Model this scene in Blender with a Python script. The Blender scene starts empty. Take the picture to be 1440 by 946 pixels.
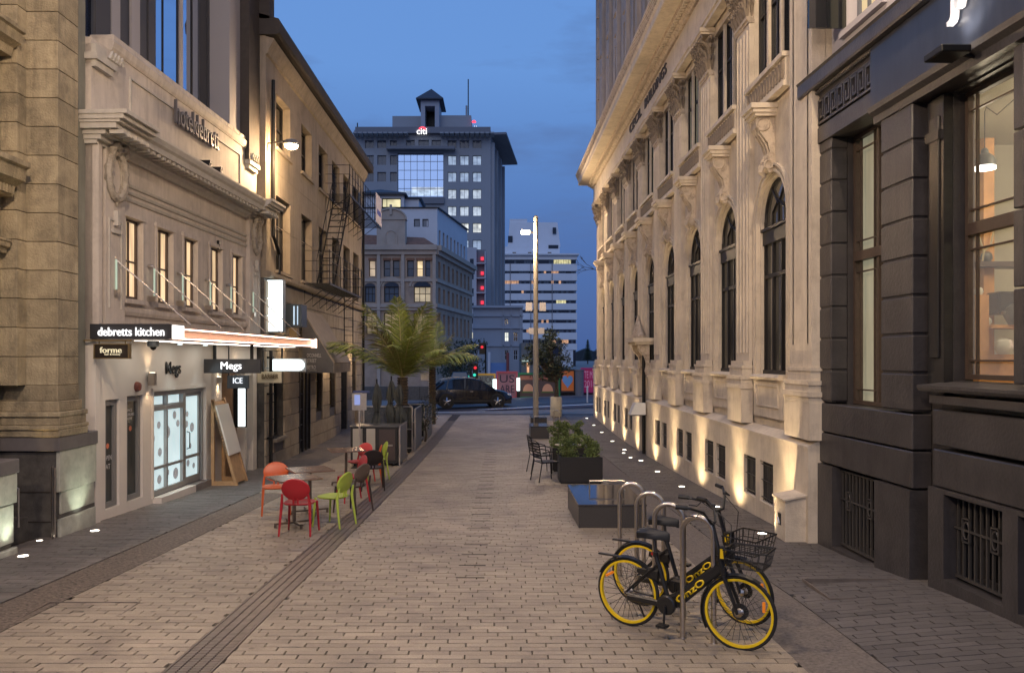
import bpy, bmesh, math, random
from mathutils import Vector, Matrix
random.seed(7)
sc = bpy.context.scene
COL = sc.collection
R = math.radians
# ---------------------------------------------------------------- camera
cam_d = bpy.data.cameras.new('camera'); cam = bpy.data.objects.new('camera', cam_d); COL.objects.link(cam)
cam.location = (0, 0, 2.5); cam.rotation_euler = (R(90), 0, 0)
cam_d.sensor_width = 36; cam_d.lens = 28; cam_d.shift_x = 0.0139; cam_d.shift_y = 0.0215
cam_d.clip_start = 0.1; cam_d.clip_end = 5000
sc.camera = cam
# ---------------------------------------------------------------- exposure
sc.view_settings.view_transform = 'Standard'; sc.view_settings.look = 'None'
sc.view_settings.exposure = 0.0; sc.view_settings.gamma = 1
sc.cycles.use_denoising = True
sc.cycles.max_bounces = 6; sc.cycles.sample_clamp_indirect = 4.0
sc.cycles.caustics_reflective = False; sc.cycles.caustics_refractive = False
# ---------------------------------------------------------------- dusk sky
w = bpy.data.worlds.new('World'); sc.world = w; w.use_nodes = True
nt = w.node_tree; nt.nodes.clear()
def N(t, **k):
    n = nt.nodes.new(t)
    for a, b in k.items(): setattr(n, a, b)
    return n
out = N('ShaderNodeOutputWorld'); bg = N('ShaderNodeBackground'); bg.inputs['Strength'].default_value = 1.0
tc = N('ShaderNodeTexCoord'); sep = N('ShaderNodeSeparateXYZ')
nt.links.new(tc.outputs['Generated'], sep.inputs[0])
rmp = N('ShaderNodeValToRGB'); cr = rmp.color_ramp
for p, c in [(0.0, (.055, .115, .310)), (.14, (.070, .160, .430)), (.34, (.135, .300, .680)), (.6, (.130, .290, .680)), (1.0, (.09, .22, .56))]:
    e = cr.elements[0] if p == 0 else (cr.elements[-1] if p == 1.0 else cr.elements.new(p))
    e.position = p; e.color = (*c, 1)
nt.links.new(sep.outputs[2], rmp.inputs[0])
mp = N('ShaderNodeMapping'); mp.inputs['Scale'].default_value = (1.6, 1.6, 6.0); mp.inputs['Location'].default_value = (.9, .2, .35)
ns = N('ShaderNodeTexNoise'); ns.inputs['Scale'].default_value = 2.2; ns.inputs['Detail'].default_value = 6; ns.inputs['Roughness'].default_value = .55
nt.links.new(tc.outputs['Generated'], mp.inputs[0]); nt.links.new(mp.outputs[0], ns.inputs['Vector'])
cl = N('ShaderNodeMapRange'); cl.inputs[1].default_value = .50; cl.inputs[2].default_value = .64; cl.inputs[3].default_value = 0; cl.inputs[4].default_value = .5
nt.links.new(ns.outputs[0], cl.inputs[0])
mx = N('ShaderNodeMixRGB'); mx.inputs[2].default_value = (.085, .145, .33, 1)
nt.links.new(cl.outputs[0], mx.inputs[0]); nt.links.new(rmp.outputs[0], mx.inputs[1])
sky = N('ShaderNodeTexSky'); sky.sky_type = 'NISHITA'; sky.sun_disc = False; sky.sun_elevation = R(1.0); sky.sun_rotation = R(150)
mul = N('ShaderNodeMixRGB', blend_type='ADD'); mul.inputs[0].default_value = 0.01
nt.links.new(mx.outputs[0], mul.inputs[1]); nt.links.new(sky.outputs[0], mul.inputs[2])
nt.links.new(mul.outputs[0], bg.inputs[0]); nt.links.new(bg.outputs[0], out.inputs[0])
sun = bpy.data.objects.new('sun', bpy.data.lights.new('sun', 'SUN')); COL.objects.link(sun)
sun.data.energy = 0.38; sun.data.angle = R(45); sun.data.color = (.95, .88, .85); sun.rotation_euler = (R(62), 0, R(-14))   # soft afterglow from behind the camera

# ================================================================ helpers
MATS = {}
def mat(name, col, rough=.7, metal=0, emis=None, es=0, var=.0, scale=3.0, bump=0, bscale=40, streak=0, island=0, spec=.5, alpha=None, coat=0, dirt=None, speck=0, grime=None, evar=None):
    """procedural material: base colour with noise variation, optional streaks, bump and random per piece"""
    if name in MATS: return MATS[name]
    m = bpy.data.materials.new(name); m.use_nodes = True; t = m.node_tree; L = t.links
    b = t.nodes['Principled BSDF']
    b.inputs['Roughness'].default_value = rough; b.inputs['Metallic'].default_value = metal
    b.inputs['Specular IOR Level'].default_value = spec
    b.inputs['Coat Weight'].default_value = coat
    b.inputs['Base Color'].default_value = (*col, 1)
    if emis:
        b.inputs['Emission Color'].default_value = (*emis, 1); b.inputs['Emission Strength'].default_value = es
    if alpha is not None: b.inputs['Alpha'].default_value = alpha
    if evar:      # uneven brightness of lit rooms, blinds and curtains
        ge = t.nodes.new('ShaderNodeNewGeometry'); me_ = t.nodes.new('ShaderNodeMapping'); me_.inputs['Scale'].default_value = evar[1]
        ne = t.nodes.new('ShaderNodeTexNoise'); ne.inputs['Scale'].default_value = 1; ne.inputs['Detail'].default_value = 4
        L.new(ge.outputs['Position'], me_.inputs[0]); L.new(me_.outputs[0], ne.inputs['Vector'])
        mre = t.nodes.new('ShaderNodeMapRange'); mre.inputs[1].default_value = .3; mre.inputs[2].default_value = .7; mre.inputs[3].default_value = es * (1 - evar[0]); mre.inputs[4].default_value = es * (1 + evar[0] * .7)
        L.new(ne.outputs[0], mre.inputs[0]); L.new(mre.outputs[0], b.inputs['Emission Strength'])
    tcn = t.nodes.new('ShaderNodeTexCoord'); geo = t.nodes.new('ShaderNodeNewGeometry')
    cur = None
    if var or streak or island or dirt:
        rgb = t.nodes.new('ShaderNodeRGB'); rgb.outputs[0].default_value = (*col, 1); cur = rgb.outputs[0]
    def mulby(cur, fac_out, lo, hi, a=.3, z=.7):
        mr = t.nodes.new('ShaderNodeMapRange'); mr.inputs[1].default_value = a; mr.inputs[2].default_value = z
        mr.inputs[3].default_value = lo; mr.inputs[4].default_value = hi; L.new(fac_out, mr.inputs[0])
        vm = t.nodes.new('ShaderNodeVectorMath'); vm.operation = 'SCALE'; L.new(cur, vm.inputs[0]); L.new(mr.outputs[0], vm.inputs['Scale'])
        return vm.outputs[0]
    if var:
        n = t.nodes.new('ShaderNodeTexNoise'); n.inputs['Scale'].default_value = scale; n.inputs['Detail'].default_value = 8; n.inputs['Roughness'].default_value = .65
        L.new(geo.outputs['Position'], n.inputs['Vector']); cur = mulby(cur, n.outputs[0], 1 - var, 1 + var)
    if streak:
        mpn = t.nodes.new('ShaderNodeMapping'); mpn.inputs['Scale'].default_value = (5, 5, .45)
        n2 = t.nodes.new('ShaderNodeTexNoise'); n2.inputs['Scale'].default_value = 1.6; n2.inputs['Detail'].default_value = 6
        L.new(geo.outputs['Position'], mpn.inputs[0]); L.new(mpn.outputs[0], n2.inputs['Vector']); cur = mulby(cur, n2.outputs[0], 1 - streak, 1 + streak * .4)
    if dirt:
        n4 = t.nodes.new('ShaderNodeTexNoise'); n4.inputs['Scale'].default_value = dirt[1]; n4.inputs['Detail'].default_value = 10; n4.inputs['Roughness'].default_value = .7
        L.new(geo.outputs['Position'], n4.inputs['Vector'])
        mr = t.nodes.new('ShaderNodeMapRange'); mr.inputs[1].default_value = .5; mr.inputs[2].default_value = .68; mr.inputs[4].default_value = dirt[2]; L.new(n4.outputs[0], mr.inputs[0])
        mxx = t.nodes.new('ShaderNodeMixRGB'); L.new(mr.outputs[0], mxx.inputs[0]); L.new(cur, mxx.inputs[1]); mxx.inputs[2].default_value = (*dirt[0], 1); cur = mxx.outputs[0]
    if speck:
        n5 = t.nodes.new('ShaderNodeTexNoise'); n5.inputs['Scale'].default_value = 170; n5.inputs['Detail'].default_value = 2
        L.new(geo.outputs['Position'], n5.inputs['Vector']); cur = mulby(cur, n5.outputs[0], 1 - speck, 1 + speck)
        vo = t.nodes.new('ShaderNodeTexVoronoi'); vo.inputs['Scale'].default_value = 2.6; L.new(geo.outputs['Position'], vo.inputs['Vector'])
        mr = t.nodes.new('ShaderNodeMapRange'); mr.inputs[1].default_value = .05; mr.inputs[2].default_value = .08; mr.inputs[3].default_value = .55; mr.inputs[4].default_value = 1; L.new(vo.outputs['Distance'], mr.inputs[0])
        vm = t.nodes.new('ShaderNodeVectorMath'); vm.operation = 'SCALE'; L.new(cur, vm.inputs[0]); L.new(mr.outputs[0], vm.inputs['Scale']); cur = vm.outputs[0]
    if grime:
        mpn = t.nodes.new('ShaderNodeMapping'); mpn.inputs['Scale'].default_value = (4, 4, .35)
        n6 = t.nodes.new('ShaderNodeTexNoise'); n6.inputs['Scale'].default_value = 1.9; n6.inputs['Detail'].default_value = 10; n6.inputs['Roughness'].default_value = .72
        L.new(geo.outputs['Position'], mpn.inputs[0]); L.new(mpn.outputs[0], n6.inputs['Vector'])
        mr = t.nodes.new('ShaderNodeMapRange'); mr.inputs[1].default_value = .50; mr.inputs[2].default_value = .66; mr.inputs[4].default_value = grime[1]; L.new(n6.outputs[0], mr.inputs[0])
        mxx = t.nodes.new('ShaderNodeMixRGB'); L.new(mr.outputs[0], mxx.inputs[0]); L.new(cur, mxx.inputs[1]); mxx.inputs[2].default_value = (*grime[0], 1); cur = mxx.outputs[0]
    if island:
        oi = t.nodes.new('ShaderNodeObjectInfo'); ad = t.nodes.new('ShaderNodeMath'); ad.operation = 'ADD'; L.new(oi.outputs['Random'], ad.inputs[0]); L.new(geo.outputs['Random Per Island'], ad.inputs[1])
        fr = t.nodes.new('ShaderNodeMath'); fr.operation = 'FRACT'; L.new(ad.outputs[0], fr.inputs[0])
        cur = mulby(cur, fr.outputs[0], 1 - island, 1 + island, 0, 1)
    if cur is not None: L.new(cur, b.inputs['Base Color'])
    if bump:
        n3 = t.nodes.new('ShaderNodeTexNoise'); n3.inputs['Scale'].default_value = bscale; n3.inputs['Detail'].default_value = 5
        L.new(geo.outputs['Position'], n3.inputs['Vector'])
        bm_ = t.nodes.new('ShaderNodeBump'); bm_.inputs['Strength'].default_value = bump; bm_.inputs['Distance'].default_value = .02
        L.new(n3.outputs[0], bm_.inputs['Height']); L.new(bm_.outputs[0], b.inputs['Normal'])
    MATS[name] = m
    return m
def emat(name, col, s, evar=None):
    return mat(name, (.02, .02, .02) if s > 3 else tuple(c * .5 for c in col), .5, emis=col, es=s, evar=evar)

class Frame:
    def __init__(s, O, d, n):
        s.O = Vector((O[0], O[1], 0)); s.d = Vector((d[0], d[1], 0)).normalized(); s.n = Vector((n[0], n[1], 0)).normalized()
    def __call__(s, a, o, z): return s.O + s.d * a + s.n * o + Vector((0, 0, z))
IDENT = lambda a, o, z: Vector((a, o, z))

class MB:
    def __init__(s, f=None): s.v = []; s.f = []; s.T = f or IDENT
    def add(s, vs, fs):
        b = len(s.v); s.v += [s.T(*p) for p in vs]; s.f += [tuple(b + i for i in q) for q in fs]; return s
    def box(s, x0, x1, y0, y1, z0, z1):
        return s.add([(x0, y0, z0), (x1, y0, z0), (x1, y1, z0), (x0, y1, z0), (x0, y0, z1), (x1, y0, z1), (x1, y1, z1), (x0, y1, z1)],
                     [(0, 3, 2, 1), (4, 5, 6, 7), (0, 1, 5, 4), (1, 2, 6, 5), (2, 3, 7, 6), (3, 0, 4, 7)])
    def tbox(s, x0, x1, y0, y1, z0, z1, t):   # box tapered at the top by t
        return s.add([(x0, y0, z0), (x1, y0, z0), (x1, y1, z0), (x0, y1, z0), (x0 + t, y0 + t, z1), (x1 - t, y0 + t, z1), (x1 - t, y1 - t, z1), (x0 + t, y1 - t, z1)],
                     [(0, 3, 2, 1), (4, 5, 6, 7), (0, 1, 5, 4), (1, 2, 6, 5), (2, 3, 7, 6), (3, 0, 4, 7)])
    def prism(s, prof, a0, a1):               # profile in (y,z) run along x
        n = len(prof)
        vs = [(a0, p[0], p[1]) for p in prof] + [(a1, p[0], p[1]) for p in prof]
        fs = [tuple(range(n))[::-1], tuple(range(n, 2 * n))] + [(i, (i + 1) % n, n + (i + 1) % n, n + i) for i in range(n)]
        return s.add(vs, fs)
    def prismy(s, prof, a0, a1):              # profile in (x,z) run along y
        n = len(prof)
        vs = [(p[0], a0, p[1]) for p in prof] + [(p[0], a1, p[1]) for p in prof]
        fs = [tuple(range(n))[::-1], tuple(range(n, 2 * n))] + [(i, (i + 1) % n, n + (i + 1) % n, n + i) for i in range(n)]
        return s.add(vs, fs)
    def prismz(s, prof, a0, a1):
        n = len(prof)
        vs = [(p[0], p[1], a0) for p in prof] + [(p[0], p[1], a1) for p in prof]
        fs = [tuple(range(n))[::-1], tuple(range(n, 2 * n))] + [(i, (i + 1) % n, n + (i + 1) % n, n + i) for i in range(n)]
        return s.add(vs, fs)
    def tube(s, pts, r, n=8, closed=False):
        pts = [Vector(p) for p in pts]; m = len(pts); rs = r if isinstance(r, (list, tuple)) else [r] * m
        vs = []; prev = None
        for i, p in enumerate(pts):
            if closed: t = pts[(i + 1) % m] - pts[i - 1]
            else: t = pts[min(i + 1, m - 1)] - pts[max(i - 1, 0)]
            t = t.normalized() if t.length else Vector((0, 0, 1))
            if prev is None:
                u = t.orthogonal().normalized()
            else:
                u = prev - t * prev.dot(t); u = u.normalized() if u.length > 1e-6 else t.orthogonal().normalized()
            prev = u; v = t.cross(u)
            for k in range(n):
                a = 2 * math.pi * k / n; q = p + (u * math.cos(a) + v * math.sin(a)) * rs[i]; vs.append(tuple(q))
        fs = []
        for i in range(m if closed else m - 1):
            j = (i + 1) % m
            for k in range(n):
                l = (k + 1) % n; fs.append((i * n + k, i * n + l, j * n + l, j * n + k))
        if not closed: fs += [tuple(range(n))[::-1], tuple(range((m - 1) * n, m * n))]
        return s.add(vs, fs)
    def lathe(s, prof, c=(0, 0, 0), n=16, axis='z', sx=1, sy=1):   # prof (r, h)
        vs = []
        for (r, h) in prof:
            for k in range(n):
                a = 2 * math.pi * k / n; x = r * math.cos(a) * sx; y = r * math.sin(a) * sy
                q = {'z': (x, y, h), 'y': (x, h, y), 'x': (h, x, y)}[axis]
                vs.append((q[0] + c[0], q[1] + c[1], q[2] + c[2]))
        m = len(prof); fs = []
        for i in range(m - 1):
            for k in range(n):
                l = (k + 1) % n; fs.append((i * n + k, i * n + l, (i + 1) * n + l, (i + 1) * n + k))
        fs += [tuple(range(n))[::-1], tuple(range((m - 1) * n, m * n))]
        return s.add(vs, fs)
    def build(s, name, m, parent=None, smooth=False, bevel=0, local=None, sub=None):
        me = bpy.data.meshes.new(name)
        inv = None
        if parent is not None and parent.name in LOCALP: local = 1
        if parent is not None and local is None:
            inv = ROOTM.get(parent.name)
        vs = [tuple(inv @ v) for v in s.v] if inv is not None else [tuple(v) for v in s.v]
        me.from_pydata(vs, [], s.f)
        if smooth or bevel:
            b = bmesh.new(); b.from_mesh(me)
            bmesh.ops.recalc_face_normals(b, faces=b.faces)
            b.to_mesh(me); b.free()
        me.materials.append(m)
        if smooth:
            me.polygons.foreach_set('use_smooth', [True] * len(me.polygons)); 
            try: me.set_sharp_from_angle(angle=R(40))
            except Exception: pass
        o = bpy.data.objects.new(name, me); COL.objects.link(o)
        if parent is not None:
            o.parent = parent
            if parent.name in ROOTM: ROOTM[o.name] = ROOTM[parent.name]
            if local: LOCALP.add(o.name)
        if bevel:
            md = o.modifiers.new('bevel', 'BEVEL'); md.width = bevel; md.segments = 1; md.limit_method = 'ANGLE'
        if sub:
            md = o.modifiers.new('sub', 'SUBSURF'); md.levels = sub; md.render_levels = sub
        return o
ROOTM = {}; LOCALP = set()
def thing(name, label, cat, loc=(0, 0, 0), rz=0, group=None):
    o = bpy.data.objects.new(name, None); COL.objects.link(o); o.empty_display_size = .1
    o.location = loc; o.rotation_euler = (0, 0, rz); o['label'] = label; o['category'] = cat
    if group: o['group'] = group
    ROOTM[o.name] = (Matrix.Translation(loc) @ Matrix.Rotation(rz, 4, 'Z')).inverted()
    return o
def tag(o, label, cat, group=None, kind=None):
    if label: o['label'] = label
    if cat: o['category'] = cat
    if group: o['group'] = group
    if kind: o['kind'] = kind
    return o
def struct(name, mb, m, **k):
    o = mb.build(name, m, **k); o['kind'] = 'structure'; return o
def copy_tree(o, parent=None, **k):
    c = o.copy(); COL.objects.link(c)
    if parent is not None: c.parent = parent
    for ch in [x for x in bpy.data.objects if x.parent == o]: copy_tree(ch, c)
    for a, b in k.items(): 
        if a == 'loc': c.location = b
        elif a == 'rz': c.rotation_euler = (0, 0, b)
        else: c[a] = b
    return c
def interp(t, x):
    for (a, b), (c, d) in zip(t, t[1:]):
        if x <= c: return b + (d - b) * max(0, (x - a)) / (c - a)
    return t[-1][1]
DT = [(0, 2.38), (6, 2.38), (8, 2.42), (10, 2.48), (12, 2.53), (14, 2.58), (17, 2.65), (20, 2.70), (23, 2.74), (27, 2.74), (30, 2.68), (35, 2.52), (42, 2.5), (52, 2.6), (90, 2.7), (9999, 2.7)]
def sm(x): x = max(0, min(1, x)); return x * x * (3 - 2 * x)
def g(x, y):
    z = 2.5 - interp(DT, y)
    z += .13 * sm((x - 2.2) / 2.2) * sm((10.5 - y) / 3.5)
    z += .035 * max(-12, min(12, x)) * sm((y - 37) / 4)
    return z
def P(px, py, Y): return Vector(((px - 700) / 1120 * Y, Y, 2.5 - (py - 504) / 1120 * Y))
def text(s, name, m, parent, O, xd, w_, h_, ext=.02, bold=0.0, up=(0, 0, 1)):
    """flat lettering whose lower-left corner sits at world point O, reading along xd"""
    cu = bpy.data.curves.new(name, 'FONT'); cu.body = s; cu.size = 1; cu.extrude = 0; cu.offset = bold; cu.resolution_u = 3
    o = bpy.data.objects.new(name, cu); COL.objects.link(o)
    dg = bpy.context.evaluated_depsgraph_get(); dg.update()
    me = bpy.data.meshes.new_from_object(o.evaluated_get(dg)); bpy.data.objects.remove(o)
    xs = [v.co.x for v in me.vertices]; ys = [v.co.y for v in me.vertices]
    x0, x1, y0, y1 = min(xs), max(xs), min(ys), max(ys)
    X = Vector(xd).normalized(); U = Vector(up).normalized(); Nn = X.cross(U)
    inv = ROOTM.get(parent.name, Matrix.Identity(4))
    b = bmesh.new(); b.from_mesh(me)
    r = bmesh.ops.extrude_face_region(b, geom=list(b.faces))
    for v in [e for e in r['geom'] if isinstance(e, bmesh.types.BMVert)]: v.co.z += 1
    for v in b.verts:
        v.co = inv @ (Vector(O) + X * ((v.co.x - x0) / (x1 - x0) * w_) + U * ((v.co.y - y0) / (y1 - y0) * h_) + Nn * (v.co.z * ext))
    bmesh.ops.recalc_face_normals(b, faces=b.faces); b.to_mesh(me); b.free()
    me.materials.clear(); me.materials.append(m)
    q = bpy.data.objects.new(name, me); COL.objects.link(q); q.parent = parent
    return q
def wall(mb, a0, a1, z0, z1, o0, o1, holes):
    """solid wall between a0..a1, z0..z1 with rectangular holes (a0,a1,z0,z1)"""
    cuts = sorted({a0, a1, *[h[0] for h in holes], *[h[1] for h in holes]}); cuts = [c for c in cuts if a0 <= c <= a1]
    for l, r in zip(cuts, cuts[1:]):
        mid = (l + r) / 2; hs = sorted([h for h in holes if h[0] <= mid <= h[1]], key=lambda h: h[2]); z = z0
        for h in hs:
            if h[2] > z: mb.box(l, r, o0, o1, z, h[2])
            z = max(z, h[3])
        if z < z1: mb.box(l, r, o0, o1, z, z1)
    return mb
def window(par, F, a0, a1, z0, z1, o, fm, gm, bars=(), rails=(), fw=.05, name='window', dp=.06, label=None):
    """window part: frame mesh with mullions, its pane as sub-part"""
    m = MB(F)
    m.box(a0, a0 + fw, o, o + dp, z0, z1); m.box(a1 - fw, a1, o, o + dp, z0, z1)
    m.box(a0 + fw, a1 - fw, o, o + dp, z0, z0 + fw); m.box(a0 + fw, a1 - fw, o, o + dp, z1 - fw, z1)
    for t in bars: x = a0 + (a1 - a0) * t; m.box(x - fw * .35, x + fw * .35, o + .003, o + dp - .003, z0 + fw, z1 - fw)
    for t in rails: z = z0 + (z1 - z0) * t; m.box(a0 + fw, a1 - fw, o + .006, o + dp - .008, z - fw * .4, z + fw * .4)
    f = m.build(name, fm, par)
    if label: f['label'] = label
    q = MB(F).box(a0 + fw * .5, a1 - fw * .5, o + .012, o + .02, z0 + fw * .5, z1 - fw * .5).build('pane', gm, f)
    return f
def lamp(kind, name, loc, energy, col=(1, .72, .42), size=.1, parent=None, spot=None, blend=.6, target=None):
    d = bpy.data.lights.new(name, kind); d.energy = energy; d.color = col
    if kind == 'AREA': d.size = size
    else: d.shadow_soft_size = size
    if kind == 'SPOT': d.spot_size = R(spot); d.spot_blend = blend
    o = bpy.data.objects.new(name, d); COL.objects.link(o)
    if target is not None:
        o.rotation_euler = (Vector(target) - Vector(loc)).to_track_quat('-Z', 'Y').to_euler()
    o.location = loc
    if parent is not None:
        inv = ROOTM.get(parent.name)
        if inv is not None:
            mw = inv @ (Matrix.Translation(loc) @ o.rotation_euler.to_matrix().to_4x4())
            o.rotation_euler = mw.to_euler(); o.location = mw.to_translation()
        o.parent = parent
    return o
WARM = (1, .66, .36)
# ================================================================ materials
m_pave = mat('paver_clay', (.312, .264, .204), .47, var=.26, scale=.55, bump=.5, bscale=90, island=.15, speck=.25, dirt=((.15, .125, .108), 1.3, .6))
m_paveg = mat('paver_grey', (.15, .135, .125), .5, var=.25, scale=.9, bump=.5, bscale=90, island=.16, speck=.2, dirt=((.09, .085, .08), 2.0, .5))
m_paver = mat('paver_charcoal', (.115, .105, .10), .55, var=.25, scale=.9, bump=.5, bscale=90, island=.15, speck=.2, dirt=((.07, .065, .062), 1.5, .5))
m_joint = mat('joint_sand', (.035, .027, .022), .9, var=.3, scale=20)
m_agg = mat('aggregate', (.125, .10, .08), .6, var=.95, scale=26, bump=1, bscale=40)
m_steel = mat('brushed_steel', (.55, .5, .44), .32, 1, var=.08, scale=20)
m_darksteel = mat('dark_steel', (.20, .17, .15), .42, .35, var=.2, scale=10)
m_asph = mat('asphalt', (.05, .048, .055), .55, var=.25, scale=6, bump=.4, bscale=120)
m_cement = mat('concrete_apron', (.20, .18, .17), .7, var=.15, scale=3, bump=.3)
m_white = mat('road_paint', (.75, .73, .7), .6, var=.15, scale=8)
m_red = mat('red_paint_line', (.35, .07, .06), .6, var=.2, scale=8)
# ================================================================ ground
def sheet(x0, x1, y0, y1, nx, ny, dz):
    m = MB(); vs = []; fs = []
    for j in range(ny + 1):
        for i in range(nx + 1):
            x = x0 + (x1 - x0) * i / nx; y = y0 + (y1 - y0) * j / ny; vs.append((x, y, g(x, y) + dz))
    for j in range(ny):
        for i in range(nx):
            a = j * (nx + 1) + i; fs.append((a, a + 1, a + nx + 2, a + nx + 1))
    return m.add(vs, fs)
m = sheet(-9, 9, -8, 36.6, 36, 90, -.03)
struct('ground', m, m_joint)
m = sheet(-70, 70, 36.6, 60, 70, 40, -.03); 
m.add([(-900, 60, -.24), (900, 60, -.24), (900, 3000, -.24), (-900, 3000, -.24)], [(0, 1, 2, 3)])
m.add([(-900, -900, -.3), (900, -900, -.3), (900, 60, -.3), (-900, 60, -.3)], [(0, 1, 2, 3)])
struct('terrain', m, m_cement)
struct('road', sheet(-60, 60, 39.0, 51, 60, 12, -.012), m_asph)
# painted lines on the cross street
def ribbon(pts, wd, dz):
    m = MB(); vs = []
    for i, (x, y) in enumerate(pts):
        t = Vector(pts[min(i + 1, len(pts) - 1)]) - Vector(pts[max(i - 1, 0)]); t.normalize(); n = Vector((-t.y, t.x)) * wd / 2
        for s in (1, -1): a = x + n.x * s; b = y + n.y * s; vs.append((a, b, g(a, b) + dz))
    return m.add(vs, [(2 * i, 2 * i + 1, 2 * i + 3, 2 * i + 2) for i in range(len(pts) - 1)])
m_tar = mat('red_tar', (.10, .035, .045), .5, var=.2, scale=5)
struct('road_marking', ribbon([(-3.4, 37.2), (-2, 37.5), (-.6, 37.8)], .28, .003), m_white)
struct('road_marking', ribbon([(-1.0, 39.3), (.5, 39.9), (2.5, 40.4), (6, 40.9), (10, 41.2)], .42, .003), m_white)
struct('road_marking', ribbon([(-14, 38.2), (-5, 38.6), (-1, 38.9), (2, 39.4), (10, 40.2)], .35, .006), m_tar)
struct('kerb', ribbon([(2.0, 42.6), (5, 43.1), (14, 44)], .3, .05), m_cement)
# pavers: 330 x 90 mm in running bond across the street
PW, PH = .335, .0925
aggL = lambda y: (-4.92 + .0446 * (y - 7.5) * .7, -4.36 + .0446 * (y - 7.5) * .7)
drx = lambda y: -2.36 + .0105 * max(0, y - 6) + (.0011 * max(0, y - 22) ** 2)
paving = MB().box(-6.3, 4.5, 5.0, 5.01, -.03, -.02)
near = []; far = {'s': MB(), 'g': MB(), 'r': MB()}
def paver_at(x0, x1, y, kind, key):
    if x1 - x0 < .04: return
    near.append((y, x0, x1, kind))
y = 5.55; row = 0
ENDY = 35.6
while y < ENDY:
    off = ((row * .37) % 1 + random.choice((0, .0, .12, -.1))) * PW
    d = drx(y); ag = aggL(y)
    segs = [(-6.45, ag[0] - .01, 'g'), (ag[1] + .01 if y < 15.5 else ag[0] - .0, d - .19, 's'), (d + .19, 2.36, 's'), (2.96, 4.7, 'r')]
    for (a, b, k) in segs:
        if b - a < .1: continue
        x = a - off
        while x < b:
            x0 = max(a, x); x1 = min(b, x + PW)
            paver_at(x0, x1, y, k, row)
            x += PW
    y += PH; row += 1
def visible(y, xc):
    return abs((xc / y * 1120) - 20) < 730 and (y > 6.1)
near.sort(key=lambda q: q[0])
paving_root = None
pav_mats = {'s': m_pave, 'g': m_paveg, 'r': m_paver}
base = MB(); base.box(-6.3, 4.6, 5.4, 5.5, -.2, -.1)
street = base.build('street_paving', m_joint); street['kind'] = 'structure'
PM = {}
npav = 0
for (yy, x0, x1, k) in near:
    xc = (x0 + x1) / 2
    z = g(xc, yy) + random.uniform(-.002, .002)
    gx, gy = .0055, .0028
    if x1 - x0 > .33 and npav < 300 and visible(yy, xc):
        key = k
        if key not in PM:
            mm = MB(); hw = PW / 2 - gx; hh = PH / 2 - gy
            mm.tbox(-hw, hw, -hh, hh, -.03, 0, .0015)
            me_o = mm.build('paver', pav_mats[k], street); PM[key] = me_o; o = me_o
        else:
            o = PM[key].copy(); COL.objects.link(o)
        o.location = (xc, yy, z); npav += 1
        o.rotation_euler = (math.atan((g(xc, yy + .1) - g(xc, yy - .1)) / .2), -math.atan((g(xc + .1, yy) - g(xc - .1, yy)) / .2), 0)
        if npav >= 300: pass
    else:
        m = far[k]; a_, b_, c_, d_ = x0 + gx, x1 - gx, yy - PH / 2 + gy, yy + PH / 2 - gy; e_ = z - g(xc, yy)
        q = [(a_, c_), (b_, c_), (b_, d_), (a_, d_)]
        m.add([(p[0], p[1], g(*p) + e_ - .03) for p in q] + [(p[0], p[1], g(*p) + e_) for p in q], [(4, 5, 6, 7), (0, 1, 5, 4), (1, 2, 6, 5), (2, 3, 7, 6), (3, 0, 4, 7)])
o = far['s'].build('paver', m_pave, street); o['kind'] = 'stuff'
o = far['g'].build('paver', m_paveg, street); o['kind'] = 'stuff'
o = far['r'].build('paver', m_paver, street); o['kind'] = 'stuff'
# aggregate strips
struct('gravel_strip', ribbon([((aggL(y)[0] + aggL(y)[1]) / 2, y) for y in [5 + .5 * i for i in range(22)]], .55, -.004), m_agg)
struct('gravel_strip', ribbon([(2.66, y) for y in [5 + .5 * i for i in range(62)]], .6, -.006), mat('rough_band', (.15, .13, .115), .75, var=.45, scale=30, bump=.8, bscale=50))
# dark inserts down the middle of the street
m = MB()
yy = 8.9
while yy < 24:
    x = -.3 + (yy - 10) * .008; m.box(x - .16, x + .16, yy - .014, yy + .014, g(x, yy) - .01, g(x, yy) + .003); yy += .6
struct('paving_insert', m, m_joint)
# drain channel with grates
dr = thing('drain_channel', 'long slotted steel drain channel running down the street beside the cafe chairs', 'drain', (-2.33, 6, g(-2.3, 6)))
m = MB(); L_ = [5.6 + .25 * i for i in range(112)]
gr = MB(); fr = MB()
def rib(m, offa, offb, z0, z1):
    vs = []
    for y in L_:
        d = drx(y); zz = g(d, y)
        vs += [(d + offa, y, zz + z0), (d + offb, y, zz + z0), (d + offb, y, zz + z1), (d + offa, y, zz + z1)]
    fs = []
    for i in range(len(L_) - 1):
        for k in range(4): fs.append((4 * i + k, 4 * i + (k + 1) % 4, 4 * i + 4 + (k + 1) % 4, 4 * i + 4 + k))
    m.add(vs, fs)
rib(m, -.18, .18, -.04, -.028); m.build('channel_bed', mat('drain_dark', (.015, .013, .012), .8), dr)
for a in (-.185, .170): rib(fr, a, a + .015, -.03, .004)
fr.build('rail', m_darksteel, dr)
y = 5.6
while y < 33:
    d = drx(y); z = g(d, y)
    for (a, b) in ((-.162, -.092), (-.080, -.006), (.006, .080), (.092, .162)): gr.box(d + a, d + b, y, y + (.024 if y < 10 else .034), z - .02, z + .001)
    y += .036 if y < 10 else .05
sl = gr.build('slat', m_darksteel, dr); sl['kind'] = 'stuff'
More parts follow.
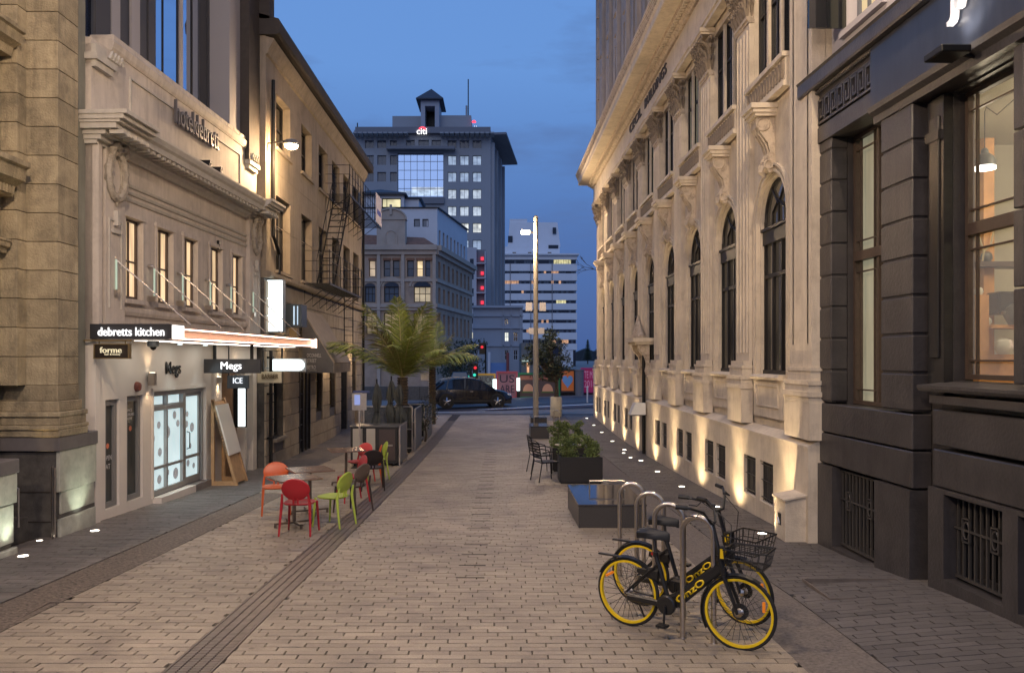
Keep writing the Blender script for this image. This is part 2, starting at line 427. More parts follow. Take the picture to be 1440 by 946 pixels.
# manholes framed in the paving
for (x, y, a, b, lab) in [(3.75, 8.15, .5, .35, 'square paved inspection cover with steel frame beside the dark building'), (-4.0, 7.6, .45, .3, 'paved inspection cover with thin steel frame beside the gravel strip')]:
    t = thing('inspection_cover', lab, 'manhole cover', (x, y, g(x, y)))
    m = MB(); z = .003
    m.box(-a, a, -b, -b + .01, -.03, z); m.box(-a, a, b - .01, b, -.03, z); m.box(-a, -a + .01, -b + .01, b - .01, -.03, z); m.box(a - .01, a, -b + .01, b - .01, -.03, z)
    m.build('frame', m_darksteel, t, local=1)
    MB().box(-.05, .05, -.012, .012, -.02, .004).build('lift_handle', m_steel, t, local=1)
# in-ground uplights
def ground_light(x, y, lab, power, col, tgt, spot=46, dia=.062, fill=0):
    z = g(x, y)
    t = thing('ground_light', lab, 'ground light', (x, y, z), 0, 'lights set in the paving')
    MB().lathe([(dia * 1.25, -.02), (dia * 1.25, .004), (dia, .006), (dia, .002)], n=16).build('ring', m_steel, t, local=1)
    MB().lathe([(dia * .98, -.02), (dia * .98, .005)], n=16).build('lens', emat('uplight_lens', (1, .9, .75), 9), t, local=1)
    lamp('SPOT', 'uplight', (x, y, z + .03), power, col, .04, t, spot, 1.0, tgt)
    if fill: lamp('SPOT', 'uplight_spill', (x + .02, y, z + .04), fill, col, .03, t, 130, 1.0, (x + .62, y, z + 1.0))
    return t
UPL = [(3.8, 11.45), (3.8, 13.85), (3.79, 16.4), (3.79, 18.9), (3.81, 21.2), (3.8, 23.9), (3.8, 26.4), (3.8, 29.1), (3.8, 31.5), (3.8, 34.0)]
ULAB = ['ground light below the corner pier beside the cream box', 'ground light behind the bicycle handlebars', 'nearest clearly seen ground light, below the second pier', 'second ground light beyond the bicycles, between two basement window pairs',
        'ground light just before the doorway of the cream building', 'ground light just past the doorway of the cream building', 'third ground light from the street end along the cream building, before the bush', 'ground light level with the white planter along the cream wall',
        'second ground light from the street end along the cream wall', 'farthest ground light along the cream building at the street end']
for (x, y), lab in zip(UPL, ULAB): ground_light(x, y, lab, 235, (1, .73, .42), (4.22, y, 4.8), 60, fill=46)
ground_light(3.65, 21.9, 'small extra ground light in front of the doorway', 15, (1, .8, .55), (3.9, 22.2, 3), 50, .05)
ground_light(3.65, 23.1, 'small extra ground light at the far side of the doorway', 15, (1, .8, .55), (3.9, 22.8, 3), 50, .05)
ground_light(-5.96, 10.0, 'white ground light before the nearest stone pedestal', 30, (.9, 1, .8), (-6.5, 9.9, 2.0), 80)
ground_light(-5.9, 11.66, 'white ground light before the pale marble clad pedestal beside the restaurant', 34, (.9, 1, .78), (-6.45, 11.8, 2.2), 80)
ground_light(-6.30, 10.95, 'small ground light tucked in the doorway recess beside steel posts', 110, (1, .70, .34), (-6.33, 11.2, 5.5), 20, .04)
# ================================================================ cream classical building (right)
m_cream = mat('cream_render', (.64, .56, .45), .75, var=.13, scale=1.2, streak=.06, bump=.3, bscale=60, dirt=((.34, .28, .22), 3.0, .45), grime=((.28, .23, .18), .25))
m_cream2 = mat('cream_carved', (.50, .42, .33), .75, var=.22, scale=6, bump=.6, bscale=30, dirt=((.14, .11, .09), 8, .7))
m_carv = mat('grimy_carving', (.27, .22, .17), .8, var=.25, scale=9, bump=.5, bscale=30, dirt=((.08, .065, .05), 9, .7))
m_glassd = mat('dark_glass', (.012, .013, .016), .04, spec=.9)
m_glassw = mat('glinting_glass', (.03, .03, .032), .06, spec=.8, emis=(1, .72, .45), es=.035, evar=(1.0, (1.7, 1.7, .8)))  # faint warm room glints put into the panes as emission
m_bars = mat('grille_bars', (.075, .07, .066), .45, .2)
m_bronze = mat('bronze_frame', (.014, .012, .011), .5, .1)
m_iron = mat('black_iron', (.015, .015, .015), .45, .5)
FR = Frame((4.2, 0), (0, 1), (-1, 0))
BP = 2.552; BC = [12.87 + BP * k for k in range(9)]; PC = [14.146 + BP * k for k in range(8)]
cec = thing('classical_building', 'long cream classical office building with carved capitals and tall arched windows', 'building', (4.2, 11, g(4.2, 11)))
S0, S1 = 10.78, 35.0
# plinth
holes = []
for k, c in enumerate(BC):
    if k == 4: continue
    holes += [(c - .72, c - .10, .24, .88), (c + .10, c + .72, .24, .88)]
holes.append((BC[4] - .55, BC[4] + .55, -.5, 1.27))
wall(MB(FR), S0, BC[4] - .55, -.45, 1.27, -.45, 0, holes).build('plinth', m_cream, cec); wall(MB(FR), BC[4] + .55, S1, -.45, 1.27, -.45, 0, holes).build('plinth', m_cream, cec)
MB(FR).prism([(-.45, 1.27), (.012, 1.27), (.012, 1.31), (-.18, 1.40), (-.45, 1.40)], S0, BC[4] - .551).build('plinth_ledge', m_cream, cec)
MB(FR).prism([(-.45, 1.27), (.012, 1.27), (.012, 1.31), (-.18, 1.40), (-.45, 1.40)], BC[4] + .551, S1).build('plinth_ledge', m_cream, cec)
# basement windows with grilles
proto = None
for k, c in enumerate(BC):
    if k == 4: continue
    for s in (-1, 1):
        a0, a1 = (c - .72, c - .10) if s < 0 else (c + .10, c + .72)
        f = window(cec, FR, a0 + .01, a1 - .01, .25, .87, -.10, m_bronze, m_glassd, (), (), .03, 'basement_window', .04)
        q = MB(FR)
        for i in range(8): x = a0 + .06 + (a1 - a0 - .12) * i / 7; q.box(x - .006, x + .006, -.052, -.04, .245, .875)
        for z in (.3, .57, .82): q.box(a0, a1, -.038, -.027, z - .006, z + .006)
        q.build('grille', m_bars, f)
        MB(FR).box(a0 - .0, a1 + .0, -.21, .012, .215, .238).build('sill', m_cream, f)
# main wall with tall window openings
HW = .68; ZS, ZSP, RAD = 2.24, 4.80, .68
holes = []
for c in BC:
    holes += [(c - HW, c + HW, ZS, ZSP + RAD + .02)]
    holes += [(c - .90, c + .90, 7.12, 9.08)]
holes.append((BC[4] - .5, BC[4] + .5, 1.0, 2.1))
wall(MB(FR), S0, S1, 1.40, 10.0, -.62, -.235, holes).build('wall', m_cream, cec)
# arch heads (spandrels) and mouldings
def arch_head(c):
    m = MB(FR); n = 14
    for (o0, o1) in ((-.6, -.238),):
        pts = [(c - HW * math.cos(math.pi * i / n), ZSP + RAD * math.sin(math.pi * i / n)) for i in range(n + 1)]
        zt = ZSP + RAD + .03
        for (a, b) in zip(pts, pts[1:]):
            m.add([(a[0], o0, a[1]), (b[0], o0, b[1]), (b[0], o0, zt), (a[0], o0, zt), (a[0], o1, a[1]), (b[0], o1, b[1]), (b[0], o1, zt), (a[0], o1, zt)],
                  [(0, 1, 2, 3), (7, 6, 5, 4), (0, 4, 5, 1), (1, 5, 6, 2), (2, 6, 7, 3), (3, 7, 4, 0)])
    return m
def arch_band(c, r0, r1, o0, o1, z0):
    m = MB(FR); n = 16
    prof = [(c - 1, 0)]
    path = [(-1, z0, 0)] + [(-math.cos(math.pi * i / n), ZSP, math.sin(math.pi * i / n)) for i in range(n + 1)] + [(1, z0, 0)]
    P_ = []
    for (cx, zb, sn) in path:
        P_.append([(c + cx * r0, zb + sn * r0), (c + cx * r1, zb + sn * r1)])
    for (A, B) in zip(P_, P_[1:]):
        m.add([(A[0][0], o0, A[0][1]), (A[1][0], o0, A[1][1]), (B[1][0], o0, B[1][1]), (B[0][0], o0, B[0][1]),
               (A[0][0], o1, A[0][1]), (A[1][0], o1, A[1][1]), (B[1][0], o1, B[1][1]), (B[0][0], o1, B[0][1])],
              [(0, 1, 2, 3), (7, 6, 5, 4), (0, 4, 5, 1), (1, 5, 6, 2), (2, 6, 7, 3), (3, 7, 4, 0)])
    return m
def console(c):      # scrolled keystone bracket
    m = MB(FR)
    prof = [(-.24, 5.50), (-.14, 5.47), (-.08, 5.54), (-.09, 5.66), (-.15, 5.8), (-.12, 5.95), (-.02, 6.08), (.06, 6.2), (.06, 6.36), (-.24, 6.36)]
    m.prism([(a, b) for a, b in prof], c - .14, c + .14)
    for s in (-1, 1):
        for (o, z, r) in ((-.04, 6.24, .10), (-.13, 5.60, .065)):
            m.lathe([(r, 0), (r, .035)], c=(0, 0, 0), n=12, axis='x') if False else None
            pts = [(c + s * .14, o + math.cos(a / 12 * math.pi * 2) * r, z + math.sin(a / 12 * math.pi * 2) * r) for a in range(12)]
            m.tube(pts, .02, 5, True)
    for x in (-.09, 0, .09): m.tube([(c + x, .065, 6.33), (c + x, .01, 6.1), (c + x, -.10, 5.93), (c + x, -.14, 5.8), (c + x, -.08, 5.66)], .016, 5)
    # leaf at foot
    m.tube([(c, -.10, 5.58), (c, -.06, 5.50), (c, -.12, 5.42)], [.08, .06, .02], 6)
    return m
def console_cap(c):
    m = MB(FR)
    m.box(c - .21, c + .21, -.24, .11, 6.36, 6.41); m.box(c - .24, c + .24, -.24, .15, 6.41, 6.47); m.box(c - .27, c + .27, -.24, .19, 6.47, 6.55)
    return m
for k, c in enumerate(BC):
    arch_head(c).build('arch_head', m_cream, cec)
    arch_band(c, HW + .02, HW + .07, -.24, -.20, ZS).build('arch_moulding', m_cream, cec)
    arch_band(c, HW + .12, HW + .16, -.24, -.19, ZS).build('arch_moulding', m_cream, cec)
    arch_band(c, HW - .05, HW - .004, -.40, -.26, ZS).build('window_jamb', m_cream, cec)
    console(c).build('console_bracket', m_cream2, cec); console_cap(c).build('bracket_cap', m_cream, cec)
    # tall arched window
    m = MB(FR); o = -.37; d = .06
    for x in (c - .62, c - .22, c + .18, c + .575): m.box(x, x + .045, o, o + d, ZS + .02, 4.45)
    m.box(c - .62, c + .62, o - .01, o + d + .02, ZS, ZS + .07)
    m.box(c - .62, c + .62, o, o + d - .003, 3.84, 3.9); m.box(c - .64, c + .64, o - .02, o + d + .02, 4.40, 4.62); m.box(c - .65, c + .65, o - .02, o + d + .05, 4.622, 4.67)
    # tracery: Y shaped bars in the arch
    m.tube([(c, o + .03, 4.66), (c, o + .03, 4.98)], .022, 6)
    for s in (-1, 1):
        m.tube([(c + s * .30, o + .03, 4.66), (c + s * .27, o + .03, 4.9), (c, o + .03, 5.06 + .02)], .02, 6)
        m.tube([(c, o + .03, 5.0), (c + s * .2, o + .03, 5.2), (c + s * .3, o + .03, 5.3)], .02, 6)
    m.tube([(c - 0.6 * math.cos(math.pi * i / 14), o + .03, ZSP + 0.6 * math.sin(math.pi * i / 14)) for i in range(15)], .026, 6)
    for s in (-1, 1): m.box(c + s * .60 - .022, c + s * .60 + .022, o, o + d, 4.66, ZSP)
    f = m.build('arched_window', m_bronze, cec)
    q = MB(FR); n = 12
    pts = [(c - .63, o + .01, ZS + .03), (c + .63, o + .01, ZS + .03)] + [(c + .63 * math.cos(math.pi * i / n), o + .01, ZSP + .63 * math.sin(math.pi * i / n)) for i in range(n + 1)]
    q.add(pts, [tuple(range(len(pts)))]); q.build('pane', m_glassw, f)
    # drapes / room glow behind? spandrel panel under the window
    if k != 4:
        m = MB(FR); m.box(c - .7, c + .7, -.2, -.16, 1.55, 2.2)
        m2 = MB(FR)
        for (a, b, z0, z1) in ((c - .52, c + .52, 1.72, 1.745), (c - .52, c + .52, 2.055, 2.08)): m2.box(a, b, -.16, -.135, z0, z1)
        for x in (c - .52, c + .495): m2.box(x, x + .025, -.16, -.135, 1.745, 2.055)
        p = m.build('spandrel_panel', m_cream, cec); m2.build('panel_moulding', m_cream, p)
    MB(FR).prism([(-.42, 2.16), (-.10, 2.16), (-.08, 2.2), (-.11, 2.24), (-.42, 2.25)], c - .66, c + .66).build('window_sill', m_cream, cec)
    # ornament band with loops
    m = MB(FR); m.box(c - .90, c + .90, -.2, -.12, 6.68, 7.04); m.box(c - .92, c + .92, -.2, -.06, 7.04, 7.115); m.box(c - .92, c + .92, -.2, -.08, 6.60, 6.68)
    p = m.build('ornament_band', m_cream, cec)
    q = MB(FR)
    for i in range(13):
        x = c - .81 + .135 * i
        pts = [(x + .045 * math.cos(a * math.pi / 5), -.115, 6.86 + .12 * math.sin(a * math.pi / 5)) for a in range(10)]
        q.tube(pts, .019, 4, True); q.box(x - .012, x + .012, -.12, -.085, 6.73, 6.99)
        q.box(x + .06, x + .075, -.12, -.1, 6.8, 6.92)
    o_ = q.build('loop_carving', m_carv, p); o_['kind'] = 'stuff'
    # upper window
    f = window(cec, FR, c - .89, c + .89, 7.13, 9.07, -.37, m_bronze, (emat('upper_lit', (.55, .55, .40), .13, (.6, (4, 4, .6))) if k in (2, 4, 6) else mat('upper_glass', (.035, .038, .042), .12, spec=.8)), (.17, .34, .5, .66, .83), (.62,), .06, 'upper_window')
    for s in (-1, 1): MB(FR).box(c + s * .30 - .04, c + s * .30 + .04, -.31, -.26, 7.12, 9.08).build('window_pier', m_cream, cec)
# pilasters
def pilaster_parts(c, w_=.36, corner=False):
    a = c - w_; b = c + w_
    MB(FR).box(a - .06, b + .06, -.2, .004, 1.395, 1.90).build('pedestal', m_cream, cec)
    m = MB(FR)
    st = [(.05, .02, 1.90, 1.98), (.07, .045, 1.98, 2.05), (.035, .015, 2.05, 2.14), (.055, .03, 2.14, 2.2), (.02, -.015, 2.2, 2.33), (.035, -.0, 2.33, 2.38), (.005, -.04, 2.38, 2.46)]
    for (e, o, z0, z1) in st: m.box(a - e, b + e, -.2, o - .01, z0, z1)
    m.build('pilaster_base', m_cream, cec)
    m = MB(FR); m.box(a, b, -.24, -.15 if not corner else -.05, 2.46, 8.3)
    if not corner:
        for i in range(4):
            x = a + .09 + i * (2 * w_ - .18) / 3; m.tube([(x, -.150, 2.6), (x, -.150, 8.2)], .026, 6)
    else:
        m.box(a + .12, a + .16, -.1, -.05, 2.7, 9.0); m.box(b - .16, b - .12, -.1, -.05, 2.7, 9.0); m.box(a + .16, b - .16, -.1, -.055, 2.7, 2.74)
    m.build('pilaster_shaft', m_cream, cec)
caps = None
def capital(c):
    m = MB(FR); m.box(c - .38, c + .38, -.24, -.13, 8.30, 8.36); m.box(c - .36, c + .36, -.24, -.10, 8.36, 8.42)
    m.box(c - .33, c + .33, -.24, -.12, 8.42, 9.12)
    return m
def leaves(c):
    m = MB(FR); rr = random.Random(3)
    for tier, (z, out_, h, n) in enumerate(((8.42, .05, .30, 5), (8.64, .09, .30, 4), (8.84, .13, .24, 5))):
        for i in range(n):
            x = c - .31 + .62 * i / (n - 1) if n > 4 else c - .24 + .48 * i / 3
            o = -.11
            for (dx, q) in ((-.045, .7), (0, 1), (.045, .7)):
                m.tube([(x + dx * .5, o, z), (x + dx, o + .04 * q, z + h * .5 * q), (x + dx * 1.4, o + (out_ + .03) * q, z + h * .85 * q), (x + dx * 1.5, o + (out_ + .07) * q, z + h * .80 * q), (x + dx * 1.5, o + (out_ + .06) * q, z + h * .62 * q)], [.02, .032, .03, .022, .008], 4)
        for s in (-1, 1):
            for o in (-.2, -.13):
                x = c + s * .33
                m.tube([(x, o, z), (x + s * .03, o, z + h * .6), (x + s * (out_ + .05), o, z + h * .9), (x + s * (out_ + .06), o, z + h * .65)], [.02, .035, .028, .01], 4)
    for s in (-1, 1):
        pts = [(c + s * (.35 + (.085 - .006 * i) * math.cos(i * .8)), .03, 9.03 + (.085 - .006 * i) * math.sin(i * .8)) for i in range(10)]
        m.tube(pts, .02, 5)
        m.tube([(c + s * .07, -.08, 8.75), (c + s * .18, -.02, 8.98), (c + s * .33, .03, 9.10)], .025, 5)
        m.tube([(c + s * .04, -.06, 8.85), (c + s * .1, -.0, 9.0), (c + s * .05, .02, 9.06)], .02, 5)
    m.lathe([(.01, 0), (.07, .02), (.05, .06), (.01, .07)], c=(c, -.0, 9.08), n=8, axis='y')
    return m
def abacus(c):
    m = MB(FR); m.box(c - .42, c + .42, -.24, .05, 9.12, 9.17); m.box(c - .45, c + .45, -.24, .08, 9.17, 9.247); return m
for c in PC + [S1 - .42]:
    pilaster_parts(c)
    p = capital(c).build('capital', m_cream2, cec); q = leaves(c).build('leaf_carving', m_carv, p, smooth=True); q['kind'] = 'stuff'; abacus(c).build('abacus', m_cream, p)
# wide corner pier at the near end
pilaster_parts(11.19, .41, True)
MB(FR).box(10.78, 11.6, -.2, -.05, 8.3, 9.25).build('corner_pier', m_cream, cec)
# entablature
m = MB(FR)
m.box(S0, S1 + .0, -.2, -.02, 9.25, 9.34); m.box(S0, S1, -.2, .01, 9.34, 9.45)
m.build('architrave', m_cream, cec)
MB(FR).box(S0, S1, -.2, -.01, 9.45, 9.98).build('frieze', m_cream, cec)
m = MB(FR)
m.prism([(-.3, 9.98), (.05, 9.98), (.08, 10.03), (.13, 10.05), (.15, 10.12), (.22, 10.16), (.24, 10.22), (-.3, 10.22)], S0, S1 + .2)
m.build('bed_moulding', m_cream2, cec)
m = MB(FR); s = S0 + .05
while s < S1 + .1: m.box(s, s + .07, .15, .235, 10.06, 10.12); s += .14
q = m.build('dentil', m_cream, cec); q['kind'] = 'stuff'
m = MB(FR)
m.prism([(-.3, 10.22), (.58, 10.22), (.6, 10.24), (.6, 10.40), (.63, 10.43), (.64, 10.5), (.70, 10.62), (.72, 10.64), (.72, 10.70), (-.3, 10.74)], S0, S1 + .62)
m.build('cornice', m_cream, cec)
m = MB(FR); s = S0
while s < S1 + .6:
    m.tube([(s, .715, 10.66), (s, .66, 10.54), (s, .645, 10.46)], .02, 4); s += .11
q = m.build('cornice_carving', m_cream2, cec); q['kind'] = 'stuff'
MB(FR).box(S0, S1, -.9, -.25, 10.0, 10.9).build('parapet', m_cream, cec)
# lettering on the frieze (reads towards the camera)
m_let = mat('dark_letters', (.05, .045, .05), .5)
text('CECIL', 'lettering', m_let, cec, (4.205, 25.3, 9.60), (0, -1, 0), 2.05, .27, .03, .0)
text('BUILDINGS', 'lettering', m_let, cec, (4.205, 22.7, 9.60), (0, -1, 0), 2.9, .27, .03, .0)
# doorway
c = BC[4]
m = MB(FR); m.box(c - .55, c + .55, -1.2, -.02, -.45, g(4.1, c) + .02); m.build('door_step', m_cement, cec)
m = MB(FR); m.box(c - .55, c - .50, -.9, -.46, -.45, 2.1); m.box(c + .5, c + .55, -.9, -.46, -.45, 2.1); m.box(c - .5, c + .5, -.9, -.46, 2.0, 2.1); m.build('door_frame', m_bronze, cec)
d = MB(FR).box(c - .5, c + .5, -.86, -.80, -.22, 2.0).build('door', m_glassd, cec)
m = MB(FR)
for x in (c - .5, c + .45, c - .02): m.box(x, x + .05, -.8, -.77, -.22, 2.0)
m.build('door_rail', m_bronze, d)
# hood with brackets over the door
for s in (-1, 1):
    x = c + s * .45; m = MB(FR)
    m.prism([(-.1, 2.05), (.0, 2.0), (.04, 2.15), (.0, 2.35), (.06, 2.55), (.22, 2.75), (.24, 2.9), (-.1, 2.9)], x - .07, x + .07)
    m.tube([(x + s * .08, .1 + math.cos(a) * .08, 2.78 + math.sin(a) * .08) for a in [i * .6 for i in range(10)]], .02, 5)
    m.build('hood_bracket', m_cream2, cec, smooth=True)
m = MB(FR); m.box(c - .6, c + .6, -.2, .32, 2.9, 2.97); m.box(c - .68, c + .68, -.2, .40, 2.97, 3.08); m.build('door_hood', m_cream, cec)
m = MB(FR); 
for i, (x, h, r_) in enumerate([(-.5, .18, .1), (-.32, .3, .13), (-.12, .5, .14), (.05, .68, .12), (.2, .46, .14), (.38, .28, .12), (.52, .16, .09)]): m.lathe([(r_, 3.08), (r_ * 1.1, 3.08 + h * .4), (r_ * .5, 3.08 + h * .8), (.02, 3.08 + h)], c=(c + x, .12, 0), n=8)
m.build('crest_carving', m_cream2, cec, smooth=True)
# plaque, downpipe like strip beside the door
m = MB(FR); m.tube([(c - .45, .05, 3.0), (c - .45, .05, -.2)], .05, 8); m.build('downpipe', m_iron, cec)
t = thing('notice_case', 'small white angled notice case beside the doorway', 'notice case', (4.1, 22.4, 1.0))
MB().add([(3.72, 22.35, .92), (4.15, 22.35, .92), (4.15, 22.75, .92), (3.72, 22.75, .92), (3.86, 22.35, 1.25), (4.15, 22.35, 1.25), (4.15, 22.75, 1.25), (3.86, 22.75, 1.25)], [(0, 1, 2, 3), (4, 5, 6, 7), (0, 1, 5, 4), (1, 2, 6, 5), (2, 3, 7, 6), (3, 0, 4, 7)]).build('case', mat('case_white', (.7, .7, .68), .4), t)
MB().box(3.80, 4.2, 22.5, 22.6, .88, .919).build('bracket', m_iron, t)
# tower storeys above
m_tow = mat('tower_stone', (.42, .36, .31), .8, var=.15, scale=1.5, streak=.15)
tow = thing('stone_tower_block', 'tall grey rusticated tower block rising above the cream cornice', 'building', (5, 34, 10.7))
FT = Frame((4.35, 0), (0, 1), (-1, 0))
holes = []
TB = [33.2 - 2.0 * k for k in range(11)]
for c in TB:
    for j in range(5):
        z = 12.2 + 3.1 * j; holes.append((c - .5, c + .5, z, z + 1.9))
wall(MB(FT), 10.9, 34.75, 10.9, 27, -.5, -.02, holes).build('wall', m_tow, tow)
MB(FT).box(10.9, 34.75, -6, -.9, 10.75, 27).build('core', m_tow, tow)
for c in TB:
    for j in range(5):
        z = 12.2 + 3.1 * j; window(tow, FT, c - .5, c + .5, z, z + 1.9, -.3, m_bronze, m_glassd, (.5,), (.5,), .05)
        MB(FT).box(c - .55, c + .55, -.02, .04, z - .12, z - .002).build('sill', m_tow, tow)
        MB(FT).box(c - .42, c + .42, -.02, .03, z - .9, z - .3).build('spandrel_panel', m_tow, tow)
    MB(FT).box(c - .93, c - .70, -.02, .12, 10.9, 27).build('rib', m_tow, tow)
sm_ = None
for j in range(36):
    z = 11 + .44 * j
    b_ = MB(FT).box(34.3 + (.1 if j % 2 else 0), 34.86, -.6, .06, z + .01, z + .43)
    b_.build('quoin', m_tow, tow)

# ================================================================ dark painted building (right, near)
m_dk = mat('charcoal_paint', (.056, .051, .052), .40, var=.22, scale=2.5, streak=.2, bump=.22, bscale=28, dirt=((.085, .078, .075), 3, .5))
m_dk2 = mat('charcoal_gloss', (.022, .021, .022), .25, var=.2, scale=6)
m_brown = mat('brown_timber_frame', (.075, .052, .04), .45, var=.2, scale=15)
dkb = thing('charcoal_building', 'dark charcoal painted shop building with banded piers and Greek key frieze', 'building', (4.45, 9, g(4.45, 9)))
FD = Frame((4.65, 0), (-.027, 1), (-1, -.027))
def dbox(a0, a1, o0, o1, z0, z1, name='pier', m_=None, bevel=0): return MB(FD).box(a0, a1, o0, o1, z0, z1).build(name, m_ or m_dk, dkb, bevel=bevel)
# wall mass with openings
H = [(9.16, 10.44, 1.90, 5.40), (6.9, 8.12, 2.27, 5.2), (9.25, 10.35, .06, 1.08), (7.0, 7.88, .32, 1.16), (5.9, 6.8, .32, 1.16), (5.6, 6.75, 2.27, 5.2)]
wall(MB(FD), 3.5, 11.06, -.5, 5.62, -.42, -.22, H).build('wall', m_dk, dkb)
# base course (smooth, slightly proud)
wall(MB(FD), 8.5, 11.06, -.5, 1.09, -.22, .03, [(9.25, 10.35, .06, 1.09)]).build('base_course', m_dk, dkb)
wall(MB(FD), 3.5, 8.15, -.5, 1.20, -.22, .03, [H[3], H[4]]).build('base_course', m_dk, dkb)
for (z0, z1) in ((1.11, 1.505), (1.525, 1.905)):
    MB(FD).box(8.5, 11.06, -.22, .0, z0, z1).build('stone_band', m_dk, dkb, bevel=.012)
    MB(FD).box(3.5, 8.12, -.22, .0, z0 + .1, z1 + .08).build('stone_band', m_dk, dkb, bevel=.012)
# banded piers
z = 1.93
for k in range(9):
    z0, z1 = z + .012, z + .403
    z1 = min(z1, 5.40)
    if z1 - z0 > .1:
        MB(FD).box(10.44, 11.06, -.22, .0, z0, z1).build('stone_band', m_dk, dkb, bevel=.012)
        MB(FD).box(8.5, 9.16, -.22, .0, z0, z1).build('stone_band', m_dk, dkb, bevel=.012)
    z += .415
dbox(10.46, 11.06, -.22, -.02, 1.93, 5.4, 'pier_core'); dbox(8.52, 9.14, -.22, -.02, 1.93, 5.4, 'pier_core')
# white hold-down clips seen at the joints
m = MB(FD); z = 1.93
for k in range(8):
    m.box(9.155, 9.185, -.04, -.005, z - .02, z + .02) if k % 1 == 0 else None; z += .415
# recessed pilaster beside the big window
dbox(8.13, 8.42, -.22, -.12, 2.1, 5.2, 'side_pilaster', m_dk2); dbox(8.19, 8.36, -.12, -.10, 2.5, 5.0, 'side_panel', m_dk2, .01)
dbox(8.16, 8.40, -.12, -.08, 4.75, 4.85, 'side_cap', m_dk2)
# granite pilaster between the big windows
for (z0, z1) in ((2.28, 3.1), (3.12, 3.78), (3.8, 4.46), (4.48, 5.2)): dbox(6.80, 6.93, -.3, -.02, z0, z1, 'stone_band', m_dk, .008)
# sill and panels below the big window
m = MB(FD); m.prism([(-.3, 2.17), (.10, 2.17), (.12, 2.2), (.12, 2.23), (-.3, 2.272)], 3.5, 8.2); m.build('window_ledge', m_dk, dkb)
m = MB(FD); m.box(3.5, 8.1, -.22, .045, 2.05, 2.13); m.build('ledge_moulding', m_dk, dkb)
# lintels / fascia
dbox(9.29, 11.10, -.22, .03, 5.40, 5.60, 'lintel')
dbox(9.29, 11.10, -.22, -.012, 5.60, 6.02, 'frieze')
m = MB(FD)
for i in range(9):
    s = 10.95 - i * .185; w_ = .155; z0, z1 = 5.65, 5.97; o0, o1 = -.012, .035; th = .03
    m.box(s - w_, s, o0, o1, z1 - th, z1); m.box(s - th, s, o0, o1, z0, z1 - th); m.box(s - w_, s - w_ + th, o0, o1, z0 + .07, z1 - th)
    m.box(s - w_ + th, s - .055, o0, o1, z0 + .07, z0 + .07 + th); m.box(s - .055 - th, s - .055, o0, o1, z0 + .07 + th, z0 + .2)
    m.box(s - w_ - .03 + .0, s - th, o0, o1 - .004, z0, z0 + th)
k_ = m.build('key_pattern', m_dk, dkb)
dbox(9.29, 11.06, -.01, .012, 5.605, 5.628, 'frieze_border', m_dk); dbox(9.29, 11.06, -.01, .012, 5.992, 6.015, 'frieze_border', m_dk)
m = MB(FD); m.prism([(-.2, 6.02), (.0, 6.02), (.02, 6.06), (.05, 6.08), (.06, 6.12), (-.2, 6.12)], 9.29, 11.08); m.build('bead_moulding', m_dk, dkb)
m = MB(FD); s = 9.3
while s < 11.05: m.lathe([(.001, 0), (.018, .012), (.018, .03), (.001, .042)], c=(s, .05, 6.07), n=6, axis='x'); s += .05
q = m.build('bead', m_dk, dkb); q['kind'] = 'stuff'
m = MB(FD); m.prism([(-.5, 6.12), (.13, 6.12), (.14, 6.15), (.14, 6.30), (.16, 6.33), (-.5, 6.36)], 3.5, 11.2); m.build('cornice', m_dk, dkb)
# big smooth fascia box for the shop sign
dbox(3.5, 9.28, -.25, .06, 5.40, 6.118, 'sign_fascia', mat('fascia_paint', (.036, .040, .055), .30, var=.2, scale=2, streak=.25))
m = MB(FD); m.prism([(-.25, 5.22), (.02, 5.22), (.03, 5.30), (.09, 5.34), (.10, 5.40), (-.25, 5.40)], 3.5, 9.28); m.build('fascia_moulding', m_dk, dkb)
# window 1 with timber frame, and the lit interior
m_blind = mat('lit_blind', (.3, .28, .2), .6, emis=(.72, .68, .47), es=.27, evar=(.35, (6, 6, .8)))
m_clear = None
def shopwin(a0, a1, z0, z1, o, tr, name, mf=.5):
    m = MB(FD); fw = .05
    for (p, q) in ((a0, a0 + fw), (a1 - fw, a1)): m.box(p, q, o, o + .07, z0, z1)
    m.box(a0 + fw, a1 - fw, o, o + .07, z0, z0 + fw); m.box(a0 + fw, a1 - fw, o, o + .07, z1 - fw, z1)
    m.box(a0 + fw, a1 - fw, o, o + .09, tr - .06, tr + .06)
    mid = a0 + (a1 - a0) * mf; m.box(mid - .03, mid + .03, o + .003, o + .065, z0 + fw, tr - .06); m.box(mid - .03, mid + .03, o + .003, o + .065, tr + .06, z1 - fw)
    f = m.build(name, m_brown, dkb)
    m = MB(FD)
    for (lo, hi) in ((z0 + fw, tr - .06), (tr + .06, z1 - fw)):
        for (p, q) in ((a0 + fw, mid - .03), (mid + .03, a1 - fw)):
            for x in ((p + .09, q - .11) if mf == .5 else (q - .11,)): m.box(x, x + .018, o + .02, o + .05, lo, hi)
            for zz in (lo + .13, hi - .15): m.box(p, q, o + .022, o + .048, zz, zz + .018)
    m.build('glazing_bar', m_brown, f)
    return f
gl = mat('clear_glass', (.9, .95, 1), .02, alpha=.12, spec=.8)
f = shopwin(9.17, 10.43, 1.91, 5.39, -.36, 3.82, 'shop_window')
MB(FD).box(9.2, 10.4, -.41, -.40, 1.93, 5.37).build('lit_blind', m_blind, f)
f = shopwin(6.94, 8.11, 2.29, 5.19, -.40, 3.8, 'shop_window', .2)
MB(FD).box(6.96, 8.09, -.385, -.38, 2.31, 5.17).build('pane', gl, f)
f = shopwin(5.61, 6.74, 2.29, 5.19, -.40, 3.8, 'shop_window')
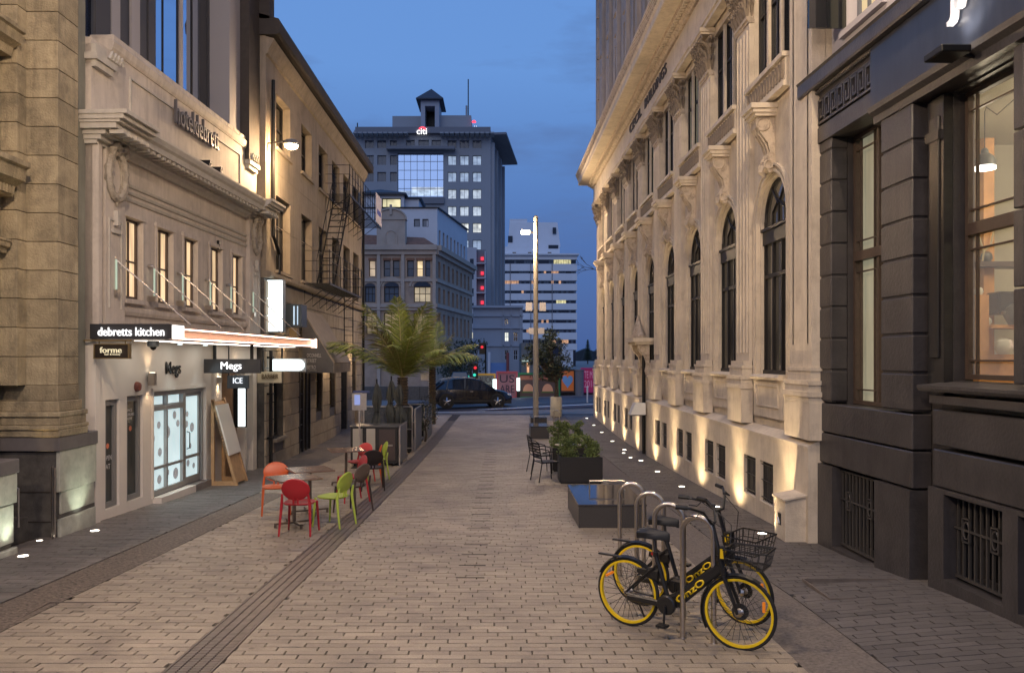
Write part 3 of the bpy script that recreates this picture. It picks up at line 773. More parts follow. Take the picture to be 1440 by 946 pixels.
MB(FD).box(5.63, 6.72, -.385, -.38, 2.31, 5.17).build('pane', gl, f)
# room
m_room = mat('room_wall', (.60, .57, .46), .8, var=.05); m_orange0 = mat('floor_boards', (.3, .18, .08), .5)
m = MB(); m.box(8.5, 8.6, 5.0, 10.9, 2.0, 5.5); m.box(4.9, 8.5, 10.9, 11.0, 2.0, 5.5); m.box(4.9, 8.5, 4.9, 5.0, 2.0, 5.5); m.build('room_wall', m_room, dkb)
MB().box(4.9, 8.5, 5.0, 10.9, 5.42, 5.5).build('ceiling', m_room, dkb); MB().box(4.9, 8.5, 5.0, 10.9, 1.9, 2.0).build('floor_slab', m_orange0, dkb)
MB().box(6.3, 6.5, 10.6, 10.9, 2.0, 5.42).build('room_pier', mat('room_tan', (.30, .22, .13), .7), dkb)
m_orange = mat('orange_timber', (.55, .27, .09), .5, var=.2, scale=8)
def R_(name, lab, cat): return thing(name, lab, cat, (5.9, 9.6, 2.0))
t = R_('display_cabinet', 'orange timber display cabinet seen through the shop window', 'cabinet')
MB().box(5.74, 5.86, 9.5, 9.9, 2.0, 3.26).build('side_board', m_orange, t); MB().box(5.86, 6.9, 9.5, 9.9, 2.0, 2.55).build('counter', m_orange, t)
MB().box(5.95, 6.08, 9.75, 9.9, 2.55, 5.2).build('post', m_orange, t); MB().box(5.86, 6.9, 9.45, 9.9, 2.86, 2.9).build('shelf_board', m_orange, t)
for i, (a, b, z, s_) in enumerate(((5.97, 9.4, 2.55, .10), (6.15, 9.45, 2.9, .13), (5.80, 9.6, 3.26, .05), (5.98, 9.75, 3.67, .07), (5.9, 9.6, 2.9, .05))):
    t2 = thing('pottery_jar', ['squat pale jar at the bottom of the window beside the counter', 'round pale bowl jar on the timber shelf', 'little dark jar on top of the orange cabinet side', 'white jar on the dark wall shelf behind the window', 'tiny dark jar on the timber shelf next to the round one'][i], 'jar', (a, b, z))
    MB().lathe([(s_ * .6, 0), (s_, s_ * .8), (s_ * .8, s_ * 1.6), (s_ * .5, s_ * 1.8)], n=12).build('body', mat('jar%d' % (i % 2), ((.6, .58, .5), (.1, .1, .09))[i % 2], .4), t2, local=1, smooth=True)
    MB().lathe([(s_ * .5, s_ * 1.8), (s_ * .56, s_ * 1.86), (s_ * .2, s_ * 1.95)], n=12).build('lid', MATS['jar%d' % (i % 2)], t2, local=1)
t = R_('wall_shelf', 'dark wall shelf with a forked twig ornament inside the shop', 'shelf')
MB().box(5.78, 6.9, 9.6, 9.9, 3.61, 3.67).build('board', m_brown, t)
m = MB(); m.tube([(5.9, 9.7, 3.67), (5.92, 9.7, 3.8), (5.86, 9.7, 3.98)], .012, 5); m.tube([(5.92, 9.7, 3.8), (6.0, 9.7, 3.88), (6.04, 9.7, 4.05)], .012, 5); m.build('twig_ornament', mat('antler', (.4, .33, .2), .6), t)
t = thing('desk_machine', 'dark coffee machine on the shelf behind the shop window', 'machine', (6.0, 9.6, 2.9)); MB().box(5.98, 6.25, 9.5, 9.8, 3.03, 3.3).build('body', m_dk2, t, bevel=.02); MB().box(6.0, 6.2, 9.45, 9.5, 3.03, 3.06).build('tray', m_steel, t)
t = thing('pendant_lamp', 'dark bell shaped pendant lamp with a glowing rim behind the shop window', 'lamp', (5.38, 8.8, 4.62))
MB().lathe([(.02, .2), (.035, .18), (.04, .145), (.085, .11), (.108, .06), (.112, .0), (.1, .0), (.09, .06), (.02, .12)], n=20).build('shade', mat('pendant_grey', (.12, .13, .12), .4), t, local=1, smooth=True)
MB().lathe([(.110, -.035), (.110, -.002)], n=20).build('glowing_rim', emat('pendant_glow', (1, .93, .8), 6), t, local=1)
MB().tube([(0, 0, .2), (0, 0, .60), (.03, .02, .66), (.2, .1, .6), (.45, .2, .8)], .006, 5).build('cord', m_iron, t, local=1)
lamp('POINT', 'pendant_bulb', (5.38, 8.8, 4.52), 25, (1, .84, .58), .08, t)
lamp('POINT', 'room_light', (6.6, 7.6, 4.9), 110, (1, .86, .62), .3, dkb)
# basement grilles
def grille(a0, a1, z0, z1):
    m = MB(FD); o = -.11; n = int((a1 - a0) / .095)
    for i in range(n + 1): x = a0 + .03 + (a1 - a0 - .06) * i / n; m.box(x - .011, x + .011, o, o + .022, z0 + .04, z1 - .02)
    m.box(a0, a1, o - .002, o + .026, z0 + .03, z0 + .06); m.box(a0, a1, o - .003, o + .025, z1 - .04, z1 - .02)
    zc = z0 + (z1 - z0) * .62; m.box(a0, a1, o + .023, o + .04, zc - .01, zc + .01)
    for f_ in (.28, .78):
        x = a0 + (a1 - a0) * f_; h = .12; w_ = .06
        for (p, q, r_, s_) in ((x - w_, x + w_, zc + h - .015, zc + h), (x - w_, x + w_, zc - h, zc - h + .015), (x - w_, x - w_ + .015, zc - h, zc + h), (x + w_ - .015, x + w_, zc - h, zc + h)): m.box(p, q, o + .024, o + .045, r_, s_)
        m.tube([(x + .045 * math.cos(a * math.pi / 6), o + .035, zc + .085 * math.sin(a * math.pi / 6)) for a in range(12)], .009, 5, True)
    m.build('window_grille', m_bars, dkb)
    MB(FD).box(a0 - .02, a1 + .02, -.60, -.42, z0 - .1, z1 + .1).build('cellar_glass', m_glassd, dkb)
grille(9.26, 10.34, .06, 1.08); grille(7.01, 7.87, .32, 1.16); grille(5.91, 6.79, .32, 1.16)
# sign lettering and its spotlight
m_ls = mat('sign_letters', (.8, .78, .8), .35, .2)
text('JAM', 'lettering', m_ls, dkb, tuple(FD(7.66, .075, 5.68)), (.027, -1, 0), .85, .42, .06, .0)
t = thing('sign_floodlight', 'black floodlight under the white shop lettering throwing light upward', 'floodlight', tuple(FD(7.4, .3, 5.3)))
MB(FD).box(7.25, 7.55, .14, .42, 5.29, 5.36).build('housing', m_iron, t, bevel=.01)
MB(FD).box(7.28, 7.52, .16, .40, 5.361, 5.366).build('lens', emat('flood_lens', (1, .97, .9), 10), t)
MB(FD).tube([(7.4, .14, 5.32), (7.4, .02, 5.3), (7.4, .0, 5.3)], .02, 6).build('arm', m_iron, t)
lamp('SPOT', 'floodlight', tuple(FD(7.4, .28, 5.42)), 26, (1, .95, .88), .05, t, 110, .8, tuple(FD(7.3, .0, 6.3)))
# pale upper wall with an open window
m_pale = mat('pale_upper_render', (.42, .40, .43), .8, var=.08, scale=2)
up = thing('pale_upper_storey', 'pale plastered upper storey with an open dark window above the charcoal cornice', 'building', tuple(FD(9, -.2, 6.4)))
wall(MB(FD), 3.5, 10.75, 6.37, 9.5, -.5, -.15, [(9.4, 10.35, 6.75, 8.6), (7.4, 8.4, 6.75, 8.6)]).build('wall', m_pale, up)
window(up, FD, 9.4, 10.35, 6.75, 8.6, -.36, mat('slate_frame', (.12, .13, .16), .4), emat('lit_room', (.8, .68, .42), .5), (.4, .7), (), .05)
window(up, FD, 7.4, 8.4, 6.75, 8.6, -.36, MATS['slate_frame'], m_glassd, (.5,), (), .05)
MB(FD).box(9.30, 10.4, -.15, -.08, 6.66, 6.74).build('sill', m_pale, up)
s_ = MB(FD); s_.box(10.33, 10.36, -.15, .34, 6.78, 8.6); s_.build('open_casement', m_glassd, up)
# ================================================================ stone bank building (far left)
m_stone = mat('sandstone_ashlar', (.34, .285, .185), .8, var=.28, scale=3.2, streak=.12, bump=.7, bscale=35, island=.18, dirt=((.10, .085, .06), 2.6, .6), grime=((.10, .085, .06), .4))
m_marble = mat('pale_marble', (.42, .43, .37), .45, var=.22, scale=4, dirt=((.2, .2, .17), 6, .4))
m_dstone = mat('dark_granite', (.085, .08, .075), .5, var=.35, scale=7, bump=.2)
stn = thing('stone_bank_building', 'weathered sandstone building with giant block pilaster and marble clad pedestals', 'building', (-6.4, 11, g(-6.3, 11)))
FL = Frame((-6.80, 0), (0, 1), (1, 0))
# recessed wall behind, and reveals
MB(FL).box(-2, 12.2, -.8, -.30, -.5, 16).build('wall_core', m_dstone, stn)
def course(a0, a1, o0, o1, z0, z1, split=None, name='stone_block', m_=m_stone):
    ed = [a0] + (split or []) + [a1]
    for p, q in zip(ed, ed[1:]): MB(FL).box(p + .003, q - .003, o0, o1, z0 + .004, z1 - .004).build(name, m_, stn, bevel=.006)
# giant pilaster: two stepped shafts of coursed blocks
z = 2.12; j = 0
course(11.22, 11.8, -.3, .60, 1.40, 1.72); 
m = MB(FL)
for (e, z0, z1) in ((.10, 1.40, 1.50), (.13, 1.50, 1.56), (.07, 1.56, 1.68), (.10, 1.68, 1.75), (.03, 1.75, 1.9), (.0, 1.9, 2.12)):
    m.box(11.22 - e, 11.80 + e, -.3, .60 + min(e, .08), z0, z1)
m.build('pilaster_base', m_stone, stn, bevel=.01)
while z < 12:
    h = .405
    course(11.22, 11.78, .08, .60, z, z + h)                      # outer shaft
    MB(FL).box(11.0, 11.22, -.3, .16, z + .004, z + h - .004).build('stone_block', m_stone, stn, bevel=.006)
    if z > 2: MB(FL).box(10.72, 11.0, -.3, -.06, z + .004, z + h - .004).build('stone_block', m_stone, stn, bevel=.006)
    if j % 2 == 0: MB(FL).box(11.215, 11.219, .27, .273, z, z + h)
    z += h; j += 1
MB(FL).box(11.3, 11.77, -.3, .57, 1.45, 12).build('pilaster_core', m_stone, stn)
# pedestal under it: granite body, marble cladding on the street face
MB(FL).box(11.2, 12.2, -.3, .60, -.3, 1.18).build('pedestal', m_dstone, stn)
course(11.17, 12.2, .602, .655, .62, 1.20, None, 'marble_slab', m_marble); course(11.24, 12.17, .602, .635, .30, .62 - .0, None, 'marble_slab', m_marble)
MB(FL).box(11.2, 12.2, .602, .625, .245, .30).build('slab_joint', m_dstone, stn)
course(11.2, 12.19, .602, .65, -.3, .245, None, 'marble_slab', m_marble)
MB(FL).box(11.14, 12.22, -.3, .67, 1.2, 1.40).build('pedestal_cap', mat('grey_cap', (.13, .12, .12), .6, var=.15, scale=4), stn, bevel=.01)
for z_ in (.62, .2): MB(FL).box(11.19, 11.199, -.3, .60, z_, z_ + .012).build('joint', m_joint, stn)
# near pedestal
MB(FL).box(8.0, 10.14, -.3, .58, -.3, 1.02).build('pedestal', m_dstone, stn)
course(7.5, 10.20, .582, .65, .66, 1.04, [9.2], 'marble_slab', m_marble); course(7.5, 10.15, .582, .635, .16, .655, [8.6, 9.7], 'marble_slab', m_marble); course(7.5, 10.2, .582, .655, -.3, .10, [9.2], 'marble_slab', m_marble)
MB(FL).box(8.0, 10.23, -.3, .66, 1.04, 1.22).build('pedestal_cap', MATS['grey_cap'], stn, bevel=.01)
MB(FL).box(8.0, 10.15, .56, .60, .10, .16).build('slab_joint', m_dstone, stn)
# window bay of the upper floors between pilasters
z = 1.22; j = 0
while z < 3.9:
    course(9.6, 10.44, -.3, -.12, z, z + .405); course(10.44, 10.72, -.3, -.02, z, z + .405)
    z += .405; j += 1
def ledge(z, h, o): 
    m = MB(FL); m.prism([(-.3, z), (o * .35, z), (o * .45, z + h * .3), (o * .8, z + h * .45), (o * .86, z + h * .8), (o, z + h * .85), (o, z + h), (-.3, z + h + .04)], 7, 10.95); m.build('ledge', m_stone, stn)
ledge(3.95, .18, .12); ledge(4.72, .46, .38); ledge(6.65, .36, .32)
m = MB(FL); s = 8.6
while s < 10.85: m.box(s, s + .035, .05, .20, 4.74, 4.85); s += .07
q = m.build('dentil', m_stone, stn); q['kind'] = 'stuff'
z = 4.13
for k in range(16):
    if not (4.6 < z < 5.2):
        course(9.9, 10.70, -.3, -.14 + (.10 if z < 6.6 else 0), z, min(z + .405, 4.72) if z < 4.72 else z + .405)
    z += .42
MB(FL).lathe([(.02, 4.95), (.14, 5.05), (.22, 5.3), (.26, 5.6), (.2, 5.8), (.05, 5.9)], c=(9.85, .06, 0), n=9).build('carved_swag', m_stone, stn, smooth=True)
window(stn, FL, 7.2, 9.85, 7.05, 11, -.22, m_iron, m_glassd, (.5, .85), (.4,), .08)
window(stn, FL, 7.2, 9.6, 1.3, 3.9, -.22, m_iron, m_glassd, (.5,), (.4,), .08)
# steel pipes in the recess
t = thing('steel_posts', 'pair of slim steel posts standing against the dark granite pedestal', 'post', (-6.42, 11.12, g(-6.4, 11.1)))
MB().tube([(-6.21, 11.10, -.03), (-6.21, 11.10, 1.0)], .014, 6).build('post', m_steel, t); MB().tube([(-6.165, 11.08, -.03), (-6.165, 11.08, .98)], .014, 6).build('post', m_steel, t)
t = thing('steel_handrail', 'short steel rail at the end of the nearest pedestal', 'rail', (-6.3, 10.6, g(-6.3, 10.6)))
MB().tube([(-6.2, 10.3, .32), (-6.2, 10.3, .82), (-6.28, 10.3, .86)], .014, 6).build('rail', m_steel, t)
m = MB(FL); m.box(10.5, 11.2, -.3, .2, -.3, .28); m.build('doorstep', m_dstone, stn)
# drainpipe between the two buildings
t = thing('old_drainpipe', 'dark cast drainpipe with hopper between the stone pilaster and the restaurant', 'drainpipe', (-6.6, 12.2, 0))
MB().tube([(-6.42, 12.19, 1.7), (-6.42, 12.19, 2.3), (-6.5, 12.19, 2.5)], .03, 6).build('pipe', m_iron, t)
MB().lathe([(.06, 2.5), (.12, 2.62), (.12, 2.72)], c=(-6.5, 12.19, 0), n=10).build('hopper', m_iron, t)

# ================================================================ hotel (left)
m_hotel = mat('hotel_render', (.58, .52, .45), .75, var=.10, scale=1.4, streak=.12, bump=.2, bscale=50, dirt=((.30, .265, .23), 2.2, .4), grime=((.24, .21, .18), .3))
m_hshop = mat('shopfront_paint', (.74, .69, .62), .5, var=.05, scale=1.4, bump=.05)
m_hor = mat('hotel_ornament', (.50, .47, .41), .7, var=.12, scale=8, bump=.2)
m_grey = mat('grey_joinery', (.22, .22, .215), .4)
FH = Frame((-6.24, 12.26), (.0446, 1), (1, -.0446))
hot = thing('hotel_building', 'pale rendered hotel with a heavy bracketed cornice, wreath panels and lit sash windows', 'building', tuple(FH(0, 0, g(-6.2, 12.3))))
Yh = lambda Y: Y - 12.26
LEN = 7.35
WN = [(13.22, 13.80), (14.34, 14.96), (15.45, 16.05), (16.72, 17.32), (17.92, 18.5)]
holes = [(Yh(a), Yh(b), 3.5, 4.86) for a, b in WN]
wall(MB(FH), 0.0, LEN, 2.8, 6.3, -.4, 0, holes).build('upper_wall', m_hotel, hot)
for (a, b) in WN:
    a, b = Yh(a), Yh(b)
    f = window(hot, FH, a + .01, b - .01, 3.52, 4.85, -.13, m_brown, emat('curtain_glow', (1, .72, .42), .85, (.45, (9, 9, 1.2))), (.5,), (.47,), .035, 'sash_window')
    m = MB(FH); m.box(a - .06, a - .005, 0, .03, 3.5, 4.93); m.box(b + .005, b + .06, 0, .03, 3.5, 4.93); m.box(a - .09, b + .09, 0, .045, 4.865, 4.94); m.build('window_surround', m_hotel, hot)
    MB(FH).box(a - .08, b + .08, 0, .08, 3.42, 3.495).build('window_sill', m_hotel, hot)
m = MB(FH); m.prism([(0, 3.22), (.03, 3.22), (.05, 3.28), (.05, 3.34), (0, 3.37)], .9, LEN - .7); m.build('string_course', m_hotel, hot)
# ground floor
holes = [(.37, .80, .10, 1.84), (1.04, 1.58, .10, 1.87), (1.96, 4.20, -.5, 1.90), (4.96, 6.50, -.5, 2.45), (6.62, 6.95, -.5, 2.1)]
wall(MB(FH), 0.0, LEN - .05, -.4, 2.797, -.4, -.0, holes).build('shopfront_wall', m_hshop, hot)
MB(FH).box(-.003, .14, -.4, .05, -.4, 2.79).build('corner_pilaster', m_hshop, hot)
MB(FH).box(4.55, 4.94, 0, .06, -.4, 2.75).build('shop_pilaster', m_hshop, hot)
m_gd = mat('door_glass', (.05, .055, .052), .08, spec=.7)
for (a, b, z0, z1, lab) in ((.37, .80, .10, 1.84, 'narrow'), (1.04, 1.58, .10, 1.87, 'wide')):
    f = window(hot, FH, a + .01, b - .01, z0 + .01, z1 - .01, -.10, m_grey, m_gd, (), (), .085, 'narrow_window')
    w_ = b - a
    p = MB(FH).box(a + .1, b - .12, -.085, -.083, z1 - .75, z1 - .18).build('poster', mat('poster_black', (.02, .02, .02), .4), f) if lab == 'wide' else f
    c_ = MB(FH).lathe([(.045, -.082), (.045, -.080)], c=((a + b) / 2, 0, z1 - (.56 if lab == 'wide' else .75)), n=14, axis='y').build('round_sticker', emat('sticker_orange', (.9, .25, .12), .25), f)
for i, (s_, z_) in enumerate((('SPACE', 1.60), ('AVAILABLE', 1.53), ('NOW', 1.46))):
    text(s_, 'lettering', mat('chalk_white', (.6, .6, .6), .6), hot, tuple(FH(1.17, -.075, z_)), tuple(FH.d), .26 if i == 1 else .18, .045, .002)
text('OPEN', 'lettering', MATS['chalk_white'], hot, tuple(FH(.47, -.075, .86)), tuple(FH.d), .22, .08, .002)
text('EAT', 'lettering', MATS['chalk_white'], hot, tuple(FH(.47, -.075, .72)), tuple(FH.d), .18, .08, .002)
# glazed shopfront with back-lit film
m_film = emat('lit_window_film', (.72, .90, .93), .80, (.22, (1.5, 1.5, 1.1)))
m_film2 = mat('silver_frame', (.35, .35, .34), .35, .4)
a0, a1, z0, z1 = 1.97, 4.18, .02, 1.89
m = MB(FH); o = -.12
m.box(a0, a1, o, o + .09, z1 - .07, z1); m.box(a0, 3.36, o, o + .09, 1.55, 1.64); m.box(a0, 3.36, o, o + .09, z0, z0 + .10); m.box(a0, 3.36, o + .01, o + .08, .49, .54)
for x, w_ in ((a0, .05), (2.55, .05), (3.24, .12), (4.10, .08)): m.box(x, x + w_, o - .003, o + .093, z0, z1)
f = m.build('shopfront_frame', m_film2, hot)
for (p, q) in ((a0 + .05, 2.55), (2.60, 3.24)):
    MB(FH).box(p, q, o + .02, o + .03, z0 + .1, .49).build('pane', m_film, f); MB(FH).box(p, q, o + .02, o + .03, .54, 1.55).build('pane', m_film, f); MB(FH).box(p + .04, q - .04, o + .02, o + .03, 1.66, z1 - .08).build('pane', m_film, f)
    MB(FH).box(p + .02, q - .02, o + .019, o + .032, 1.64, 1.66).build('glazing_bar', m_film2, f)
m_dot = mat('grey_sticker', (.3, .3, .3), .5, emis=(.8, .85, .9), es=.22)  # backlight showing through the translucent stickers is put in as emission
def dots(lst, par, oo):
    for (x, z, r) in lst:
        MB(FH).lathe([(r, oo), (r, oo + .002)], c=(x, 0, z), n=18, axis='y').build('round_sticker', m_dot, par)
        text('M', 'lettering', mat('sticker_white', (.7, .7, .7), .5), par, tuple(FH(x - r * .45, oo + .003, z - r * .3)), tuple(FH.d), r * .9, r * .6, .001)
dots([(2.10, 1.05, .10), (2.36, 1.28, .07), (2.40, .78, .08), (2.7, 1.12, .12), (3.0, 1.42, .08), (3.14, 1.25, .07), (2.38, .28, .085), (2.72, .36, .06), (3.05, .3, .11)], f, o + .031)
# door
d = MB(FH); a, b = 3.38, 4.09
d.box(a, a + .06, o + .01, o + .06, z0, z1 - .08); d.box(b - .06, b, o + .01, o + .06, z0, z1 - .08); d.box(a + .06, b - .06, o + .01, o + .06, z0, .16); d.box(a + .06, b - .06, o + .01, o + .06, .52, .58); d.box(a + .06, b - .06, o + .01, o + .06, z1 - .14, z1 - .08)
d = d.build('door', m_film2, hot); MB(FH).box(a + .06, b - .06, o + .02, o + .03, .16, .52).build('pane', m_film, d); MB(FH).box(a + .06, b - .06, o + .02, o + .03, .58, z1 - .14).build('pane', m_film, d)
MB(FH).tube([(a + .10, o + .06, .72), (a + .10, o + .12, .74), (a + .10, o + .12, 1.04), (a + .10, o + .06, 1.06)], .012, 6).build('handle', m_iron, d)
dots([(3.56, 1.40, .06), (3.78, 1.12, .10), (3.54, 1.2, .07), (3.70, .75, .06), (3.60, .42, .07), (3.86, .34, .06)], d, o + .031)
MB(FH).box(1.95, 3.4, 0, .16, -.3, .02).build('shop_sill', m_hshop, hot); MB(FH).box(3.36, 4.3, -.4, .1, -.3, .0).build('door_step', m_cement, hot)
m = MB(FH); m.box(1.9, 1.955, 0, .02, .0, 1.96); m.box(1.9, 4.26, 0, .02, 1.91, 1.97); m.box(4.21, 4.26, 0, .02, 0, 1.91); m.build('shop_surround', m_hshop, hot)
# entrance recess lined in timber
m_ply = mat('brown_panel', (.16, .055, .025), .4, var=.2, scale=8)
m_wood = mat('pale_timber', (.48, .30, .15), .55, var=.18, scale=9)
MB(FH).box(4.97, 5.9, -1.3, -1.25, -.3, 2.45).build('entrance_back', m_ply, hot)
dd = MB(FH).box(5.05, 5.6, -1.2, -1.15, -.15, 1.9).build('entrance_door', m_ply, hot); MB(FH).box(5.15, 5.5, -1.14, -1.13, .3, 1.6).build('door_panel', m_wood, dd)
MB(FH).box(4.95, 4.968, -1.25, -.4, -.3, 2.45).build('entrance_side', m_ply, hot)
MB(FH).box(5.72, 5.98, -.9, -.0, -.3, 2.3).build('timber_pier', mat('timber_warm', (.32, .2, .12), .5, var=.15, scale=7), hot)
MB(FH).box(6.0, 6.5, -1.0, -.7, -.3, 2.4).build('recess_wall', mat('recess_dark', (.05, .042, .045), .6), hot)
MB(FH).box(4.96, 6.5, -1.3, .0, 2.40, 2.44).build('recess_soffit', m_hshop, hot)
MB(FH).box(6.93, 7.15, -.0, .04, -.4, 2.75).build('lit_pilaster', m_hshop, hot)
MB(FH).box(6.62, 6.93, -.8, -.5, -.3, 2.1).build('side_door', MATS['recess_dark'], hot)
# pilasters with wreaths, end strips
for (a, b, o) in ((-.30, -.003, -.2), (.0, .10, .10), (.22, .80, .09), (6.55, 7.3, .09)): MB(FH).box(a, b, -.4, o, 2.803, 5.9).build('pilaster', m_hotel, hot)
MB(FH).box(-.30, -.02, -.4, -.10, -.3, 8.2).build('return_strip', mat('greenish_render', (.22, .22, .18), .8, var=.15, scale=2, streak=.2), hot)
m_wr = mat('wreath_stone', (.36, .32, .26), .75, var=.25, scale=12, bump=.5, dirt=((.12, .10, .08), 10, .6))
for (x, zc, rx, rz_) in ((.50, 5.42, .25, .37), (6.95, 5.42, .23, .36)):
    m = MB(FH)
    pts = [(x + rx * math.cos(a * math.pi / 14), .12, zc + rz_ * math.sin(a * math.pi / 14)) for a in range(28)]
    m.tube(pts, [.055 + .018 * (i % 2) for i in range(28)], 7, True)
    m.tube([(x + (rx - .07) * math.cos(a * math.pi / 12), .10, zc + (rz_ - .07) * math.sin(a * math.pi / 12)) for a in range(24)], .018, 5, True)
    for s in (-1, 1): m.tube([(x, .16, zc + rz_ + .02), (x + s * .12, .2, zc + rz_ + .1), (x + s * .2, .17, zc + rz_ + .02), (x + s * .17, .15, zc + rz_ - .12)], [.06, .07, .06, .02], 6)
    m.tube([(x, .12, zc - rz_), (x, .12, zc - rz_ - .1)], [.05, .02], 6)
    m.build('wreath', m_wr, hot, smooth=True)
    m = MB(FH); m.box(x - .2, x - .17, .09, .11, 3.3, 4.72); m.box(x + .17, x + .2, .09, .11, 3.3, 4.72); m.box(x - .17, x + .17, .09, .11, 4.69, 4.72); m.box(x - .04, x + .04, .09, .16, 4.62, 4.86); m.box(x - .12, x + .12, .09, .13, 4.5, 4.56); m.build('pilaster_panel', m_hor, hot)
# triple string course
for zz in (5.12, 5.24, 5.36): MB(FH).prism([(0, zz), (.03, zz + .01), (.05, zz + .05), (.0, zz + .07)], .95, 6.5).build('string_course', m_hor, hot)
# main cornice with mutules
def cprof(e): return [(-.2, 5.80), (.06 + e, 5.80), (.09 + e, 5.86), (.16 + e, 5.9), (.17 + e, 5.97), (.42 + e, 5.99), (.43 + e, 6.08), (.47 + e, 6.12), (.50 + e, 6.2), (.50 + e, 6.235), (-.2, 6.27)]
MB(FH).prism(cprof(0), .86, 6.5).build('cornice', m_hor, hot)
for (z0_, z1_, p_) in ((5.80, 5.86, .10), (5.86, 5.93, .17), (5.93, 6.0, .26), (6.0, 6.085, .46), (6.085, 6.13, .53), (6.13, 6.20, .60), (6.20, 6.26, .66)):
    MB(FH).box(-.02 - p_ * .32, .855, -.2, p_, z0_, z1_).build('cornice_end', m_hor, hot); MB(FH).box(6.505, LEN - .05 + p_ * .3, -.2, p_, z0_, z1_).build('cornice_end', m_hor, hot)
s = .95
while s < 6.4: MB(FH).box(s, s + .09, .19, .40, 5.93, 5.988).build('mutule', m_hor, hot); s += .19
for s in (-.1, .1, .3, .5, .7, 6.6, 6.8, 7.0, 7.2): MB(FH).box(s, s + .1, .32, .54, 5.93, 5.988).build('mutule', m_hor, hot)
# little spots fixed on the cornice
m = MB(FH)
for x in (3.55, 4.1): m.box(x - .04, x + .04, .30, .38, 6.24, 6.36); m.box(x - .05, x + .05, .1, .4, 6.36, 6.42)
m.build('sign_spot', m_iron, hot)
# parapet
wall(MB(FH), 0.0, LEN, 6.25, 7.45, -.4, -.02, []).build('parapet', m_hotel, hot)
MB(FH).prism([(-.5, 7.45), (.0, 7.45), (.03, 7.5), (.05, 7.6), (.02, 7.64), (-.5, 7.64)], .55, 6.6).build('parapet_coping', m_hotel, hot)
s = .62
while s < 6.5: MB(FH).box(s, s + .36, -.4, .0, 7.645, 7.74).build('coping_stone', m_hotel, hot, bevel=.01); s += .37
m = MB(FH); 
for (p, q, r_, s_) in ((1.15, 6.2, 7.2, 7.23), (1.15, 6.2, 6.5, 6.53), (1.15, 1.18, 6.53, 7.2), (6.17, 6.2, 6.53, 7.2)): m.box(p, q, -.02, .012, r_, s_)
m.build('panel_moulding', m_hor, hot)
m = MB(FH); m.box(.0, .5, -.4, .06, 7.0, 7.1); m.box(-.05, .55, -.4, .1, 7.1, 7.2); m.box(.0, .3, -.4, .06, 7.2, 7.35)
for i in range(4): m.tube([(.3 + .1 * i, .1 - .0 * i, 7.22), (.36 + .1 * i, .12, 7.34), (.42 + .1 * i, .1, 7.25)], .03, 5)
m.build('pier_cap', m_hor, hot)
m = MB(FH); m.box(6.6, 7.2, -.4, .06, 7.0, 7.1); m.box(6.55, 7.25, -.4, .1, 7.1, 7.2)
for i in range(4): m.tube([(6.65 + .12 * i, .1, 7.22), (6.7 + .12 * i, .12, 7.36), (6.76 + .12 * i, .1, 7.25)], .03, 5)
m.build('pier_cap', m_hor, hot)
m_sg = mat('sign_grey', (.09, .085, .09), .4)
text('hoteldebrett', 'lettering', m_sg, hot, tuple(FH(2.72, .03, 6.93)), tuple(FH.d), 2.05, .44, .05, .0)
text('Megs', 'lettering', mat('letter_black', (.015, .015, .015), .4), hot, tuple(FH(2.42, .012, 2.14)), tuple(FH.d), .62, .30, .015, .01)
# glass storey behind the parapet
m_fin = mat('dark_fin', (.055, .055, .06), .5); m_alu = mat('pale_fin', (.34, .33, .34), .5)
m_gblue = mat('mirror_glass', (.62, .68, .78), .03, 1, spec=1)
gs = MB(FH).box(.3, 6.2, -.70, -.62, 7.4, 13).build('glass_storey', m_gblue, hot)
SX = lambda px: 8273 / (750 - px) - 12.26
for (p0, p1, mm, dp_) in [(132, 153, m_fin, .04), (154, 166, m_alu, .05), (167, 181, m_fin, .02), (182, 194, m_alu, .05), (195, 206, m_fin, .02), (207, 217, m_fin, .04), (228.3, 230, m_iron, .012), (249, 251, m_iron, .012), (252, 257, m_alu, .02), (269, 271, m_iron, .012), (280, 290, m_fin, .02), (291, 305, m_fin, .04), (306, 312, m_alu, .02), (313, 321, m_fin, .03)]:
    MB(FH).box(SX(p0), SX(p1), -.62, -.62 + dp_, 7.4, 13).build('fin', mm, hot)
MB(FH).box(5.85, 6.5, -1.9, -.12, 7.64, 13).build('storey_pier', m_alu, hot)
MB(FH).box(-.4, 7.3, -6, -1.3, 3, 13).build('building_core', m_dstone, hot)
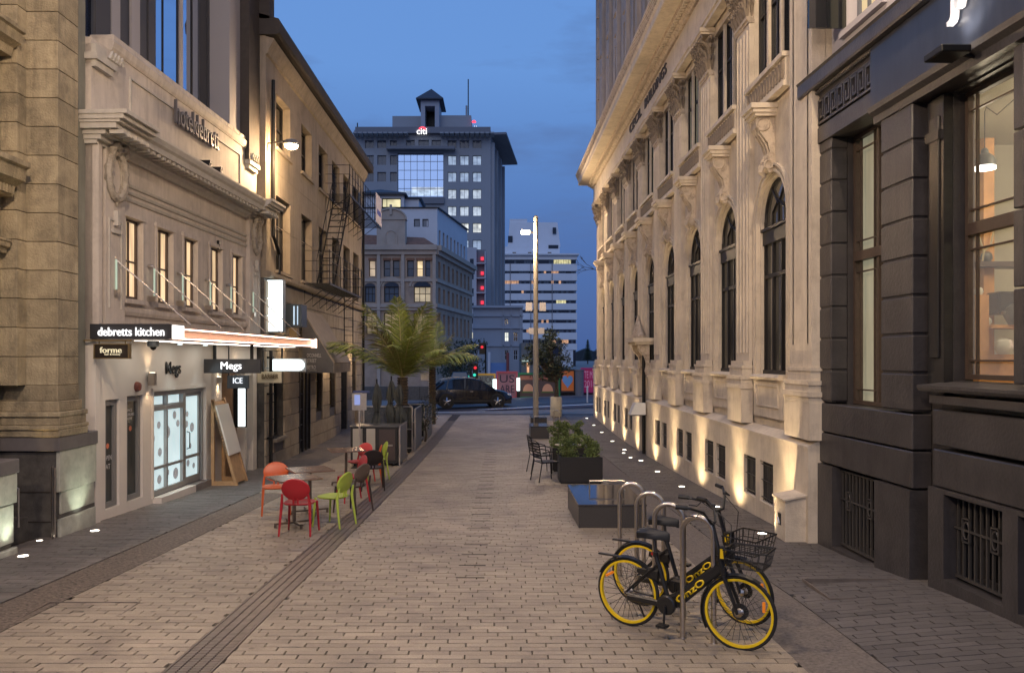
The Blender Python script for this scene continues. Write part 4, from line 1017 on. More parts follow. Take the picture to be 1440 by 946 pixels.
# wall brackets with light tubes and stay rods
for i, s in enumerate((.50, 1.78, 2.92, 4.22, 5.35, 6.75)):
    t = thing('canopy_stay', ['canopy stay rod fixed on the wreath pilaster', 'canopy stay rod between the first and second lit windows', 'canopy stay rod between the second and third lit windows', 'canopy stay rod between the third and fourth lit windows', 'canopy stay rod between the fourth and fifth lit windows', 'canopy stay rod under the far wreath'][i], 'stay rod', tuple(FH(s, .05, 4.1)), 0, 'stay rods holding the canopy')
    m = MB(FH); m.tube([(s, .06, 4.12), (s + .55, 1.08, 3.06)], .012, 6); m.build('rod', m_steel, t)
    MB(FH).lathe([(.03, 0.0), (.035, .06), (.02, .1)], c=(s, 0, 4.12), n=10, axis='y').build('wall_bracket', m_steel, t)
    t = thing('light_tube', ['upright pale green light tube on the wreath pilaster', 'upright light tube between first and second lit windows', 'upright light tube between second and third lit windows', 'upright light tube between third and fourth lit windows', 'upright light tube between fourth and fifth lit windows', 'upright light tube below the far wreath'][i], 'wall light', tuple(FH(s, .1, 3.5)), 0, 'upright tube lights on the hotel wall')
    MB(FH).lathe([(.016, 3.60), (.016, 4.08)], c=(s, .11, 0), n=10).build('tube', emat('tube_green', (.6, .78, .62), .45), t)
    MB(FH).box(s - .04, s + .04, .0, .15, 3.50, 3.60).build('holder', m_steel, t)
for (x, z) in ((4.85, 4.85),): MB(FH).box(x - .03, x + .03, 0, .05, z, z + .18).build('wall_box', m_iron, hot)
# canopy
can = thing('canopy', 'long flat canopy edged with two glowing light strips over the restaurant front', 'canopy', tuple(FH(.3, 0, 2.8)))
m_rose = mat('copper_fascia', (.72, .50, .40), .4)
MB(FH).box(.28, 8.5, .02, 1.07, 2.95, 3.0).build('roof_panel', mat('canopy_roof', (.3, .27, .25), .6), can)
MB(FH).box(.28, 8.5, .02, 1.07, 2.79, 2.83).build('soffit', mat('canopy_soffit', (.75, .70, .64), .6), can)
for k in range(6): MB(FH).box(.6 + k * 1.3, 1.5 + k * 1.3, .35, .75, 2.782, 2.789).build('soffit_light', emat('soffit_light', (1, .90, .78), 4), can)
MB(FH).box(.30, 8.5, 1.00, 1.04, 2.83, 2.95).build('fascia', m_rose, can)
m_led = emat('led_strip', (1, .68, .50), 9)
for z in (2.985, 2.785): 
    zi = z - .012 if z > 2.9 else z + .032
    MB(FH).box(.28, 8.5, 1.0, 1.13, z - .002, z + .020).build('edge_rail', mat('rail_rose', (.6, .42, .35), .5), can)
    MB(FH).tube([(.30, 1.10, zi), (8.48, 1.10, zi)], .009, 6).build('light_strip', m_led, can)
MB(FH).box(8.5, 8.53, 1.0, 1.15, 2.78, 3.01).build('light_strip', m_led, can)
# canopy end sign
m_sb = mat('sign_black', (.035, .035, .038), .4); m_neon = emat('sign_white', (1, 1, 1), 1.6)
def facing_sign(Y, x0, x1, z0, z1, label, txt=None, tx=None, mm=None, name='hanging_sign', th=.06, tm=None):
    t = thing(name, label, 'sign', ((x0 + x1) / 2, Y, z0))
    MB().box(x0, x1, Y, Y + th, z0, z1).build('board', mm or m_sb, t, bevel=.004)
    if txt: text(txt, 'lettering', tm or m_neon, t, (tx[0], Y - .02, tx[2]), (1, 0, 0), tx[1] - tx[0], tx[3] - tx[2], .02, .0)
    return t
t = facing_sign(12.18, -6.24, -4.99, 2.800, 3.03, 'long black sign board with glowing white restaurant name at the canopy end', 'debretts kitchen', (-6.10, -5.09, 2.845, 2.975))
e = MB().box(-4.985, -4.93, 12.19, 12.52, 2.81, 3.01).build('lit_end', emat('lit_white', (1, .98, .95), 2.2), t)
t = facing_sign(12.16, -6.15, -5.64, 2.51, 2.71, 'small dark hanging sign with thin gold frame and pale lettering under the canopy', 'forme', (-6.06, -5.73, 2.585, 2.675), mat('sign_brown', (.03, .022, .016), .4), tm=emat('gold_letters', (.85, .75, .5), .8))
text('hair & beauty', 'lettering', MATS['gold_letters'], t, (-5.99, 12.14, 2.545), (1, 0, 0), .24, .03, .01)
m = MB(); m.box(-6.17, -5.62, 12.14, 12.23, 2.71, 2.724); m.box(-6.17, -5.62, 12.14, 12.23, 2.496, 2.51); m.box(-6.165, -6.15, 12.14, 12.23, 2.51, 2.71); m.box(-5.64, -5.625, 12.14, 12.23, 2.51, 2.71); m.build('gold_frame', mat('brass', (.3, .22, .11), .4, .6), t)
m = MB(); m.box(-6.33, -5.60, 12.17, 12.20, 2.765, 2.79); m.tube([(-6.1, 12.19, 2.765), (-6.1, 12.19, 2.724)], .008, 5); m.tube([(-5.7, 12.19, 2.765), (-5.7, 12.19, 2.724)], .008, 5); m.build('bracket', MATS['brass'], t)
t = facing_sign(16.25, -6.0, -4.84, 2.20, 2.49, 'black sign board with glowing white cafe name hanging across the entrance', 'Megs', (-5.64, -5.22, 2.235, 2.43))
MB().box(-5.82, -5.76, 16.27, 16.31, 2.49, 2.78).build('hanger', m_iron, t); MB().box(-5.06, -5.0, 16.27, 16.31, 2.49, 2.78).build('hanger', m_iron, t)
t = facing_sign(17.0, -5.78, -5.32, 1.86, 2.14, 'dark blue grey hanging board with white letters below the cafe sign', 'ICE', (-5.64, -5.44, 1.97, 2.09), mat('slate_board', (.08, .10, .12), .4), tm=emat('ice_white', (.9, .95, 1), 1.2))
MB().box(-5.76, -5.74, 17.01, 17.04, 2.14, 2.78).build('hanger', m_iron, t)
t = facing_sign(18.6, -5.62, -5.05, 1.93, 2.19, 'pale cream hanging board with dark lettering behind the cafe sign', 'BARBER', (-5.5, -5.12, 2.03, 2.14), mat('cream_board', (.55, .5, .36), .5), tm=mat('brown_letters', (.12, .08, .03), .5))
MB().box(-5.5, -5.47, 18.61, 18.64, 2.19, 2.78).build('hanger', m_iron, t)
t = facing_sign(20.2, -6.0, -4.86, 2.17, 2.50, 'grey hanging sign with a blank glowing rounded white panel', None, None, mat('grey_board', (.30, .32, .33), .4))
m = MB(); zc, r = 2.335, .14; pts = []
for a in range(9): pts.append((-5.04 + r * math.sin(a * math.pi / 8), zc + r * math.cos(a * math.pi / 8)))
for a in range(9): pts.append((-5.76 - r * math.sin(a * math.pi / 8), zc - r * math.cos(a * math.pi / 8)))
m.prismy(pts, 20.17, 20.198); m.build('lit_panel', emat('sign_lit', (.9, 1, 1), 2.6), t)
MB().box(-5.5, -5.46, 20.22, 20.25, 2.5, 2.78).build('hanger', m_iron, t)
t = facing_sign(19.9, -5.86, -5.36, 3.16, 4.47, 'large blank glowing white box sign fixed high on the wall', None, None, mat('box_edge', (.25, .3, .33), .4), 'lightbox_sign', .22)
MB().box(-5.84, -5.38, 19.88, 19.899, 3.18, 4.45).build('lit_panel', MATS['sign_lit'], t)
t = facing_sign(19.2, -5.24, -4.97, 2.82, 2.98, 'tiny black sign with white letters on the canopy edge', 'dine', (-5.2, -5.0, 2.85, 2.95))
t = thing('glowing_menu_board', 'narrow glowing white menu board on the timber pier by the cafe entrance', 'sign', tuple(FH(5.8, .1, 1.2)))
MB(FH).box(5.72, 5.80, .02, .30, .95, 1.85).build('case', m_iron, t); q = MB(FH).box(5.712, 5.719, .13, .29, .97, 1.83).build('lit_panel', MATS['sign_lit'], t)
for s_, pw in ((2.6, 26), (3.75, 22)):  # downlights added to stand in for window light spilling on the footpath
    t = thing('added_downlight', 'added round downlight standing in for shop window spill, ' + ('over the wide shop panes' if s_ < 3 else 'over the shop door'), 'downlight', tuple(FH(s_, .45, 2.77)))
    MB(FH).lathe([(.06, 2.765), (.06, 2.779)], c=tuple((s_, .2, 0)), n=14).build('ring', m_steel, t); MB(FH).lathe([(.045, 2.760), (.045, 2.764)], c=(s_, .2, 0), n=12).build('lens', emat('cool_lens', (.8, .97, 1), 6), t)
    lamp('SPOT', 'downlight', tuple(FH(s_, .22, 2.74)), pw * 2.2, (.72, .95, 1), .05, t, 80, .9, tuple(FH(s_, 1.0, 0)))
# alarm, sconces, camera
t = thing('alarm_bell', 'round red brown alarm bell on the white shopfront wall', 'alarm', tuple(FH(1.36, 0, 2.02)))
MB(FH).lathe([(.085, 0), (.085, .03), (.07, .06), (.02, .07)], c=(1.36, 0, 2.02), n=16, axis='y').build('bell', mat('alarm_red', (.22, .07, .05), .35), t, smooth=True)
def sconce(s, z, lab, up_, dn, h=.22):
    t = thing('wall_light', lab, 'wall light', tuple(FH(s, .05, z)), 0, 'up and down wall lights')
    MB(FH).box(s - .05, s + .05, .03, .14, z - h / 2, z + h / 2).build('housing', m_steel, t, bevel=.005)
    MB(FH).box(s - .02, s + .02, .0, .03, z - .04, z + .04).build('mount', m_steel, t)
    MB(FH).box(s - .03, s + .03, .05, .12, z + h / 2, z + h / 2 + .004).build('lens', emat('sconce_lens', (1, .8, .55), 9), t)
    if up_: lamp('SPOT', 'uplight', tuple(FH(s, .10, z + h / 2 + .03)), up_, (1, .68, .40), .03, t, 95, .9, tuple(FH(s, .04, z + 1)))
    if dn: lamp('SPOT', 'downlight', tuple(FH(s, .10, z - h / 2 - .03)), dn, (1, .68, .40), .03, t, 95, .9, tuple(FH(s, .04, z - 1)))
sconce(1.76, 2.14, 'steel up and down wall light beside the red alarm bell', 7, 6)
sconce(4.72, 2.05, 'small wall light on the shopfront pilaster before the entrance', 3, 7, .12)
sconce(5.86, 2.2, 'small wall light above the glowing menu board', 4, 5, .12)
t = thing('security_camera', 'pale domed security camera under the canopy edge', 'camera', (-5.45, 12.6, 2.7))
MB().lathe([(.09, .08), (.09, .0), (.06, -.02), (.0, -.02)], n=14).build('housing', mat('camera_grey', (.3, .32, .3), .4), t, local=1); MB().lathe([(.05, -.02), (.04, -.05), (.01, -.07)], n=12).build('dome', m_iron, t, local=1)
# leaning board
t = thing('leaning_menu_board', 'tall pale timber sandwich board with white menu strip beside the entrance', 'sandwich board', (-5.8, 16.6, g(-5.8, 16.6)))
zg = g(-5.8, 16.6)
def wedge(y0, y1):
    m = MB(); w_ = .05
    m.prismy([(-5.96, zg), (-5.90, zg), (-5.90, 1.60), (-5.96, 1.65)], y0, y1)
    m.prismy([(-5.47, zg), (-5.41, zg), (-5.91, 1.66), (-5.955, 1.62)], y0, y1); m.prismy([(-5.9, zg), (-5.47, zg), (-5.50, zg + .09), (-5.9, zg + .09)], y0, y1)
    return m
wedge(16.55, 16.62).build('side_frame', m_wood, t); wedge(17.2, 17.27).build('side_frame', m_wood, t)
MB().prismy([(-5.455, zg + .05), (-5.44, zg + .05), (-5.915, 1.6), (-5.93, 1.6)], 16.62, 17.2).build('face_board', m_wood, t)
m = MB(); L1 = Vector((-5.60, 0, zg + .62)); L2 = Vector((-5.88, 0, 1.52)); n_ = Vector((.95, 0, .28)).normalized()
vs = []
for yy in (16.5, 17.24):
    for p, dd_ in ((L1, .02), (L1, .05), (L2, .05), (L2, .02)): q = p + n_ * dd_; vs.append((q.x, yy, q.z))
m.add(vs, [(0, 1, 2, 3), (7, 6, 5, 4), (0, 4, 5, 1), (1, 5, 6, 2), (2, 6, 7, 3), (3, 7, 4, 0)]); m.build('menu_sheet', mat('menu_white', (.7, .68, .62), .5), t)
ups = (L2 - L1).normalized()
text('COFFEE & BREAKFAST', 'lettering', m_sb, t, tuple(Vector((L1.x - .03, 16.49, L1.z)) + n_ * .05 + ups * .05), tuple(ups), .78, .05, .004, 0, tuple(Vector((-n_.x, 0, -n_.z))))
# ================================================================ long beige building (left, beyond the hotel)
m_beige = mat('beige_render', (.34, .285, .215), .8, var=.15, scale=1.1, streak=.12, bump=.3, bscale=50, dirt=((.19, .155, .115), 1.6, .5), grime=((.15, .125, .095), .45))
m_block = mat('rusticated_stone', (.36, .31, .24), .8, var=.15, scale=2.5, bump=.3, bscale=40, island=.10, dirt=((.17, .14, .10), 2, .4))
F3 = Frame((-5.72, 0), (0, 1), (1, 0))
bg3 = thing('beige_building', 'long beige rendered building with deep dark eaves over a rusticated stone ground floor', 'building', (-5.7, 20, g(-5.7, 20)))
WY = [(20.55, 21.95), (23.2, 24.5), (25.45, 26.8), (27.5, 28.8), (29.5, 30.8), (31.5, 32.7)]
S3, E3 = 19.62, 34.0
hl = [(a, b, 4.78, 6.72) for a, b in WY] + [(a, b, 7.95, 9.35) for a, b in WY]
wall(MB(F3), S3, E3, 4.5, 10.45, -.45, 0, hl).build('upper_wall', m_beige, bg3)
for i, (a, b) in enumerate(WY):
    f = window(bg3, F3, a + .02, b - .02, 4.8, 6.7, -.26, m_bronze, m_glassw, (.33, .67), (.62,), .05)
    f = window(bg3, F3, a + .02, b - .02, 7.97, 9.33, -.26, m_bronze, m_glassd, (.5,), (.5,), .05)
    MB(F3).box(a - .1, b + .1, .0, .07, 7.86, 7.948).build('window_sill', m_beige, bg3); MB(F3).box(a - .1, b + .1, .0, .07, 4.70, 4.778).build('window_sill', m_beige, bg3)
    if i >= 3:
        m = MB(F3)
        for z in (8.1, 8.4, 8.7, 9.0): m.box(a, b, -.12, -.1, z, z + .02)
        for x in (a + .3, a + .65, a + 1.0): m.box(x, x + .02, -.13, -.11, 7.97, 9.33)
        m.build('window_bars', m_iron, bg3)
MB(F3).prism([(0, 4.50), (.10, 4.50), (.13, 4.56), (.13, 4.64), (0, 4.69)], S3, E3).build('string_course', m_beige, bg3)
MB(F3).box(S3, E3, -5, -.5, -.3, 10).build('building_core', m_dstone, bg3)
MB(F3).prism([(.0, 10.0), (.05, 10.02), (.07, 10.1), (.16, 10.26), (.2, 10.38), (.0, 10.44)], S3, E3).build('eaves_cove', m_beige, bg3)
m_eave = mat('dark_eaves', (.05, .042, .036), .8, var=.2, scale=4)
MB(F3).prism([(-.6, 10.455), (.30, 10.455), (.36, 10.5), (.38, 10.72), (.34, 10.84), (-.6, 11.1)], 19.55, E3 + .3).build('eaves', m_eave, bg3)
m = MB(F3); m.box(18.78, 19.9, -.9, -.14, 7.2, 12.6); m.box(19.55, 19.95, -.6, .12, 10.84, 12.2); m.build('party_pier', m_eave, bg3)
# seams of render
for z in (5.9, 7.3): MB(F3).box(S3, E3, .0, .006, z, z + .02).build('render_joint', m_beige, bg3)
# ground floor blocks
OP = [(20.35, 21.35, .45, 2.1), (22.95, 24.35, -1, 3.3), (25.1, 26.0, .8, 2.4), (27.1, 28.1, .8, 2.4), (29.1, 30.3, -1, 3.0), (31.3, 32.2, .8, 2.4)]
wall(MB(F3), S3, E3, -.5, 4.5, -.45, -.035, OP).build('ground_wall', m_dstone, bg3)
z = -.35; j = 0; H_ = .435
while z < 4.4:
    x = S3; off = .45 if j % 2 else 0; z1 = min(z + H_, 4.5)
    edges = [S3] + [S3 + off + .95 * k for k in range(1, 16) if S3 + off + .95 * k < E3 - .2] + [E3]
    for p, q in zip(edges, edges[1:]):
        segs = [(p, q)]
        for (oa, ob, oz0, oz1) in OP:
            if z1 > oz0 + .05 and z < oz1 - .05:
                ns_ = []
                for (u, v) in segs:
                    if ob <= u or oa >= v: ns_.append((u, v)); continue
                    if oa - u > .06: ns_.append((u, oa))
                    if v - ob > .06: ns_.append((ob, v))
                segs = ns_
        for (u, v) in segs: MB(F3).box(u + .012, v - .012, -.04, .0, z + .012, z1 - .012).build('stone_block', m_block, bg3)
    z += H_; j += 1
window(bg3, F3, 20.37, 21.33, .47, 2.08, -.25, m_bronze, mat('teal_glass', (.03, .05, .06), .1), (), (), .06)
MB(F3).box(20.3, 21.4, -.04, .09, .36, .44).build('window_sill', m_block, bg3)
m_litdoor = emat('doorway_glow', (1, .62, .30), .35)
for (a, b) in ((25.12, 25.98), (27.12, 28.08), (31.32, 32.18)): window(bg3, F3, a, b, .82, 2.38, -.2, m_bronze, mat('amber_window', (.05, .03, .02), .1, emis=(1, .6, .3), es=.10), (.5,), (.6,), .06)
MB(F3).box(22.95, 24.35, -.9, -.86, -.3, 3.3).build('door', mat('entrance_amber', (.12, .07, .04), .4, emis=(1, .6, .3), es=.18), bg3)
m = MB(F3)
for x in (23.0, 23.42, 23.86, 24.3): m.box(x - .03, x + .03, -.05, .0, -.25, 2.3)
for z in (.1, .55, 1.0, 1.45, 1.9): m.box(23.0, 23.42, -.04, -.02, z, z + .03)
m.build('entrance_gate', m_iron, bg3)
MB(F3).box(29.1, 30.3, -.5, -.46, -.3, 3.0).build('door', m_iron, bg3)
MB(F3).box(31.9, 33.0, 0, .12, -.3, .9).build('wall_step', m_block, bg3)
lamp('POINT', 'doorway_light', tuple(F3(23.7, -.3, 2.5)), 9, (1, .66, .36), .08, bg3); lamp('POINT', 'shop_light', tuple(F3(26.5, .35, 2.25)), 16, (1, .66, .36), .08, bg3); lamp('POINT', 'shop_light', tuple(F3(30.8, .45, 2.6)), 22, (1, .66, .36), .08, bg3)
# drainpipes
t = thing('cast_downpipe', 'black cast downpipe with two bends on the beige wall near the street lamp', 'downpipe', (-5.65, 20, 0))
MB(F3).tube([(20.05, .07, 9.5), (20.05, .07, 6.0), (20.05, .07, 5.6), (20.6, .07, 5.2), (20.6, .07, 4.7)], .045, 8).build('pipe', m_iron, t); MB(F3).tube([(19.8, .08, 2.7), (19.8, .08, g(-5.7, 19.8))], .045, 8).build('pipe', m_iron, t)
for z in (.5, 1.6, 2.5): MB(F3).box(19.72, 19.88, -.0, .14, z, z + .05).build('clamp', m_iron, t)
t = thing('cast_downpipe', 'black downpipe running down the far corner of the beige building', 'downpipe', (-5.65, 33.4, 0))
MB(F3).tube([(33.45, .08, 9.5), (33.45, .08, g(-5.7, 33.4))], .05, 8).build('pipe', m_iron, t); MB(F3).box(33.36, 33.54, 0, .15, 4.2, 4.26).build('clamp', m_iron, t)
# wall boxes around the big lit sign
t = thing('air_box', 'dark box with pale tubes fixed beyond the lit box sign', 'wall box', (-5.5, 21.5, 3.3))
MB().box(-5.72, -5.25, 21.3, 21.9, 3.35, 3.95).build('case', mat('slate_box', (.05, .07, .09), .4), t); MB().box(-5.46, -5.43, 21.27, 21.299, 3.4, 3.9).build('tube', emat('blue_tube', (.6, .8, 1), .8), t); MB().box(-5.36, -5.34, 21.27, 21.299, 3.4, 3.9).build('tube', MATS['blue_tube'], t)
t = thing('brass_lantern', 'small warm brass box lamp under the dark wall box', 'wall light', (-5.4, 21.0, 2.95))
MB().box(-5.5, -5.3, 21.0, 21.2, 2.95, 3.3).build('case', MATS['brass'], t); MB().box(-5.47, -5.33, 21.03, 21.17, 2.94, 2.949).build('lens', MATS['sconce_lens'], t); lamp('POINT', 'bulb', (-5.4, 21.1, 2.85), 7, WARM, .05, t)
# awning
m_awn = mat('awning_canvas', (.10, .10, .105), .8, var=.1, scale=6); m_awn2 = mat('awning_top', (.30, .26, .22), .85, var=.12, scale=4)
t = thing('canvas_awning', 'steep dark canvas awning with white lettering over the bistro door', 'awning', (-5.3, 24.6, 2.1))
MB(F3).add([(23.3, .0, 3.88), (23.3, .92, 2.36), (23.3, .92, 2.08), (23.3, .0, 2.08)], [(0, 1, 2, 3)]).add([(23.32, .0, 3.88), (23.32, .92, 2.36), (23.32, .92, 2.08), (23.32, .0, 2.08)], [(0, 1, 2, 3)]).build('side_panel', m_awn, t)
MB(F3).add([(25.9, .0, 3.88), (25.9, .92, 2.36), (25.9, .92, 2.08), (25.9, .0, 2.08)], [(0, 1, 2, 3)]).build('side_panel', m_awn, t)
MB(F3).prism([(0, 3.88), (.92, 2.36), (.94, 2.38), (.02, 3.92)], 23.28, 25.92).build('sloping_top', m_awn2, t)
MB(F3).box(23.28, 25.92, .92, .935, 2.08, 2.36).build('valance', m_awn2, t)
lw = mat('awning_letters', (.5, .5, .48), .6)
for i, (s_, z_, w_) in enumerate((("O'CONNELL", 2.72, .42), ('STREET', 2.56, .28), ('BISTRO', 2.37, .26))): text(s_, 'lettering', lw, t, (-5.66 + .08, 23.28, z_ - .18), (1, 0, 0), w_, .11, .004)
MB().box(-5.6, -5.3, 23.27, 23.285, 2.145, 2.155).build('underline', lw, t)
# fire escape
fe = thing('fire_escape', 'black iron fire escape with two platforms and steep stairs on the beige wall', 'fire escape', (-5.3, 28, 4.6))
def platform(a, b, z, w_, nm):
    m = MB(F3)
    m.box(a, b, .02, .06, z - .05, z); m.box(a, b, w_ - .04, w_, z - .05, z); 
    s = a
    while s < b: m.box(s, s + .012, .06, w_ - .04, z - .012, z); s += .14
    m.build(nm, m_iron, fe)
    m = MB(F3)
    for zz in (.35, .65, .95): m.tube([(a, w_ - .02, z + zz), (b, w_ - .02, z + zz)], .009, 5); m.tube([(a, .03, z + zz), (a, w_ - .02, z + zz)], .009, 5); m.tube([(b, .03, z + zz), (b, w_ - .02, z + zz)], .009, 5)
    s = a
    while s <= b + .01: m.tube([(s, w_ - .02, z), (s, w_ - .02, z + .98)], .013, 5); s += (b - a) / max(3, int((b - a) / .5))
    m.build('railing', m_iron, fe)
    s = a + .1
    while s < b: MB(F3).tube([(s, w_ - .05, z - .04), (s, .02, z - .62), (s, .03, z - .04)], .014, 5).build('bracket', m_iron, fe); s += 1.0
platform(26.3, 33.2, 7.93, .85, 'upper_platform'); platform(23.4, 28.8, 4.72, .8, 'lower_platform')
def stair(a0, z0, a1, z1, o0, o1, n):
    m = MB(F3)
    for o in (o0, o1):
        m.tube([(a0, o, z0), (a1, o, z1)], .024, 5); m.tube([(a0, o, z0 + .8), (a1, o, z1 + .8)], .014, 5)
        for k in range(5): f_ = k / 4; m.tube([(a0 + (a1 - a0) * f_, o, z0 + (z1 - z0) * f_), (a0 + (a1 - a0) * f_, o, z0 + (z1 - z0) * f_ + .8)], .011, 4)
    m.build('stringer', m_iron, fe)
    for k in range(1, n): f_ = k / n; MB(F3).box(a0 + (a1 - a0) * f_ - .06, a0 + (a1 - a0) * f_ + .06, o0, o1, z0 + (z1 - z0) * f_, z0 + (z1 - z0) * f_ + .02).build('tread', m_iron, fe)
stair(24.3, 4.72, 26.9, 7.93, .2, .72, 14)
m = MB(F3)
for o in (.4, .7): m.tube([(27.6, o, 4.7), (27.6, o, 2.3)], .018, 5)
for k in range(8): m.tube([(27.6, .4, 2.4 + .3 * k), (27.6, .7, 2.4 + .3 * k)], .011, 4)
m.build('drop_ladder', m_iron, fe)
t = thing('white_banner', 'white printed banner tied to the end of the upper fire escape platform', 'banner', (-4.8, 33.1, 8))
b_ = MB(F3).box(31.6, 33.15, .87, .885, 7.95, 9.1).build('cloth', mat('banner_white', (.55, .52, .6), .7, var=.2, scale=3), t); MB(F3).box(31.9, 32.9, .886, .89, 8.3, 8.5).build('print_stripe', mat('banner_blue', (.1, .12, .4), .7), t)
# street lamp on the wall
def wall_lamp(y, z, lab, e, xw=-5.72, xo=-5.15, col=(1, .66, .36)):
    t = thing('wall_street_lamp', lab, 'street lamp', (xw, y, z))
    MB().tube([(xw, y, z - .15), (xw * .97 + xo * .03, y, z + .05), (xo * .9 + xw * .1, y, z + .12)], .022, 6).build('arm', m_iron, t)
    MB().lathe([(.05, .16), (.15, .12), (.19, .03), (.17, .0)], c=(xo, y, z), n=16).build('housing', mat('lamp_grey', (.2, .2, .2), .5), t, smooth=True)
    MB().lathe([(.165, .0), (.15, -.05), (.08, -.09), (.01, -.1)], c=(xo, y, z), n=16).build('lens', emat('sodium_lens', (1, .80, .45), 60), t, smooth=True)
    lamp('POINT', 'street_bulb', (xo, y, z - .22), e, col, .12, t)
    return t
wall_lamp(19.75, 7.78, 'glowing street lamp on a short arm above the canopy end', 520, -5.72, -5.12)
wall_lamp(5.2, 7.8, 'unseen street lamp assumed high on the near wall, added to light the foreground paving', 1350, -6.9, -3.0, (1, .74, .52))  # assumed lamp out of view, added for the warm light on the foreground
wall_lamp(7.6, 10.4, 'unseen street lamp added high on the charcoal building to brighten the opposite fronts', 1050, 4.5, 3.3, (1, .74, .48))  # added lamp out of view, lifts the fronts across the street
wall_lamp(-2.5, 7.8, 'unseen street lamp added farther back behind the viewpoint to even the wall light', 1200, -6.9, -3.0, (1, .74, .52))  # second lamp behind the camera, added to spread light along the walls

# ================================================================ buildings beyond the cross street
m_vic = mat('victorian_brick', (.42, .31, .23), .85, var=.16, scale=1.2, bump=.2, bscale=15, dirt=((.10, .09, .085), .5, .4))
m_vic2 = mat('victorian_trim', (.46, .38, .31), .8, var=.12, scale=1)
m_roofr = mat('terracotta', (.25, .12, .07), .8, var=.3, scale=3)
m_pw = mat('plaster_white', (.62, .64, .68), .8, var=.05, scale=.5)
m_wdark = mat('far_window_dark', (.02, .022, .03), .08, spec=.8)
def wl(c, s): return emat('lit_%02d_%02d_%d' % (int(c[0] * 99), int(c[2] * 99), int(s * 100)), c, s, (.5, (.9, .9, 1.3)))
vic = thing('victorian_building', 'dark brick and stone Victorian corner building with arched windows and a curved gable', 'building', (-9, 70, -.2))
k = 70 / 1120
def PX(px, Y): return (px - 700) / 1120 * Y
def PZ(py, Y): return 2.5 - (py - 504) / 1120 * Y
FV = Frame((0, 70), (1, 0), (0, -1))       # a = world X, o = towards the camera
X0, X1 = PX(440, 70), PX(613, 70)
rows = [(PZ(389, 70), PZ(366, 70)), (PZ(425, 70), PZ(403, 70)), (PZ(470, 70), PZ(440, 70))]
holes = []
w2 = [(500, 506, 1), (519, 528, 1), (539.5, 549, 0), (552.5, 562, 0), (572.5, 582, 0), (586, 595, 2), (598, 608, 0)]
for (a, b, l) in w2: holes.append((PX(a, 70), PX(b, 70), *rows[0]))
w3 = [(513, 528, 0), (540, 561, 0), (582, 606, 3)]
for (a, b, l) in w3: holes.append((PX(a, 70), PX(b, 70), *rows[1])); 
for (a, b) in ((515, 530), (540, 561), (582, 606)): holes.append((PX(a, 70), PX(b, 70), *rows[2]))
wall(MB(FV), X0, X1, -.5, PZ(352, 70), -.5, 0, holes).build('front_wall', m_vic, vic)
for i, (a, b, l) in enumerate(w2):
    gm = wl((1, .75, .42), .9) if l == 2 else (wl((1, .75, .5), .45) if l == 1 else mat('far_pane', (.10, .12, .15), .1))
    window(vic, FV, PX(a, 70), PX(b, 70), *rows[0], -.25, m_bronze, gm, (), (.5,), .06)
    c = PX((a + b) / 2, 70); r = PX(b, 70) - c + .06
    MB(FV).prism([(0.0, rows[0][1]), (.06, rows[0][1]), (.06, rows[0][1] + .2), (0, rows[0][1] + .2)], c - r, c + r).build('window_head', m_roofr, vic)
for (a, b, l) in w3:
    c = PX((a + b) / 2, 70); r = PX(b, 70) - c; zt = rows[1][1]
    f = window(vic, FV, c - r, c + r, rows[1][0], zt, -.25, m_bronze, wl((1, .8, .5), .35) if l == 3 else MATS['far_pane'], (.33, .67), (.55,), .07, 'arched_window')
    m = MB(FV); n = 10; pts = [(c - r * math.cos(math.pi * i / n), zt + r * .62 * math.sin(math.pi * i / n)) for i in range(n + 1)]
    m.add([(p[0], .01, p[1]) for p in pts], [tuple(range(n + 1))]); m.build('arch_pane', m_wdark, f)
    for (q, o_) in ((.12, .07), (.34, .12)): m = MB(FV); m.tube([(c - (r + q) * math.cos(math.pi * i / n), .0, zt + (r * .62 + q) * math.sin(math.pi * i / n)) for i in range(n + 1)], o_, 6); m.build('arch_ring', m_vic2, vic)
for (a, b) in ((515, 530), (540, 561), (582, 606)): window(vic, FV, PX(a, 70), PX(b, 70), *rows[2], -.25, m_bronze, wl((1, .75, .45), .25), (.5,), (.6,), .07)
for (y0, y1, o) in ((352, 345, .5), (358, 352, .25), (396, 392, .15), (432, 427, .15), (436, 434, .25)): MB(FV).box(X0, X1 + .1, -.3, o, PZ(y0, 70), PZ(y1, 70)).build('cornice', m_vic2, vic)
for px in (533, 567, 611): MB(FV).box(PX(px - 2.5, 70), PX(px + 2, 70), 0, .2, -.5, PZ(352, 70)).build('pilaster', m_vic2, vic)
m = MB(FV); zb, zt_ = PZ(345, 70), PZ(310, 70); c = PX(550.5, 70)
m.box(c - 1.25, c + 1.25, -.8, .3, zb, zt_); m.build('gable_block', m_vic2, vic)
m = MB(FV); n = 12; m.prism([(0, 0), (1, 0), (1, .01)], 0, .001); m = MB(FV)
pts = [(c - 1.35 * math.cos(math.pi * i / n), zt_ + .95 * math.sin(math.pi * i / n)) for i in range(n + 1)]
m.add([(p[0], .4, p[1]) for p in pts] + [(p[0], -.5, p[1]) for p in pts], [tuple(range(n + 1)), tuple(range(n + 1, 2 * n + 2))[::-1]] + [(i, (i + 1) % (n + 1), n + 1 + (i + 1) % (n + 1), n + 1 + i) for i in range(n + 1)])
m.build('gable_arch', m_vic2, vic)
m = MB(FV); m.tube([(p[0], .45, p[1]) for p in pts], .09, 6); m.box(c - .1, c + .1, .3, .55, zt_ + .4, zt_ + 1.3); m.build('gable_moulding', m_vic2, vic)
